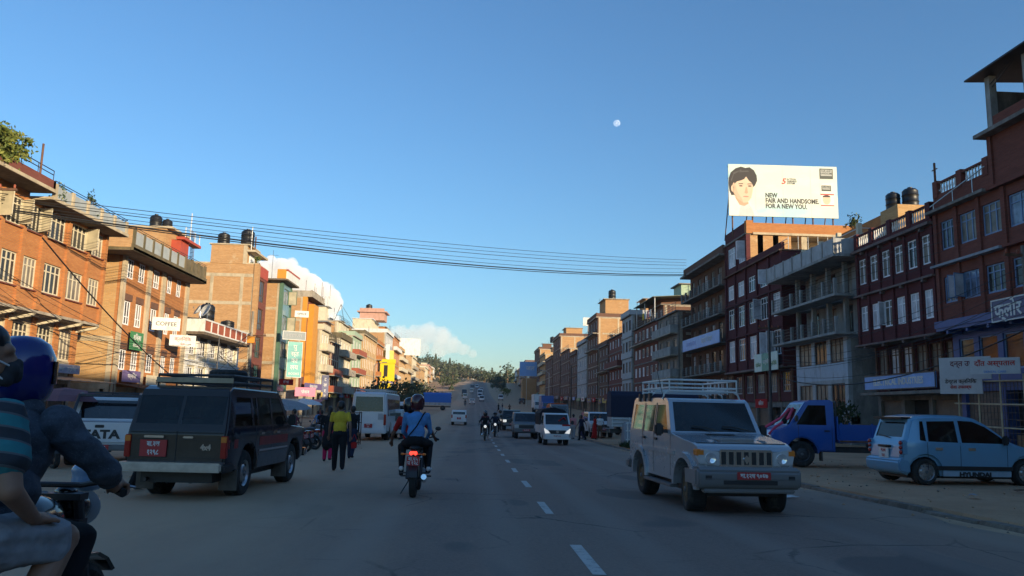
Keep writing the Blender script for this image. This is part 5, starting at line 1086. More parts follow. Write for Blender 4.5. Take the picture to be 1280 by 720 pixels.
    def two(s, name, x0, x1, y0, y1, z0, z1, m, bevel=0, parent=None):
        return [s.box(name, x0, x1, sg*y0, sg*y1, z0, z1, m, bevel, parent) for sg in (1, -1)]
    def text(s, body, size, loc, rot, m, bold=.003, xs=1, parent=None, ext=.002):
        return link('lettering', text_mesh(body, size, ext, bold, xs, mat_=m), parent or s.o, loc, rot)
    def plate(s, x, z, y, front, lines, m='plate_red', w=.45, h=.22, ink='plate_white', rx=0):
        p = s.box('number_plate', x-.01, x+.01, y-w/2, y+w/2, z-h/2, z+h/2, m)
        for i, t in enumerate(lines):
            sz = h*.82/len(lines); zz = z+h/2-h*(i+.5)/len(lines)
            s.text(t, sz, (x+(.012 if front else -.012), y, zz), (math.pi/2, 0, math.pi/2 if front else -math.pi/2), ink, .004, .9, p, .001)
        return p
    def mirror(s, x, y, z, m='plastic_black'):
        for sg in (1, -1):
            o = s.box('wing_mirror', x-.05, x+.04, sg*(y+.06), sg*(y+.22), z-.09, z+.12, m, .03); s.box('mirror_arm', x-.02, x+.02, sg*(y-.02), sg*(y+.07), z-.03, z, m, parent=o)
def tumble(hw, belt, roof, tum=.12, ends=(-2.2, 2.2), nose=.12, tail=.06, rnd=.35, barrel=.03, base=.4):
    def f(x, z):
        w = hw
        if z > belt: w -= tum*((z-belt)/(roof-belt))
        else: w -= barrel*((belt-z)/max(.1, belt-base))**2*.8
        if x > ends[1]-rnd: w -= nose*((x-ends[1]+rnd)/rnd)**2
        if x < ends[0]+rnd: w -= tail*((ends[0]+rnd-x)/rnd)**2
        return w
    return f

mat('lamp_glass', (.80, .82, .85), .06, .6, spec=1.0, var=.05)
def land_cruiser():
    c = Car('station_wagon', 'dark blue black off-road estate car with roof rack and red plate, seen from behind', 'car', (-4.68, 15.85, gz(16)), R(90-3), scale=1.06); c.o.scale.y = .94
    rw = .375; xr, xf = -1.30, 1.43; c.cut = True
    prof = [(-2.28, .50), (xr-.52, .44)] + arch(xr, .46, 9, .40) + [(xr+.5, .42), (xf-.5, .42)] + arch(xf, .46, 9, .40) + [(2.2, .50), (2.30, .62), (2.30, 1.0), (2.22, 1.06), (1.10, 1.13), (.62, 1.66), (.45, 1.74), (-1.9, 1.76), (-2.06, 1.70), (-2.28, 1.10), (-2.31, 1.02), (-2.31, .56)]
    wf = tumble(.90, 1.06, 1.76, .13, (-2.31, 2.30), .07, .05, .3)
    # scuffed brown-black tailgate, glossy navy flanks
    body = c.shell('body', prof, .9, wf, ['car_navy', 'car_brownblack'], .05, matf=lambda p, n: 1 if n.x < -.6 else 0)
    c.side('window', [(-2.02, 1.14), (-1.15, 1.14), (-1.15, 1.60), (-1.82, 1.60)], 'car_glass_tint'); c.side('window', [(-1.06, 1.14), (-.88, 1.14), (-.88, 1.60), (-1.06, 1.60)], 'car_glass')
    c.side('window', [(-.82, 1.14), (-.12, 1.14), (-.12, 1.61), (-.82, 1.61)], 'car_glass'); c.side('window', [(-.02, 1.14), (.86, 1.14), (.48, 1.61), (-.02, 1.61)], 'car_glass')
    c.side('side_stripe', [(-2.22, .80), (-1.86, .80), (-1.86, .94), (-2.22, .94)], 'stripe_red', .004, .006); c.side('side_stripe', [(-.78, .80), (.9, .80), (.9, .95), (-.78, .95)], 'stripe_red', .004, .006)
    c.side('trim_strip', [(-.78, .70), (.92, .70), (.92, .735), (-.78, .735)], 'chrome', .012, .014); c.side('sill_panel', [(-.78, .43), (.90, .43), (.90, .67), (-.78, .67)], 'plastic_grey', .005, .008)
    for sg, z in ((1, 0), (-1, 0)):
        c.text('TOYOTA', .19, (.05*sg, sg*(.90-.02), .54), (math.pi/2, 0, 0 if sg < 0 else math.pi), 'plastic_black', .006, 1.1)
    for x in (-.98, -.07): c.side('door_seam', [(x-.006, .5), (x+.006, .5), (x+.006, 1.12), (x-.006, 1.12)], 'plastic_black', .003, .004)
    c.side('door_handle', [(-.78, .985), (-.6, .985), (-.6, 1.02), (-.78, 1.02)], 'chrome', .03, .03); c.side('door_handle', [(.12, .985), (.3, .985), (.3, 1.02), (.12, 1.02)], 'chrome', .03, .03)
    # rear: two barn doors with glass, lamps, plate
    rp = lambda z: -2.28+(z-1.10)*(.22/.60) if z > 1.1 else -2.305
    for a, b, nm in ((-.76, -.03, 'rear_door_glass'), (.03, .76, 'rear_door_glass')):
        ob = c.across('rear_window', (rp(1.17), 1.17), (rp(1.60), 1.60), 'car_glass_tint', y0=a, y1=b, off=.006)
    c.box('door_gap', -2.318, -2.30, -.008, .008, .60, 1.06, 'plastic_black'); c.box('belt_seam', -2.318, -2.30, -.8, .8, 1.035, 1.05, 'plastic_black')
    for y0, y1 in ((-.76, -.06), (.16, .76)):
        for q in ((.66, .67), (.93, .94)): c.box('pressing', -2.318, -2.30, y0, y1, *q, 'plastic_black')
    for sg in (1, -1):
        t = c.box('tail_lamp', -2.335, -2.25, sg*.78, sg*.885, .66, 1.0, 'red_lamp', .012); c.box('indicator', -2.338, -2.27, sg*.785, sg*.88, .90, .985, 'amber_lamp', parent=t)
    c.plate(-2.33, .80, .38, False, ('बा.२ज', '१२९८'), w=.46, h=.25)
    c.box('plate_lamp', -2.36, -2.31, .2, .55, .955, .99, 'chrome', .01); c.box('door_handle', -2.34, -2.31, -.3, -.12, .955, .985, 'chrome', .008); c.text('4x4', .12, (-2.322, -.52, .82), (math.pi/2, 0, -math.pi/2), 'chrome', .006)
    c.box('rear_bumper', -2.52, -2.26, -.88, .88, .46, .60, 'steel', .025); c.two('bumper_end', -2.5, -2.0, .86, .93, .45, .585, 'plastic_black', .03)
    c.box('front_bumper', 2.28, 2.46, -.9, .9, .46, .62, 'chrome', .03); c.two('headlamp', 2.27, 2.33, .45, .82, .72, .92, 'clear_lamp', .02); c.box('grille', 2.27, 2.325, -.42, .42, .70, .94, 'plastic_black')
    c.across('windscreen', (1.03, 1.19), (.64, 1.63), 'car_glass', .86)
    c.box('underbody', -2.2, 2.1, -.62, .62, .28, .52, 'plastic_black')
    mb = MB(); mb.cyl((-2.1, .45, .34), (-1.3, .45, .34), .09, n=10); mb.cyl((-1.3, -.68, .37), (-1.3, .68, .37), .07, n=8); mb.ball((-1.3, .1, .37), .15); mb.cyl((-2.3, .5, .33), (-2.0, .5, .33), .03, n=8); mb.build('axle', 'steel_dark', c.o)
    for x in (xr, xf):
        for sg in (1, -1): c.wheel(x, sg*.80, rw, .23, 'steel', 'holes', .56)
    for x in (xr-.5, xf-.5): c.two('mud_flap', x-.015, x+.015, .58, .9, .14, .46, 'mud_flap')
    c.two('wheel_arch', 0, 0, 0, 0, 0, 0, 'plastic_black') if False else None
    c.cabin(-2.1, 1.0, .56, 1.10, .76, ((.35, (.4, -.4)), (-.55, (0,)), (-1.55, (0,))), .72, 'seat_pale')
    c.mirror(.82, .86, 1.2)
    # roof rack with a spare tyre
    r = MB()
    for z in (1.83, 1.94):
        for sg in (1, -1): r.cyl((-1.75, sg*.68, z), (.35, sg*.68, z), .022, n=6)
        for x in (-1.75, .35): r.cyl((x, -.68, z), (x, .68, z), .022, n=6)
    for x in (-1.75, -1.05, -.35, .35):
        for sg in (1, -1): r.cyl((x, sg*.68, 1.74), (x, sg*.68, 1.94), .018, n=6)
    for x in np.arange(-1.7, .35, .22): r.box(x-.03, x+.03, -.67, .67, 1.815, 1.835)
    rk = r.build('roof_rack', 'steel_dark', c.o); c.box('rack_board', -1.79, -1.76, -.7, .7, 1.82, 1.90, 'wood_pale', parent=rk)
    mb = MB(); mb.lathe([(.2, 0), (.30, -.02), (.36, .02), (.37, .11), (.36, .2), (.30, .24), (.2, .22)], n=24, close=True); sp = mb.build('spare_tyre', 'rubber', rk, smooth=40, loc=(-.55, -.1, 1.84))
    return c
def bolero():
    c = Car('jeep', 'silver grey jeep-style wagon with slatted grille and white roof carrier, front to camera', 'car', (4.22, 14.75, gz(14.8)), R(-90+3), scale=1.03)
    xr, xf, rw = -1.22, 1.46, .36; c.cut = True
    prof = [(-2.02, .52), (xr-.5, .48)] + arch(xr, .44, 9, .38) + [(xr+.48, .44), (xf-.46, .44)] + arch(xf, .45, 9, .40) + [(1.93, .52), (2.0, .60), (2.02, .98), (1.96, 1.04), (1.80, 1.09), (.82, 1.20), (.74, 1.22), (.38, 1.74), (.24, 1.80), (-1.85, 1.83), (-1.98, 1.78), (-2.04, 1.16), (-2.05, 1.0), (-2.05, .6)]
    def wf(x, z):
        w = .80
        if z > 1.15: w -= .09*(z-1.15)/.68
        if x > 1.3: w -= .05*((x-1.3)/.7)**2
        return w
    body = c.shell('body', prof, .80, wf, ['car_silver'], .035)
    c.side('window', [(-1.86, 1.22), (-1.16, 1.22), (-1.16, 1.68), (-1.82, 1.70)], 'car_glass'); c.side('window', [(-1.02, 1.2), (-.36, 1.2), (-.36, 1.68), (-1.02, 1.68)], 'car_glass'); c.side('window', [(-.24, 1.2), (.56, 1.2), (.24, 1.68), (-.24, 1.68)], 'car_glass')
    for a, b in ((-1.10, -1.06), (-.32, -.28)): c.side('door_pillar', [(a, 1.18), (b, 1.18), (b, 1.72), (a, 1.72)], 'plastic_black', .006, .008)
    for x in (-1.08, -.3, .72): c.side('door_seam', [(x-.006, .5), (x+.006, .5), (x+.006, 1.18), (x-.006, 1.18)], 'plastic_black', .003, .004)
    c.side('body_strip', [(-1.98, .86), (.98, .86), (.98, .93), (-1.98, .93)], 'car_silver', .022, .03); c.side('door_handle', [(-.98, 1.06), (-.84, 1.06), (-.84, 1.1), (-.98, 1.1)], 'plastic_black', .03, .03); c.side('door_handle', [(-.2, 1.06), (-.06, 1.06), (-.06, 1.1), (-.2, 1.1)], 'plastic_black', .03, .03)
    for cx, ra in ((xf, .45), (xr, .44)):
        a = arch(cx, ra+.09, 11, .39); b = arch(cx, ra, 11, .39); c.side('arch_flare', a+b[::-1], 'car_silver', .045, .06)
    ws = c.across('windscreen', (.735, 1.245), (.39, 1.735), 'car_glass', .90)
    fr = MB()
    for y0, y1 in ((-.6, -.06), (.06, .6)): pass
    for ya, yb in ((.62, .12), (.02, -.42)):
        w = MB(); w.tube([(.79, ya, 1.25), (.73, (ya+yb)/2, 1.31), (.71, yb, 1.33)], .014, 5); w.build('wiper', 'plastic_black', ws)
    for y in (.34, -.34):    # headrests and seat tops seen through the glass
        pass
    # front: grille with vertical slats, headlamps, bumper
    g = c.box('grille', 1.975, 2.035, -.42, .42, .74, 1.0, 'chrome', .015)
    for i in range(7): c.box('slot', 2.03, 2.042, -.36+i*.12-.035, -.36+i*.12+.035, .775, .965, 'plastic_black', parent=g)
    mb = MB(); mb.prism([(0.0, .92), (.05, .86), (.0, .78), (-.05, .86)], 'X', 2.043, 2.055); mb.build('badge', 'chrome', g)
    for sg in (1, -1):
        q = MB(); q.prism([(sg*.42, .75), (sg*.74, .78), (sg*.785, .98), (sg*.70, 1.01), (sg*.42, .96)], 'X', 1.90, 2.035); h = q.build('headlamp', 'clear_lamp', c.o, bevel=.012)
        q = MB(); q.lathe([(0, .0), (.04, .01), (.075, .024), (.085, .024), (.088, .0)], (2.032, sg*.565, .865), 'X', 20); q.build('reflector', 'lamp_glass', h, smooth=50); c.box('indicator', 1.86, 2.042, sg*.66, sg*.785, .90, 1.0, 'amber_lamp', .015, parent=h)
    bp = [(1.9, .40), (2.12, .42), (2.18, .50), (2.18, .68), (2.12, .74), (1.9, .74)]
    mb = MB(); mb.prism(bp, 'Y', -.81, .81); bm_ = mb.build('front_bumper', 'bumper_dusty', c.o, smooth=40, bevel=.03); c.two('bumper_corner', 1.55, 2.12, .75, .83, .44, .73, 'bumper_dusty', .04)
    c.box('air_slot', 2.17, 2.19, -.42, .42, .49, .55, 'plastic_black', parent=bm_); c.plate(2.195, .62, .05, True, ('बा.१२च ९०६७',), w=.52, h=.11); c.two('fog_lamp', 2.14, 2.185, .58, .72, .54, .64, 'plastic_black', .02, parent=bm_)
    c.across('bonnet_seam', (1.82, 1.088), (1.80, 1.09), 'plastic_black', .93, .004); mb = MB(); mb.box(1.0, 1.75, -.32, .32, 1.10, 1.12)
    for yy in (-.42, .42): c.box('bonnet_crease', .95, 1.78, yy-.012, yy+.012, 1.09, 1.135, 'car_silver', .01)
    mb = MB(); [mb.box(.86+i*.05, .885+i*.05, -.25, .25, 1.196-i*.006, 1.203-i*.006) for i in range(3)]; mb.build('cowl_vent', 'plastic_black', c.o)
    c.box('bumper_insert', 2.178, 2.187, -.70, .70, .565, .575, 'plastic_grey', parent=bm_); c.box('lower_lip', 2.0, 2.15, -.72, .72, .36, .42, 'bumper_dusty', .02, parent=bm_)
    mb = MB(); mb.cyl((.30, -.78, 1.75), (-.1, -.80, 2.35), .006, n=4); mb.build('aerial', 'plastic_black', c.o)
    c.box('bonnet_ridge', .95, 1.72, -.3, .3, 1.10, 1.165, 'car_silver', .05)
    c.box('underbody', -1.9, 1.8, -.6, .6, .28, .5, 'plastic_black'); c.two('side_step', -.72, .95, .73, .88, .33, .38, 'plastic_grey', .015); c.two('rear_bumper_end', -2.16, -1.9, .5, .86, .45, .62, 'plastic_grey', .03); c.two('mirror_stalk', .5, .54, .79, .86, 1.2, 1.26, 'plastic_black')
    for sg in (1, -1): c.box('wing_mirror', .42, .52, sg*.85, sg*1.0, 1.15, 1.36, 'plastic_black', .03)
    for x in (xr, xf):
        for sg in (1, -1):
            w = c.wheel(x, sg*.745, rw, .22, 'rust_dust', 'holes', .6)
            if x == xf: w.rotation_euler.z += R(-8)
    c.cabin(-1.9, .8, .58, 1.18, .68, ((.0, (.36, -.36)), (-.85, (0,)), (-1.6, (0,))), .5)
    # roof carrier
    r = MB()
    for z in (1.99, 2.13):
        for sg in (1, -1): r.cyl((-1.7, sg*.62, z), (.1, sg*.62, z), .018, n=6)
        for x in (-1.7, .1): r.cyl((x, -.62, z), (x, .62, z), .018, n=6)
    for x in (-1.7, -1.25, -.8, -.35, .1):
        for sg in (1, -1): r.cyl((x, sg*.62, 1.9), (x, sg*.62, 2.13), .015, n=6)
        r.cyl((x, -.62, 1.93), (x, .62, 1.93), .016, n=6)
    for x in (-1.6, -.8, .0):
        for sg in (1, -1): r.tube([(x, sg*.60, 1.93), (x, sg*.68, 1.88), (x, sg*.72, 1.78)], .016, 6)
    r.build('roof_carrier', 'rail_white', c.o)
    for x in (-1.5, -1.15, -.8): c.two('gutter_clamp', x-.05, x+.05, .69, .75, 1.75, 1.9, 'plastic_black')
    return c
mat('rust_dust', (.16, .105, .06), .9, .2, var=.35, scale=8)
def santro():
    c = Car('hatchback', 'light blue tall hatchback parked side-on beside the kerb', 'car', (11.75, 19.3, gz(19.3)+.115), R(4), scale=1.06)
    xr, xf, rw = -1.19, 1.19, .285; c.cut = True
    prof = [(-1.68, .36), (-1.64, .24), (xr-.36, .2)] + arch(xr, .335, 9, .28) + [(xr+.36, .2), (xf-.36, .2)] + arch(xf, .335, 9, .28) + [(1.62, .22), (1.74, .32), (1.76, .50), (1.70, .66), (1.52, .76), (1.02, .90), (.86, .96), (.34, 1.34), (.08, 1.47), (-.3, 1.525), (-.9, 1.53), (-1.30, 1.49), (-1.44, 1.42), (-1.60, .98), (-1.66, .84), (-1.70, .58)]
    wf = tumble(.765, .90, 1.53, .15, (-1.7, 1.76), .24, .16, .6, .04, .25)
    c.shell('body', prof, .765, wf, ['car_lightblue'], .07, .1, .1)
    c.side('window', [(-1.30, .97), (-1.17, .945), (-1.17, 1.38), (-1.24, 1.38)], 'car_glass'); c.side('window', [(-1.12, .945), (-.42, .93), (-.42, 1.40), (-1.08, 1.38)], 'car_glass'); c.side('window', [(-.33, .93), (.62, .92), (.72, .99), (.30, 1.28), (.02, 1.395), (-.33, 1.41)], 'car_glass')
    c.side('side_moulding', [(-.98, .33), (.86, .33), (.86, .42), (-.98, .42)], 'plastic_black', .016, .018); c.side('sill_band', [(-.8, .2), (.82, .2), (.82, .31), (-.8, .31)], 'sill_pale', .006, .008)
    for sg in (-1, 1): c.text('HYUNDAI', .135, (.05*sg, sg*.757, .24), (math.pi/2, 0, 0 if sg < 0 else math.pi), 'plastic_black', .008, 1.25)
    for x in (-1.15, -.375, .74): c.side('door_seam', [(x-.005, .32), (x+.005, .32), (x+.005, .93), (x-.005, .93)], 'plastic_black', .003, .004)
    for x in (-.98, -.2): c.side('door_handle', [(x, .76), (x+.17, .76), (x+.17, .82), (x, .82)], 'chrome', .022, .025)
    rw_ = c.across('rear_window', (-1.575, 1.02), (-1.46, 1.35), 'car_glass', .80); c.box('roof_spoiler', -1.62, -1.36, -.56, .56, 1.42, 1.47, 'plastic_black', .02); w = MB(); w.tube([(-1.61, -.1, 1.0), (-1.60, .35, 1.06)], .012, 5); w.build('wiper', 'plastic_black', rw_)
    for sg in (1, -1):
        t = c.box('tail_lamp', -1.71, -1.5, sg*.545, sg*.665, .62, .96, 'car_lightblue', .04)
        for z in (.70, .80, .90):
            q = MB(); q.ball((-1.695, sg*.61, z), (.03, .05, .05)); q.build('lamp', 'red_lamp', t, smooth=60)
    c.plate(-1.72, .66, 0, False, ('बा.४च', '२३८'), 'plate_white', .36, .22, 'plate_red'); c.box('plate_hood', -1.74, -1.64, -.22, .22, .79, .84, 'plastic_black', .015)
    mb = MB(); mb.prism([(-1.78, .34), (-1.74, .26), (-1.5, .24), (-1.5, .56), (-1.74, .56), (-1.79, .5)], 'Y', -.66, .66); mb.build('rear_bumper', 'car_lightblue', c.o, smooth=40, bevel=.03)
    c.across('windscreen', (.84, .985), (.36, 1.325), 'car_glass', .86); c.two('headlamp', 1.56, 1.70, .38, .62, .56, .72, 'clear_lamp', .04); c.box('grille', 1.72, 1.765, -.3, .3, .5, .6, 'plastic_black', .01); c.mirror(.66, .70, .98, 'plastic_black'); c.box('underbody', -1.5, 1.5, -.5, .5, .14, .3, 'plastic_black'); c.cabin(-1.4, .8, .34, .90, .60, ((.05, (.32, -.32)), (-.8, (0,))), .5)
    for x in (xr, xf):
        for sg in (1, -1): c.wheel(x, sg*.70, rw, .16, 'steel', 'spokes', .66)
mat('sill_pale', (.30, .40, .50), .4); mat('cloth_sash', (.62, .06, .12), .8)
def blue_truck():
    c = Car('light_truck', 'bright blue open light truck with red cloth tied on its windscreen', 'truck', (12.05, 25.9, gz(26)+.13), R(180-6), scale=1.0)
    xf, xr, rw = 1.55, -1.75, .40; c.cut = True
    prof = [(.52, .5), (xf-.56, .5)] + arch(xf, .50, 9, .42) + [(xf+.56, .46), (2.42, .46), (2.50, .6), (2.50, .98), (2.40, 1.12), (1.95, 1.28), (1.42, 2.02), (1.25, 2.10), (.62, 2.12), (.52, 2.05)]
    wf = tumble(.92, 1.2, 2.12, .11, (.52, 2.5), .12, .0, .4)
    c.shell('cab', prof, .92, wf, ['truck_blue'], .06)
    c.side('window', [(.78, 1.32), (1.72, 1.32), (1.32, 1.94), (.78, 1.94)], 'car_glass'); ws = c.across('windscreen', (1.92, 1.34), (1.46, 1.97), 'car_glass', .86)
    for x in (.62, 1.66): c.side('door_seam', [(x-.006, .6), (x+.006, .6), (x+.006, 1.3), (x-.006, 1.3)], 'plastic_black', .003, .004)
    c.side('door_handle', [(.7, 1.12), (.86, 1.12), (.86, 1.16), (.7, 1.16)], 'plastic_black', .03, .03); c.box('front_bumper', 2.46, 2.62, -.92, .92, .46, .66, 'plastic_black', .03); c.box('grille', 2.49, 2.52, -.55, .55, .72, .96, 'plastic_black'); c.two('headlamp', 2.44, 2.535, .58, .82, .72, .94, 'clear_lamp', .03)
    for sg, y in ((1, .62), (-1, -.5)):
        mb = MB(); mb.tube([(1.6, y*.3, 1.84), (1.86, y*.8, 1.5), (2.3, y, 1.22), (2.52, y*1.1, 1.0)], .045, 6); mb.build('red_sash', 'cloth_sash', ws)
    mb = MB(); mb.ball((1.98, .52, 1.42), (.09, .12, .10), m=0); mb.build('sash_knot', 'cloth_black', ws)
    c.box('rear_window', .505, .515, -.6, .6, 1.45, 1.92, 'car_glass'); c.cabin(.6, 1.9, .7, 1.3, .74, ((.95, (0,)),), 1.5); c.box('chassis', -2.7, 2.2, -.4, .4, .46, .62, 'steel_dark')
    bed = c.box('cargo_floor', -2.75, .42, -.95, .95, .78, .86, 'truck_blue')
    for sg in (1, -1):
        sd = c.box('side_board', -2.75, .42, sg*.91, sg*.96, .87, 1.34, 'truck_blue', parent=bed)
        for z in (.95, 1.08, 1.21): c.box('rib', -2.72, .40, sg*.961, sg*.975, z, z+.05, 'truck_blue', parent=sd)
        c.box('edge_rail', -2.74, .41, sg*.962, sg*.98, .80, .855, 'rust', parent=sd)
        for x in (-2.6, -1.6, -.6, .35): c.box('stake', x-.03, x+.03, sg*.975, sg*.99, .86, 1.4, 'truck_blue', parent=sd)
    c.box('tail_board', -2.8, -2.755, -.95, .95, .87, 1.34, 'truck_blue', parent=bed); c.box('head_board', .43, .47, -.95, .95, .87, 1.6, 'truck_blue', parent=bed)
    mb = MB()
    for y in (-.8, -.3, .3, .8): mb.cyl((.45, y, 1.3), (.45, y, 2.05), .03)
    mb.cyl((.45, -.85, 2.05), (.45, .85, 2.05), .03); mb.build('ladder_rack', 'steel_dark', c.o)
    for x in (xf, xr):
        for sg in (1, -1): c.wheel(x, sg*.84, rw, .22, 'steel_dark', 'holes', .58)
    c.two('mud_flap', xf-.62, xf-.6, .6, .92, .2, .5, 'mud_flap'); c.mirror(1.75, .9, 1.5); c.two('rear_lamp', -2.8, -2.76, .7, .9, .62, .72, 'red_lamp')
def mini_truck(label, loc, rz):
    c = Car('mini_truck', label, 'truck', loc, rz)
    xf, xr, rw = 1.15, -1.15, .30
    prof = [(.35, .42), (xf-.42, .4)] + arch(xf, .38, 7, .34) + [(xf+.4, .36), (1.92, .36), (2.02, .5), (2.0, .92), (1.86, 1.12), (1.42, 1.72), (1.28, 1.78), (.45, 1.78), (.35, 1.7)]
    wf = tumble(.76, 1.1, 1.78, .09, (.35, 2.02), .10, 0, .4)
    c.shell('cab', prof, .76, wf, ['car_white'], .07); c.across('windscreen', (1.85, 1.16), (1.45, 1.69), 'car_glass', .90); c.side('window', [(.6, 1.12), (1.62, 1.12), (1.3, 1.62), (.6, 1.62)], 'car_glass')
    ga = MB(); ga.prism([(-.5, .84), (.5, .84), (.36, .64), (-.36, .64)], 'X', 2.0, 2.03); g = ga.build('grille', 'plastic_black', c.o); q = MB(); q.cyl((2.03, 0, .75), (2.045, 0, .75), .08, n=16); q.build('badge', 'chrome', g)
    for sg in (1, -1): q = MB(); q.prism([(sg*.42, .68), (sg*.68, .66), (sg*.74, .94), (sg*.56, .84)], 'X', 1.90, 2.02); q.build('headlamp', 'headlight_on', c.o)
    c.plate(2.035, .52, .0, True, ('बा.३ख ४५१',), 'plate_white', .5, .13, 'plate_red'); c.box('front_bumper', 1.95, 2.05, -.72, .72, .34, .46, 'car_white', .02); c.mirror(1.6, .76, 1.25)
    rb = MB(); rb.tube([(1.72, .5, 1.42), (1.62, .42, 1.55), (1.74, .1, 1.34)], .03, 5); rb.box(1.86, 1.9, .28, .72, 1.08, 1.16); rb.build('red_ribbon', 'cloth_red', c.o)
    c.box('chassis', -2.0, 1.5, -.35, .35, .38, .52, 'steel_dark'); c.box('cargo_bed', -2.05, .3, -.78, .78, .66, 1.1, 'car_white')
    pts = [(-.80, 1.1), (.80, 1.1), (.80, 1.75), (.62, 1.98), (0, 2.1), (-.62, 1.98), (-.80, 1.75)]
    mb = MB(); mb.prism(pts, 'X', -2.08, .36); mb.build('canvas_cover', 'tarp_dark', c.o, smooth=30, bevel=.03)
    for x in (xf, xr):
        for sg in (1, -1): c.wheel(x, sg*.66, rw, .17, 'steel', 'holes', .58)
    return c
mat('headlight_on', (.9, .88, .8), .2, emit=.45)
def suv(label, loc, rz, paint, cat='car', name='utility_car', hl=True, rack=None, scale=1):
    c = Car(name, label, cat, loc, rz, scale=scale); xr, xf, rw = -1.2, 1.35, .36
    prof = [(-2.05, .5), (xr-.5, .46)] + arch(xr, .44, 7, .38) + [(xr+.46, .42), (xf-.46, .42)] + arch(xf, .44, 7, .38) + [(1.98, .5), (2.05, .62), (2.03, .98), (.95, 1.12), (.45, 1.70), (.3, 1.76), (-1.8, 1.78), (-1.95, 1.7), (-2.08, 1.1), (-2.08, .6)]
    wf = tumble(.85, 1.1, 1.78, .1, (-2.08, 2.05), .07, .05, .35); c.shell('body', prof, .85, wf, [paint], .05)
    c.side('window', [(-1.8, 1.17), (-1.05, 1.17), (-1.05, 1.65), (-1.75, 1.65)], 'car_glass'); c.side('window', [(-.95, 1.17), (-.2, 1.17), (-.2, 1.65), (-.95, 1.65)], 'car_glass'); c.side('window', [(-.1, 1.17), (.74, 1.17), (.34, 1.65), (-.1, 1.65)], 'car_glass')
    c.across('windscreen', (.93, 1.15), (.48, 1.67), 'car_glass', .88); c.across('rear_window', (-2.06, 1.16), (-1.97, 1.64), 'car_glass', .84); c.box('grille', 2.02, 2.07, -.5, .5, .70, .92, 'plastic_black', .01); c.two('headlamp', 1.96, 2.07, .52, .82, .72, .93, 'headlight_on' if hl else 'clear_lamp', .02); c.two('tail_lamp', -2.11, -2.0, .66, .82, .8, 1.15, 'red_lamp', .02)
    c.box('front_bumper', 2.0, 2.16, -.83, .83, .44, .66, 'plastic_grey', .03); c.box('rear_bumper', -2.2, -2.05, -.8, .8, .46, .64, 'plastic_grey', .03); c.plate(2.17, .58, 0, True, ('बा.८च २१७',), w=.5, h=.12); c.plate(-2.12, .85, 0, False, ('बा.६च', '५४०'), w=.4, h=.2); c.mirror(.7, .82, 1.2)
    for x in (xr, xf):
        for sg in (1, -1): c.wheel(x, sg*.75, rw, .2, 'steel_dark', 'holes', .58)
    return c
def pickup():
    c = Car('pickup', 'white double cab pickup with lettered tailgate parked beyond the dark estate car', 'pickup', (-10.1, 23.2, gz(23)), R(90+17), scale=1.05)
    xr, xf, rw = -1.45, 1.6, .37; c.cut = True
    prof = [(-2.5, .52), (xr-.5, .48)] + arch(xr, .45, 7, .4) + [(xr+.46, .44), (xf-.46, .44)] + arch(xf, .45, 7, .4) + [(2.3, .5), (2.4, .62), (2.36, .98), (1.45, 1.12), (.98, 1.66), (.8, 1.74), (-.62, 1.74), (-.74, 1.66), (-.92, 1.10), (-2.5, 1.08)]
    wf = tumble(.88, 1.08, 1.74, .13, (-2.5, 2.4), .08, .02, .35); c.shell('body', prof, .88, wf, ['car_white'], .04)
    c.box('load_bay', -2.44, -.95, -.76, .76, 1.0, 1.085, 'plastic_black'); c.across('rear_window', (-.905, 1.14), (-.765, 1.6), 'car_glass', .84, .012)
    c.side('window', [(-.66, 1.14), (.12, 1.14), (.12, 1.62), (-.58, 1.62)], 'car_glass'); c.side('window', [(.2, 1.14), (1.26, 1.14), (.86, 1.62), (.2, 1.62)], 'car_glass')
    tg = c.box('tailgate', -2.54, -2.49, -.74, .74, .60, 1.08, 'car_white', .015); c.text('TATA', .27, (-2.545, -.03, .79), (math.pi/2, 0, -math.pi/2), 'plastic_black', .014, 1.2, tg); c.box('tailgate_handle', -2.555, -2.53, -.1, .1, .95, 1.02, 'plastic_black', .01, parent=tg)
    mb = MB(); mb.tube([(-2.548, .62, .90), (-2.548, .52, .84), (-2.548, .58, .80)], .02, 6); mb.build('emblem', 'plastic_black', tg)
    c.two('tail_lamp', -2.54, -2.44, .76, .875, .66, 1.05, 'red_lamp', .02); c.box('rear_bumper', -2.66, -2.5, -.85, .85, .42, .56, 'plastic_grey', .03); c.plate(-2.67, .5, 0, False, ('बा.२च ७७३',), w=.5, h=.12)
    mb = MB()
    for sg in (1, -1): mb.tube([(-1.9, sg*.72, 1.08), (-1.15, sg*.70, 1.72), (-.8, sg*.68, 1.76)], .04, 8)
    mb.cyl((-1.15, -.7, 1.72), (-1.15, .7, 1.72), .04); mb.build('sports_bar', 'steel_dark', c.o)
    c.cabin(-.8, 1.3, .6, 1.1, .72, ((.55, (.4, -.4)), (-.3, (0,))), .95)
    rk = MB(); [rk.cyl((x, -.6, 1.8), (x, .6, 1.8), .02) for x in (-.5, .1, .7)]; [rk.cyl((-.5, y, 1.8), (.7, y, 1.8), .02) for y in (-.6, .6)]; rk.build('roof_rack', 'steel_dark', c.o)
    for x in (xr, xf):
        for sg in (1, -1): c.wheel(x, sg*.78, rw, .22, 'steel', 'spokes', .6)
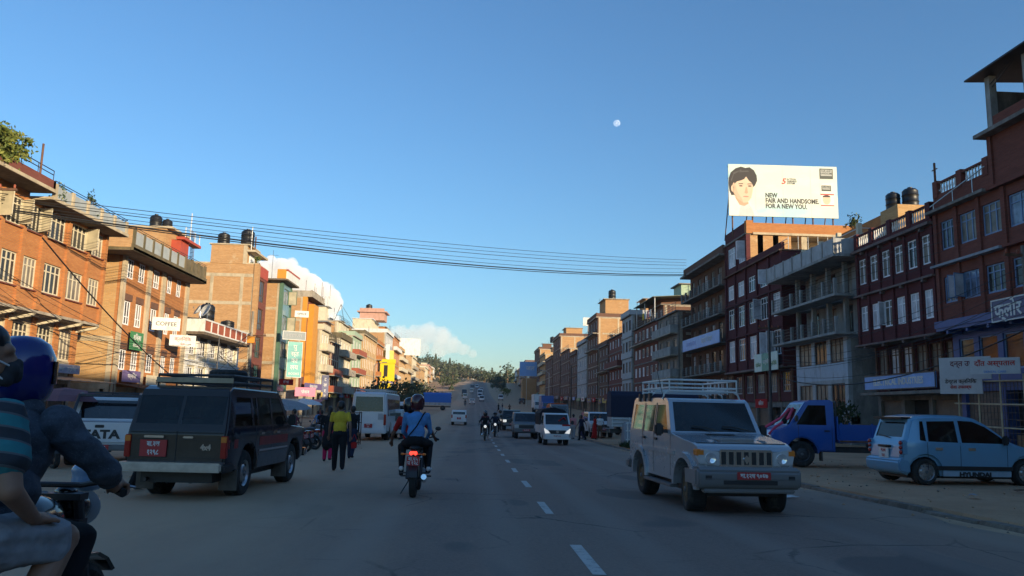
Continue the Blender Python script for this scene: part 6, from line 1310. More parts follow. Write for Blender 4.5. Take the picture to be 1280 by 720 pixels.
def van(label, loc, rz, L=3.9, H=1.9, hw=.8, paint='car_white', name='van', cat='van', lamps=True, win=True, scale=1, rackm=None):
    c = Car(name, label, cat, loc, rz, scale=scale); xr, xf, rw = -L*.3, L*.31, .3
    prof = [(-L/2, .42), (xr-.4, .36)] + arch(xr, .36, 7, .32) + [(xr+.4, .34), (xf-.4, .34)] + arch(xf, .36, 7, .32) + [(L/2-.1, .38), (L/2, .5), (L/2-.03, .9), (L/2-.15, 1.0), (L/2-.62, H*.93), (L/2-.8, H), (-L/2+.18, H), (-L/2+.06, H*.95), (-L/2, 1.0)]
    wf = tumble(hw, 1.0, H, .1, (-L/2, L/2), .09, .06, .4); c.shell('body', prof, hw, wf, [paint], .06, .2, .15)
    n = max(2, int(L/1.3)); xa, xb = -L/2+.25, L/2-.75; g = (xb-xa)/n
    for i in range(n): c.side('window', [(xa+g*i+.05, 1.05), (xa+g*(i+1)-.05 + (.25 if i == n-1 else 0), 1.05), (xa+g*(i+1)-.05, H*.88), (xa+g*i+.05, H*.88)], 'car_glass', dz=.2)
    c.across('rear_window', (-L/2+.005, 1.06), (-L/2+.053, H*.88), 'car_glass', .84); c.across('windscreen', (L/2-.18, 1.07), (L/2-.58, H*.9), 'car_glass', .88)
    c.two('tail_lamp', -L/2-.03, -L/2+.1, hw*.78, hw*.94, .7, 1.05, 'red_lamp', .02); c.two('headlamp', L/2-.1, L/2+.01, hw*.55, hw*.88, .62, .85, 'clear_lamp', .03); c.box('rear_bumper', -L/2-.1, -L/2+.05, -hw*.95, hw*.95, .34, .5, paint, .03); c.box('front_bumper', L/2-.06, L/2+.08, -hw*.95, hw*.95, .32, .5, 'plastic_grey', .03)
    c.plate(-L/2-.02, .68, 0, False, ('बा.५ज', '३३१'), w=.4, h=.2)
    for x in (xr, xf):
        for sg in (1, -1): c.wheel(x, sg*(hw-.1), rw, .17, 'steel_dark', 'disc', .6)
    return c
def bus(label, loc, rz, paint='car_white', L=7.2, H=2.75, hw=1.06, scale=1):
    c = Car('minibus', label, 'bus', loc, rz, scale=scale); xr, xf, rw = -L*.27, L*.31, .42
    prof = [(-L/2, .5), (xr-.6, .44)] + arch(xr, .52, 7, .46) + [(xr+.58, .42), (xf-.58, .42)] + arch(xf, .52, 7, .46) + [(L/2-.1, .44), (L/2, .6), (L/2-.04, 1.2), (L/2-.35, H*.94), (L/2-.55, H), (-L/2+.25, H), (-L/2+.06, H*.95)]
    wf = tumble(hw, 1.3, H, .1, (-L/2, L/2), .12, .10, .5); c.shell('body', prof, hw, wf, [paint], .09, .3, .2)
    n = 5; xa, xb = -L/2+.35, L/2-.6; g = (xb-xa)/n
    for i in range(n): c.side('window', [(xa+g*i+.04, 1.4), (xa+g*(i+1)-.04, 1.4), (xa+g*(i+1)-.04, H*.86), (xa+g*i+.04, H*.86)], 'car_glass', dz=.2)
    c.across('rear_window', (-L/2+.02, 1.66), (-L/2+.055, H*.9), 'car_glass', .84); c.across('windscreen', (L/2-.08, 1.35), (L/2-.33, H*.9), 'car_glass', .9)
    c.two('tail_lamp', -L/2-.03, -L/2+.06, hw*.80, hw*.93, .9, 1.5, 'red_lamp', .02); c.two('rear_panel', -L/2-.01, -L/2+.04, hw*.5, hw*.78, 1.2, 1.55, 'plaster_grey', .01); c.box('rear_bumper', -L/2-.12, -L/2+.1, -hw*.96, hw*.96, .42, .66, paint, .04); c.plate(-L/2-.02, .85, 0, False, ('बा.१ख', '८२५'), w=.45, h=.22); c.two('headlamp', L/2-.08, L/2+.02, hw*.6, hw*.88, .7, .92, 'clear_lamp', .03)
    r = MB()
    for sg in (1, -1): r.cyl((-L/2+.5, sg*.85, H+.14), (L/2-1.2, sg*.85, H+.14), .025, n=6)
    for x in np.linspace(-L/2+.5, L/2-1.2, 6): r.cyl((x, -.85, H+.14), (x, .85, H+.14), .022, n=6); r.cyl((x, .85, H-.02), (x, .85, H+.14), .02, n=5); r.cyl((x, -.85, H-.02), (x, -.85, H+.14), .02, n=5)
    r.build('roof_rack', 'steel', c.o)
    for x in (xr, xf):
        for sg in (1, -1): c.wheel(x, sg*(hw-.1), rw, .22, 'steel_dark', 'holes', .58)
    return c
def cargo_truck(label, loc, rz, cab='car_white', cover='tarp_navy', L=6.0, H=2.9, name='cargo_truck', scale=1, boxy=False, frame=True):
    c = Car(name, label, 'truck', loc, rz, scale=scale); hw = 1.05; xf, xr, rw = L*.33, -L*.28, .46
    prof = [(L/2-1.55, .6), (xf-.62, .6)] + arch(xf, .56, 7, .5) + [(xf+.6, .56), (L/2, .56), (L/2+.03, 1.3), (L/2-.12, 1.95), (L/2-.3, 2.15), (L/2-1.45, 2.15), (L/2-1.55, 2.05)]
    wf = tumble(hw, 1.3, 2.15, .08, (L/2-1.55, L/2), .08, 0, .35); c.shell('cab', prof, hw, wf, [cab], .07, .2, .2)
    c.across('windscreen', (L/2+.025, 1.36), (L/2-.115, 1.96), 'car_glass', .9); c.side('window', [(L/2-1.2, 1.35), (L/2-.25, 1.35), (L/2-.35, 1.95), (L/2-1.2, 1.95)], 'car_glass', dz=.3); c.two('headlamp', L/2-.02, L/2+.05, .6, .9, .75, .95, 'clear_lamp', .02); c.box('front_bumper', L/2-.05, L/2+.16, -1.02, 1.02, .5, .72, 'plastic_grey', .03)
    c.box('chassis', -L/2, L/2-.4, -.4, .4, .6, .82, 'steel_dark'); bd = c.box('cargo_bed', -L/2, L/2-1.62, -hw, hw, .95, 1.5, 'plaster_grey' if not boxy else cover)
    if boxy: c.box('cargo_box', -L/2, L/2-1.63, -hw, hw, 1.51, H, cover, .04)
    else:
        mb = MB(); mb.prism([(-hw-.02, 1.48), (hw+.02, 1.48), (hw, H-.3), (hw*.8, H-.06), (0, H), (-hw*.8, H-.06), (-hw, H-.3)], 'X', -L/2-.02, L/2-1.63); mb.build('canvas_cover', cover, c.o, smooth=30, bevel=.04)
    if frame:
        mb = MB()
        for z in (1.0, 1.2, 1.4): mb.cyl((-L/2, -hw-.03, z), (L/2-1.65, -hw-.03, z), .03, n=5); mb.cyl((-L/2, hw+.03, z), (L/2-1.65, hw+.03, z), .03, n=5)
        for x in np.linspace(-L/2+.05, L/2-1.7, 6): mb.cyl((x, -hw-.03, .95), (x, -hw-.03, 1.5), .03, n=5); mb.cyl((x, hw+.03, .95), (x, hw+.03, 1.5), .03, n=5)
        mb.build('side_rails', 'rail_white', bd)
    for x in (xf, xr):
        for sg in (1, -1): c.wheel(x, sg*(hw-.1), rw, .26, 'steel_dark', 'holes', .58)
    return c
land_cruiser(); bolero(); santro(); blue_truck(); pickup()
mini_truck('white mini truck with dark canvas hood and red ribbon on its windscreen', (4.6, 46.6, gz(46)), R(-90+2))
suv('grey black off-roader driving behind the canvas-hooded mini truck', (3.6, 56.5, gz(56)), R(-90), 'car_grey', hl=False)
bus('white minibus with roof rack parked at the left roadside', (-5.85, 49.5, gz(49)), R(90-1))
van('small white minivan parked beside the minibus', (-4.9, 51.5, gz(52)), R(90-3), 3.4, 1.8, .74)
van('taller white van parked ahead of the small minivan', (-5.3, 60.5, gz(60)), R(90), 4.6, 2.3, .92)
van('white hatchback driving away along the empty lane', (-1.45, 83.0, gz(83)), R(90), 3.6, 1.5, .82, name='hatchback', cat='car')
cargo_truck('parked truck with navy tarpaulin and white stake sides behind the jeep', (11.15, 46.2, gz(46)+.13), R(-3), 'car_white', 'tarp_navy', 6.6, 3.0)
suv('parked pale car with open bonnet under a dark cover near the red-clad person', (9.0, 58.0, gz(58)+.12), R(-90), 'car_white', hl=False)
cargo_truck('dark covered lorry parked beyond the navy tarpaulin truck', (12.3, 62.0, gz(62)+.13), R(-90), 'car_black', 'tarp_dark', 6.4, 3.1, frame=False)
cargo_truck('far lorry with bright blue tarpaulin parked at the sunlit roadside', (-8.0, 158, gz(158)), R(180), 'car_grey', 'tarp_blue', 7.0, 3.4, frame=False)
cargo_truck('far blue box truck parked at the right roadside', (12.5, 138, gz(138)+.13), R(-90), 'car_blue', 'car_blue', 7, 3.2, boxy=True, frame=False)
cargo_truck('far white box truck parked behind the blue box truck', (12.2, 152, gz(152)+.13), R(-90), 'car_white', 'plaster_white', 7, 3.4, boxy=True, frame=False)
van('white car climbing the far slope of the road', (-.5, 236, gz(236)), R(90), 4.0, 1.6, .86, name='saloon', cat='car')
bus('far dark bus coming down the slope in the left lane', (-4.0, 330, gz(330)), R(-90), 'car_black'); bus('far white bus coming down beside the dark one', (2.5, 345, gz(345)), R(-90), 'car_white'); bus('farthest grey bus high on the slope', (-1, 400, gz(400)), R(-90), 'car_grey')
suv('far parked dark car at the right edge of the slope', (15, 250, gz(250)+.1), R(-100), 'car_black', hl=False); _fv = van('far parked pale van on the sunlit verge', (-12, 250, gz(250)), R(80), 4.4, 2.0, .85).o
suv('dark car driving in the row behind the grey black off-roader', (3.4, 72, gz(72)), R(-90), 'car_black', hl=True)
cargo_truck('small truck with orange red load parked at the right kerb', (9.6, 92, gz(92)+.12), R(-90), 'car_grey', 'tarp_orange', 5.0, 2.3, frame=True)

for i, (x, y, lb) in enumerate(((2.6, 268, 'far pale van coming down the slope beside the white bus'), (-3.2, 292, 'far pale van climbing in the left lane'), (2.2, 305, 'far pale van coming down behind another'), (-1.2, 372, 'tiny pale van high on the slope'), (3.4, 385, 'tiny pale van beside the grey bus'), (1.4, 425, 'tiny pale van near the top of the slope'), (-9, 300, 'far pale van parked on the sunny verge of the slope'), (9.5, 285, 'far pale van parked on the shaded verge of the slope'))):
    v = copy_tree(_fv); v.location = (x, y, gz(y)); v.rotation_euler = (0, 0, R(-90 if x > 0 else 90)); v['label'] = lb
# ---------------------------------------------------------------- people: one continuous surface grown over tapered limbs
_ts = bpy.data.scenes.new('workbench')
def remesh(mb, voxel, smooth=4, factor=.6):
    me = bpy.data.meshes.new('raw'); me.from_pydata(mb.v, [], mb.f)
    bm = bmesh.new(); bm.from_mesh(me); bmesh.ops.recalc_face_normals(bm, faces=bm.faces); bm.to_mesh(me); bm.free()
    o = bpy.data.objects.new('raw', me); _ts.collection.objects.link(o)
    r = o.modifiers.new('r', 'REMESH'); r.mode = 'VOXEL'; r.voxel_size = voxel
    s = o.modifiers.new('s', 'SMOOTH'); s.iterations = smooth; s.factor = factor
    _ts.view_layers[0].update(); dg = _ts.view_layers[0].depsgraph
    out = bpy.data.meshes.new_from_object(o.evaluated_get(dg))
    bpy.data.objects.remove(o); bpy.data.meshes.remove(me); return out
def grow(name, caps, mats, voxel=.02, parent=None, smooth=3, loc=None):
    """caps: (p0, p1, r0, r1, material) or ('e', centre, radii, material)"""
    mb = MB()
    for c in caps:
        if c[0] == 'e': mb.ball(c[1], c[2], 14, 10)
        else:
            p0, p1, r0, r1, _ = c; mb.cyl(p0, p1, r0, r1, 12); mb.ball(p0, r0, 12, 8); mb.ball(p1, r1, 12, 8)
    me = remesh(mb, voxel, smooth)
    co = np.empty(len(me.vertices)*3); me.vertices.foreach_get('co', co); co = co.reshape(-1, 3)
    cen = np.array([np.mean(co[list(p.vertices)], axis=0) for p in me.polygons]) if len(me.polygons) else np.zeros((0, 3))
    D = []
    for c in caps:
        if c[0] == 'e': D.append((np.linalg.norm((cen-np.array(c[1]))/np.array(c[2] if not isinstance(c[2], (int, float)) else (c[2],)*3), axis=1)-1)*min(c[2] if not isinstance(c[2], (int, float)) else (c[2],)))
        else:
            a, b = np.array(c[0]), np.array(c[1]); d = b-a; L = max(1e-9, d@d); t = np.clip(((cen-a)@d)/L, 0, 1)
            D.append(np.linalg.norm(cen-(a+t[:, None]*d), axis=1)-(c[2]+(c[3]-c[2])*t))
    idx = np.argmin(np.array(D), axis=0); mi = np.array([c[-1] for c in caps])[idx]
    for m in mats: me.materials.append(M[m])
    me.polygons.foreach_set('material_index', mi.astype(np.int32)); me.polygons.foreach_set('use_smooth', [True]*len(me.polygons))
    me.name = name
    return link(name, me, parent, loc)
def wrinkle(o, amp=.008, sc=9., seed=0):
    from mathutils import noise as nz
    bm = bmesh.new(); bm.from_mesh(o.data); bm.normal_update(); off = Vector((seed*3.1, seed*1.7, 0))
    for v in bm.verts:
        p = v.co+off; w = nz.noise(Vector((p.x*sc*.6, p.y*sc*.6, p.z*sc*1.7))); u = nz.fractal(p*sc*1.6, 1.0, 2.0, 3)
        v.co += v.normal*(amp*(1-2*abs(w))+amp*.45*u)
    bm.to_mesh(o.data); bm.free(); return o
def hand(w, d, side, m, k=1.0, curl=.6):
    """palm and five fingers from wrist w along direction d"""
    d = Vector(d).normalized(); w = Vector(w); up = Vector((0, 0, 1)); s = d.cross(up)
    s = (s if s.length > .1 else Vector((0, 1, 0))).normalized(); n = s.cross(d).normalized(); out = []
    pc = w+d*.05*k; out.append((tuple(w), tuple(w+d*.085*k), .024*k, .03*k, m))
    for j, L in enumerate((.075, .085, .08, .062)):
        b = w+d*.085*k+s*(j-1.5)*.021*k; q = b+d*L*.55*k-n*curl*.02*k; e = q+d*L*.4*k*(1-curl*.6)-n*curl*.045*k
        out += [(tuple(b), tuple(q), .0095*k, .009*k, m), (tuple(q), tuple(e), .009*k, .007*k, m)]
    b = w+d*.03*k-s*.03*side*k; q = b+d*.035*k-s*.025*side*k-n*.01*k; out += [(tuple(b), tuple(q), .011*k, .010*k, m), (tuple(q), tuple(q+d*.03*k-n*.012*k), .010*k, .008*k, m)]
    return out
def head_caps(c, yaw=0, pitch=0, skin=0, hair=1, helmet=False, long=False, k=1.0):
    """head centred at c looking along yaw; nose, ears, brow, hair"""
    ca, sa = math.cos(yaw), math.sin(yaw)
    def P(x, y, z): return (c[0]+k*(x*ca-y*sa), c[1]+k*(x*sa+y*ca), c[2]+k*(z-x*pitch))
    out = [('e', P(0, 0, .02), (.088*k, .080*k, .105*k), skin), (P(.03, 0, -.03), P(.045, 0, -.075), .062*k, .04*k, skin), (P(.085, 0, .01), P(.105, 0, -.03), .013*k, .017*k, skin),
           (P(.07, .035, .035), P(.07, -.035, .035), .022*k, .022*k, skin), (P(.0, .085, -.005), P(-.01, .088, .02), .018*k, .02*k, skin), (P(.0, -.085, -.005), P(-.01, -.088, .02), .018*k, .02*k, skin), (P(.078, .02, -.06), P(.078, -.02, -.06), .012*k, .012*k, skin)]
    if not helmet:
        out += [('e', P(-.018, 0, .062), (.097*k, .092*k, .085*k), hair), ('e', P(-.045, 0, .01), (.075*k, .086*k, .085*k), hair)]
        if long: out += [(P(-.07, 0, .0), P(-.1, 0, -.22), .06*k, .04*k, hair)]
    return out
def helmet(parent, c, yaw, m, visor='visor_dark', k=1.0, tilt=0):
    mb = MB(); prof = [(0, .165), (.06, .158), (.105, .128), (.132, .07), (.138, .0), (.132, -.06), (.118, -.105), (.10, -.125), (.09, -.115), (.11, -.06), (.12, 0), (.10, .1), (0, .15)]
    mb.lathe([(r*k, z*k) for r, z in prof], n=28)
    me_v = []
    for v in mb.v:
        x, y, z = v; f = 1.06 if x > 0 else 1.02; me_v.append((x*f, y*.93, z))
    mb.v = me_v; h = mb.build('helmet', m, parent, smooth=60, loc=c, rot=(0, tilt, yaw))
    v = MB(); n = 12
    for r0, s in ((.1375*k, 0), (.1415*k, 1)):
        for i in range(n+1):
            a = R(-75+150*i/n)
            for z in (-.045, .055): v.v.append((r0*1.06*math.cos(a), r0*.935*math.sin(a), z*k))
    q = 2*(n+1)
    for i in range(n): v.f += [[2*i, 2*i+2, 2*i+3, 2*i+1], [q+2*i, q+2*i+1, q+2*i+3, q+2*i+2], [2*i+1, 2*i+3, q+2*i+3, q+2*i+1], [2*i, q+2*i, q+2*i+2, 2*i+2]]; v.m += [0]*4
    v.build('visor', visor, h, smooth=40); return h
glass('visor_dark', (.01, .01, .012), .05, .6); mat('helmet_blue', (.012, .02, .16), .15, var=.1, coat=.6); mat('helmet_maroon', (.06, .012, .016), .2, var=.15, coat=.5); mat('helmet_black', (.012, .012, .013), .2, coat=.5); mat('helmet_grey', (.10, .10, .11), .3, coat=.4); mat('mask_cloth', (.03, .03, .035), .9)
def denim(n, c):
    m, nt, b = _nodes(n); b.inputs['Roughness'].default_value = .9
    f = _noise(nt, _pos(nt), 7, 8, .7); g = _noise(nt, _pos(nt), 160, 2, .6)
    cc = _mix(nt, tuple(x*.55 for x in c), tuple(x*1.6 for x in c), _ramp(nt, f, .36, .68)); cc = _mix(nt, cc, (.5, .55, .6), _ramp(nt, g, .62, .8, (0,0,0,1), (.25,.25,.25,1)))
    nt.links.new(cc, b.inputs['Base Color']); _bump(nt, b, f, .5, .02)
denim('denim', (.06, .072, .092)); denim('jeans_dark', (.025, .03, .045))
def stripes():
    m, nt, b = _nodes('striped_knit'); b.inputs['Roughness'].default_value = .95
    s = nt.nodes.new('ShaderNodeSeparateXYZ'); tc = nt.nodes.new('ShaderNodeTexCoord'); nt.links.new(tc.outputs['Object'], s.inputs[0])
    ad = nt.nodes.new('ShaderNodeMath'); ad.operation = 'MULTIPLY_ADD'; ad.inputs[1].default_value = .35; nt.links.new(s.outputs[0], ad.inputs[0]); nt.links.new(s.outputs[2], ad.inputs[2])
    w = nt.nodes.new('ShaderNodeMath'); w.operation = 'MULTIPLY'; w.inputs[1].default_value = 9.5; nt.links.new(ad.outputs[0], w.inputs[0])
    fr = nt.nodes.new('ShaderNodeMath'); fr.operation = 'FRACT'; nt.links.new(w.outputs[0], fr.inputs[0])
    r = nt.nodes.new('ShaderNodeValToRGB'); r.color_ramp.interpolation = 'CONSTANT'; e = r.color_ramp.elements; e[0].position = 0; e[0].color = (.035, .20, .22, 1); e[1].position = .52; e[1].color = (.035, .04, .05, 1)
    x = e.new(.44); x.color = (.10, .11, .12, 1); x = e.new(.92); x.color = (.11, .12, .13, 1); nt.links.new(fr.outputs[0], r.inputs[0]); nt.links.new(r.outputs[0], b.inputs['Base Color'])
    _bump(nt, b, _noise(nt, _pos(nt), 9, 5, .6), .35, .02)
stripes()
def person(label, loc, rz, shirt, trousers, skin='skin_dark', h=1.7, stride=.25, arm=.15, dress=None, hair='hair', long=False, look=0, shoes='cloth_black', voxel=.026, sleeve='short', bag=None, group=None, bend=0, name='person'):
    k = h/1.72; mats = [skin, hair, shirt, trousers, shoes]; S = stride
    hip = Vector((0, 0, .92)); ch = Vector((.02+bend*.3, 0, 1.32)); nk = Vector((.03+bend*.45, 0, 1.47)); hd = (nk.x+.03, 0, 1.60)
    c = head_caps(hd, look, 0, 0, 1, long=long) + [(tuple(nk), (hd[0]-.01, 0, 1.54), .055, .05, 0)]
    c += [('e', (ch.x, 0, 1.30), (.115, .185, .19), 2), ('e', (.01, 0, 1.08), (.118, .172, .19), 2), ('e', (0, 0, .92), (.12, .17, .12), 3)]
    for sg in (1, -1):
        sh = Vector((ch.x, sg*.19, 1.41)); el = sh+Vector((-.03+sg*arm, sg*.06, -.29)); wr = el+Vector((.07+sg*arm*.8, sg*.01, -.24))
        m2 = 2 if sleeve == 'long' else 0
        c += [(tuple(sh), tuple(sh.lerp(el, .55)), .058, .05, 2), (tuple(sh.lerp(el, .5)), tuple(el), .042, .038, m2 if sleeve == 'long' else 0), (tuple(el), tuple(wr), .038, .027, m2)] + hand(wr, (wr-el)+Vector((.05, 0, -.1)), sg, 0, 1.0, .5)
        kn = Vector((.04+sg*S*.55, sg*.095, .50)); an = Vector((sg*S*1.0-.04-(.06 if sg < 0 else 0), sg*.095, .09+(.05 if sg*S < 0 else 0)))
        c += [((0, sg*.09, .90), tuple(kn), .108, .082, 3), (tuple(kn), tuple(an), .08, .062, 3), ((an.x-.03, an.y, an.z-.045), (an.x+.15, an.y+sg*.02, an.z-.055), .042, .036, 4)]
    if dress: c += [((0, 0, 1.0), (0, 0, dress), .15, .20, 2)]
    o = grow('body', c, mats, voxel); t = thing(name, label, 'person', loc, rz, group); t.scale = (k,)*3; o.parent = t
    return t
def motorbike(label, loc, rz, paint='bike_black', riders=(), lamp=False, tail=False, voxel=.022, group=None, cowl=None, steer=0, lean=0, mirrors=True):
    t = thing('motorcycle', label, 'motorcycle', loc, rz, group); t.rotation_euler = (lean, 0, rz)
    def B(name, fn, m, par=t, smooth=None, bevel=0): mb = MB(); fn(mb); return mb.build(name, m, par, smooth, bevel)
    for x in (-.66, .70):
        mb = MB(); mb.lathe([(.02, .04), (.05, .05), (.05, -.05), (.02, -.04)], axis='Y', n=12, close=True); mb.lathe([(.215, .03), (.235, .035), (.235, -.035), (.215, -.03)], axis='Y', n=24, close=True)
        for i in range(10): a = i*math.pi/5; mb.cyl((.04*math.cos(a), .02, .04*math.sin(a)), (.22*math.cos(a), 0, .22*math.sin(a)), .008, n=4)
        mb.lathe([(.03, -.06), (.115, -.06), (.115, -.065), (.03, -.065)], axis='Y', n=16)
        w = mb.build('wheel', 'steel_dark', t, loc=(x, 0, .305)); mb = MB(); q = .062 if x < 0 else .05
        mb.lathe([(.23, q*.6), (.26, q), (.29, q*.8), (.305, 0), (.29, -q*.8), (.26, -q), (.23, -q*.6)], axis='Y', n=28, close=True); mb.build('tyre', 'rubber', w, smooth=50)
    B('frame', lambda m: (m.tube([(.48, 0, .88), (.1, 0, .72), (-.5, 0, .70), (-.85, 0, .78)], .024), m.tube([(.46, 0, .80), (.22, 0, .32), (-.2, 0, .28), (-.35, 0, .68)], .022), [m.cyl((-.66, s*.09, .305), (-.2, s*.09, .38), .02, n=6) for s in (1, -1)], [m.cyl((-.64, s*.12, .33), (-.48, s*.12, .68), .028, n=8) for s in (1, -1)]), 'steel_dark')
    B('engine', lambda m: (m.box(-.18, .2, -.13, .13, .27, .47), [m.box(.02, .19, -.1, .1, .48+i*.032, .498+i*.032) for i in range(5)], m.lathe([(0, .17), (.09, .17), (.1, .13), (0, .13)], (-.05, 0, .38), 'Y', 14), m.lathe([(0, -.17), (.09, -.17), (.1, -.13), (0, -.13)], (-.05, 0, .38), 'Y', 14)), 'steel', bevel=.012)
    B('exhaust', lambda m: (m.tube([(.18, -.1, .52), (.24, -.12, .38), (.1, -.15, .26), (-.3, -.17, .27)], .022, 8), m.cyl((-.3, -.17, .27), (-.85, -.19, .38), .04, .05, 10)), 'chrome', smooth=40)
    o = grow('fuel_tank', [('e', (.2, 0, .86), (.26, .135, .12), 0), ('e', (.08, 0, .84), (.2, .11, .10), 0), ('e', (-.1, 0, .74), (.22, .11, .07), 0)], [paint], .022, t)
    o = grow('seat', [('e', (-.15, 0, .82), (.24, .13, .055), 0), ('e', (-.48, 0, .86), (.27, .115, .055), 0)], ['plastic_black'], .022, t)
    B('tail_cowl', lambda m: m.hexa([(-.9, -.07, .76), (-.3, -.11, .68), (-.3, .11, .68), (-.9, .07, .76), (-.92, -.06, .84), (-.3, -.1, .80), (-.3, .1, .80), (-.92, .06, .84)]), paint, bevel=.02)
    B('rear_fender', lambda m: [m.hexa([(-.66+.34*math.cos(a), -.075, .305+.34*math.sin(a)), (-.66+.34*math.cos(b), -.075, .305+.34*math.sin(b)), (-.66+.34*math.cos(b), .075, .305+.34*math.sin(b)), (-.66+.34*math.cos(a), .075, .305+.34*math.sin(a)), (-.66+.352*math.cos(a), -.08, .305+.352*math.sin(a)), (-.66+.352*math.cos(b), -.08, .305+.352*math.sin(b)), (-.66+.352*math.cos(b), .08, .305+.352*math.sin(b)), (-.66+.352*math.cos(a), .08, .305+.352*math.sin(a))]) for a, b in ((R(60+i*18), R(78+i*18)) for i in range(6))], 'plastic_black')
    tl = B('tail_lamp', lambda m: m.box(-.96, -.90, -.065, .065, .755, .82), 'tail_on' if tail else 'red_lamp', bevel=.012)
    pl = B('number_plate', lambda m: m.box(-.975, -.962, -.11, .11, .58, .735), 'plate_red'); link('lettering', text_mesh('बा.६५', .085, .001, .002, .9, mat_='plate_white'), pl, (-.977, 0, .69), (math.pi/2, 0, -math.pi/2)); link('lettering', text_mesh('प १२८', .085, .001, .002, .9, mat_='plate_white'), pl, (-.977, 0, .62), (math.pi/2, 0, -math.pi/2))
    B('plate_bracket', lambda m: m.box(-.96, -.9, -.02, .02, .58, .78), 'plastic_black')
    for s in (1, -1): B('indicator', lambda m: (m.cyl((-.9, s*.05, .77), (-.9, s*.17, .77), .01, n=5), m.ball((-.9, s*.19, .77), (.025, .035, .022))), 'amber_lamp')
    f = B('fork', lambda m: ([m.tube([(.70, s*.085, .305), (.52, s*.085, .82), (.48, s*.085, .96)], .024, 8) for s in (1, -1)], m.box(.46, .54, -.11, .11, .80, .84), m.box(.45, .53, -.11, .11, .93, .96)), 'steel_dark')
    B('front_fender', lambda m: [m.hexa([(.7+.33*math.cos(a), -.06, .305+.33*math.sin(a)), (.7+.33*math.cos(b), -.06, .305+.33*math.sin(b)), (.7+.33*math.cos(b), .06, .305+.33*math.sin(b)), (.7+.33*math.cos(a), .06, .305+.33*math.sin(a)), (.7+.345*math.cos(a), -.07, .305+.345*math.sin(a)), (.7+.345*math.cos(b), -.07, .305+.345*math.sin(b)), (.7+.345*math.cos(b), .07, .305+.345*math.sin(b)), (.7+.345*math.cos(a), .07, .305+.345*math.sin(a))]) for a, b in ((R(40+i*18), R(58+i*18)) for i in range(6))], paint)
    hb = B('handlebar', lambda m: m.tube([(.32, .37, .99), (.42, .26, 1.03), (.47, .1, 1.0), (.47, -.1, 1.0), (.42, -.26, 1.03), (.32, -.37, .99)], .014, 8), 'steel_dark')
    for s in (1, -1):
        B('grip', lambda m: m.cyl((.30, s*.38, .985), (.36, s*.29, 1.01), .02, n=10), 'plastic_black', hb); mirrors and B('mirror', lambda m: (m.tube([(.42, s*.26, 1.03), (.40, s*.34, 1.15)], .008, 5), m.ball((.40, s*.36, 1.19), (.02, .06, .04))), 'plastic_black', hb); B('brake_lever', lambda m: m.tube([(.41, s*.26, 1.02), (.42, s*.38, 1.0)], .007, 5), 'steel', hb)
    hl = grow('headlamp_shell', [('e', (.60, 0, .88), (.11, .105, .105) if not cowl else (.10, .085, .08), 0), ('e', (.53, 0, .96), (.06, .09, .05) if not cowl else (.05, .06, .04), 0)], [paint], .022, t)
    if cowl: grow('fly_screen', [('e', (.74, 0, 1.0), (.09, .085, .06), 0), ('e', (.70, 0, 1.05), (.05, .075, .045), 0)], [cowl], .014, hl)
    mb = MB(); mb.lathe([(0, .035), (.05, .03), (.085, .01), (.088, 0), (0, 0)], axis='X', n=18); mb.build('headlamp', 'headlight_on' if lamp else 'clear_lamp', hl, smooth=40, loc=(.705, 0, .87))
    for s in (1, -1): B('foot_peg', lambda m: (m.cyl((-.05, s*.12, .33), (-.05, s*.28, .33), .016, n=6), m.cyl((-.5, s*.12, .42), (-.5, s*.26, .42), .014, n=6)), 'steel_dark')
    B('side_stand', lambda m: m.tube([(-.1, .1, .3), (-.2, .26, .02)], .012, 6), 'steel_dark')
    return t
def rider_caps(x0, hipz, lean, armt, footx, footz, m, sleeve, headyaw=0, kneey=.24, spread=.24, hel=True, armside=None):
    """seated figure: hips at x0; materials m = (skin, hair, shirt, trousers, shoes) indices 0-4"""
    c = []; hip = Vector((x0, 0, hipz)); ch = hip+Vector((lean*.9, 0, .36)); sh0 = hip+Vector((lean*1.15, 0, .46)); nk = hip+Vector((lean*1.25, 0, .53)); hd = nk+Vector((.04, 0, .13))
    c += head_caps(tuple(hd), headyaw, 0, 0, 1, helmet=hel) + [(tuple(nk), tuple(hd-Vector((0, 0, .07))), .055, .05, 0)]
    c += [('e', tuple(ch), (.125, .185, .17), 2), ('e', tuple(hip+Vector((lean*.4, 0, .16))), (.125, .165, .17), 2), ('e', tuple(hip), (.14, .18, .12), 3)]
    for sg in (1, -1):
        sh = sh0+Vector((0, sg*.19, 0)); wr = Vector((armt[0], sg*armt[1], armt[2])); mid = (sh+wr)/2+Vector((-.03, sg*.07, -.09))
        c += [(tuple(sh), tuple(sh.lerp(mid, .6)), .06, .052, 2), (tuple(sh.lerp(mid, .5)), tuple(mid), .046, .042, 2 if sleeve == 'long' else 0), (tuple(mid), tuple(mid.lerp(wr, .9)), .042, .03, 2 if sleeve == 'long' else 0), (tuple(mid.lerp(wr, .85)), tuple(wr), .028, .026, 0)] + hand(wr, (wr-mid).normalized()+Vector((.1, 0, -.05)), sg, 0, 1.0, .9)
        kn = Vector((x0+.40, sg*kneey, hipz-.06)); an = Vector((footx, sg*spread, footz+.09))
        c += [(tuple(hip+Vector((.02, sg*.1, -.02))), tuple(kn), .095, .068, 3), (tuple(kn), tuple(an), .062, .048, 3), ((an.x-.05, an.y, an.z-.045), (an.x+.15, an.y+sg*.03, an.z-.055), .044, .038, 4)]
    return c, hd
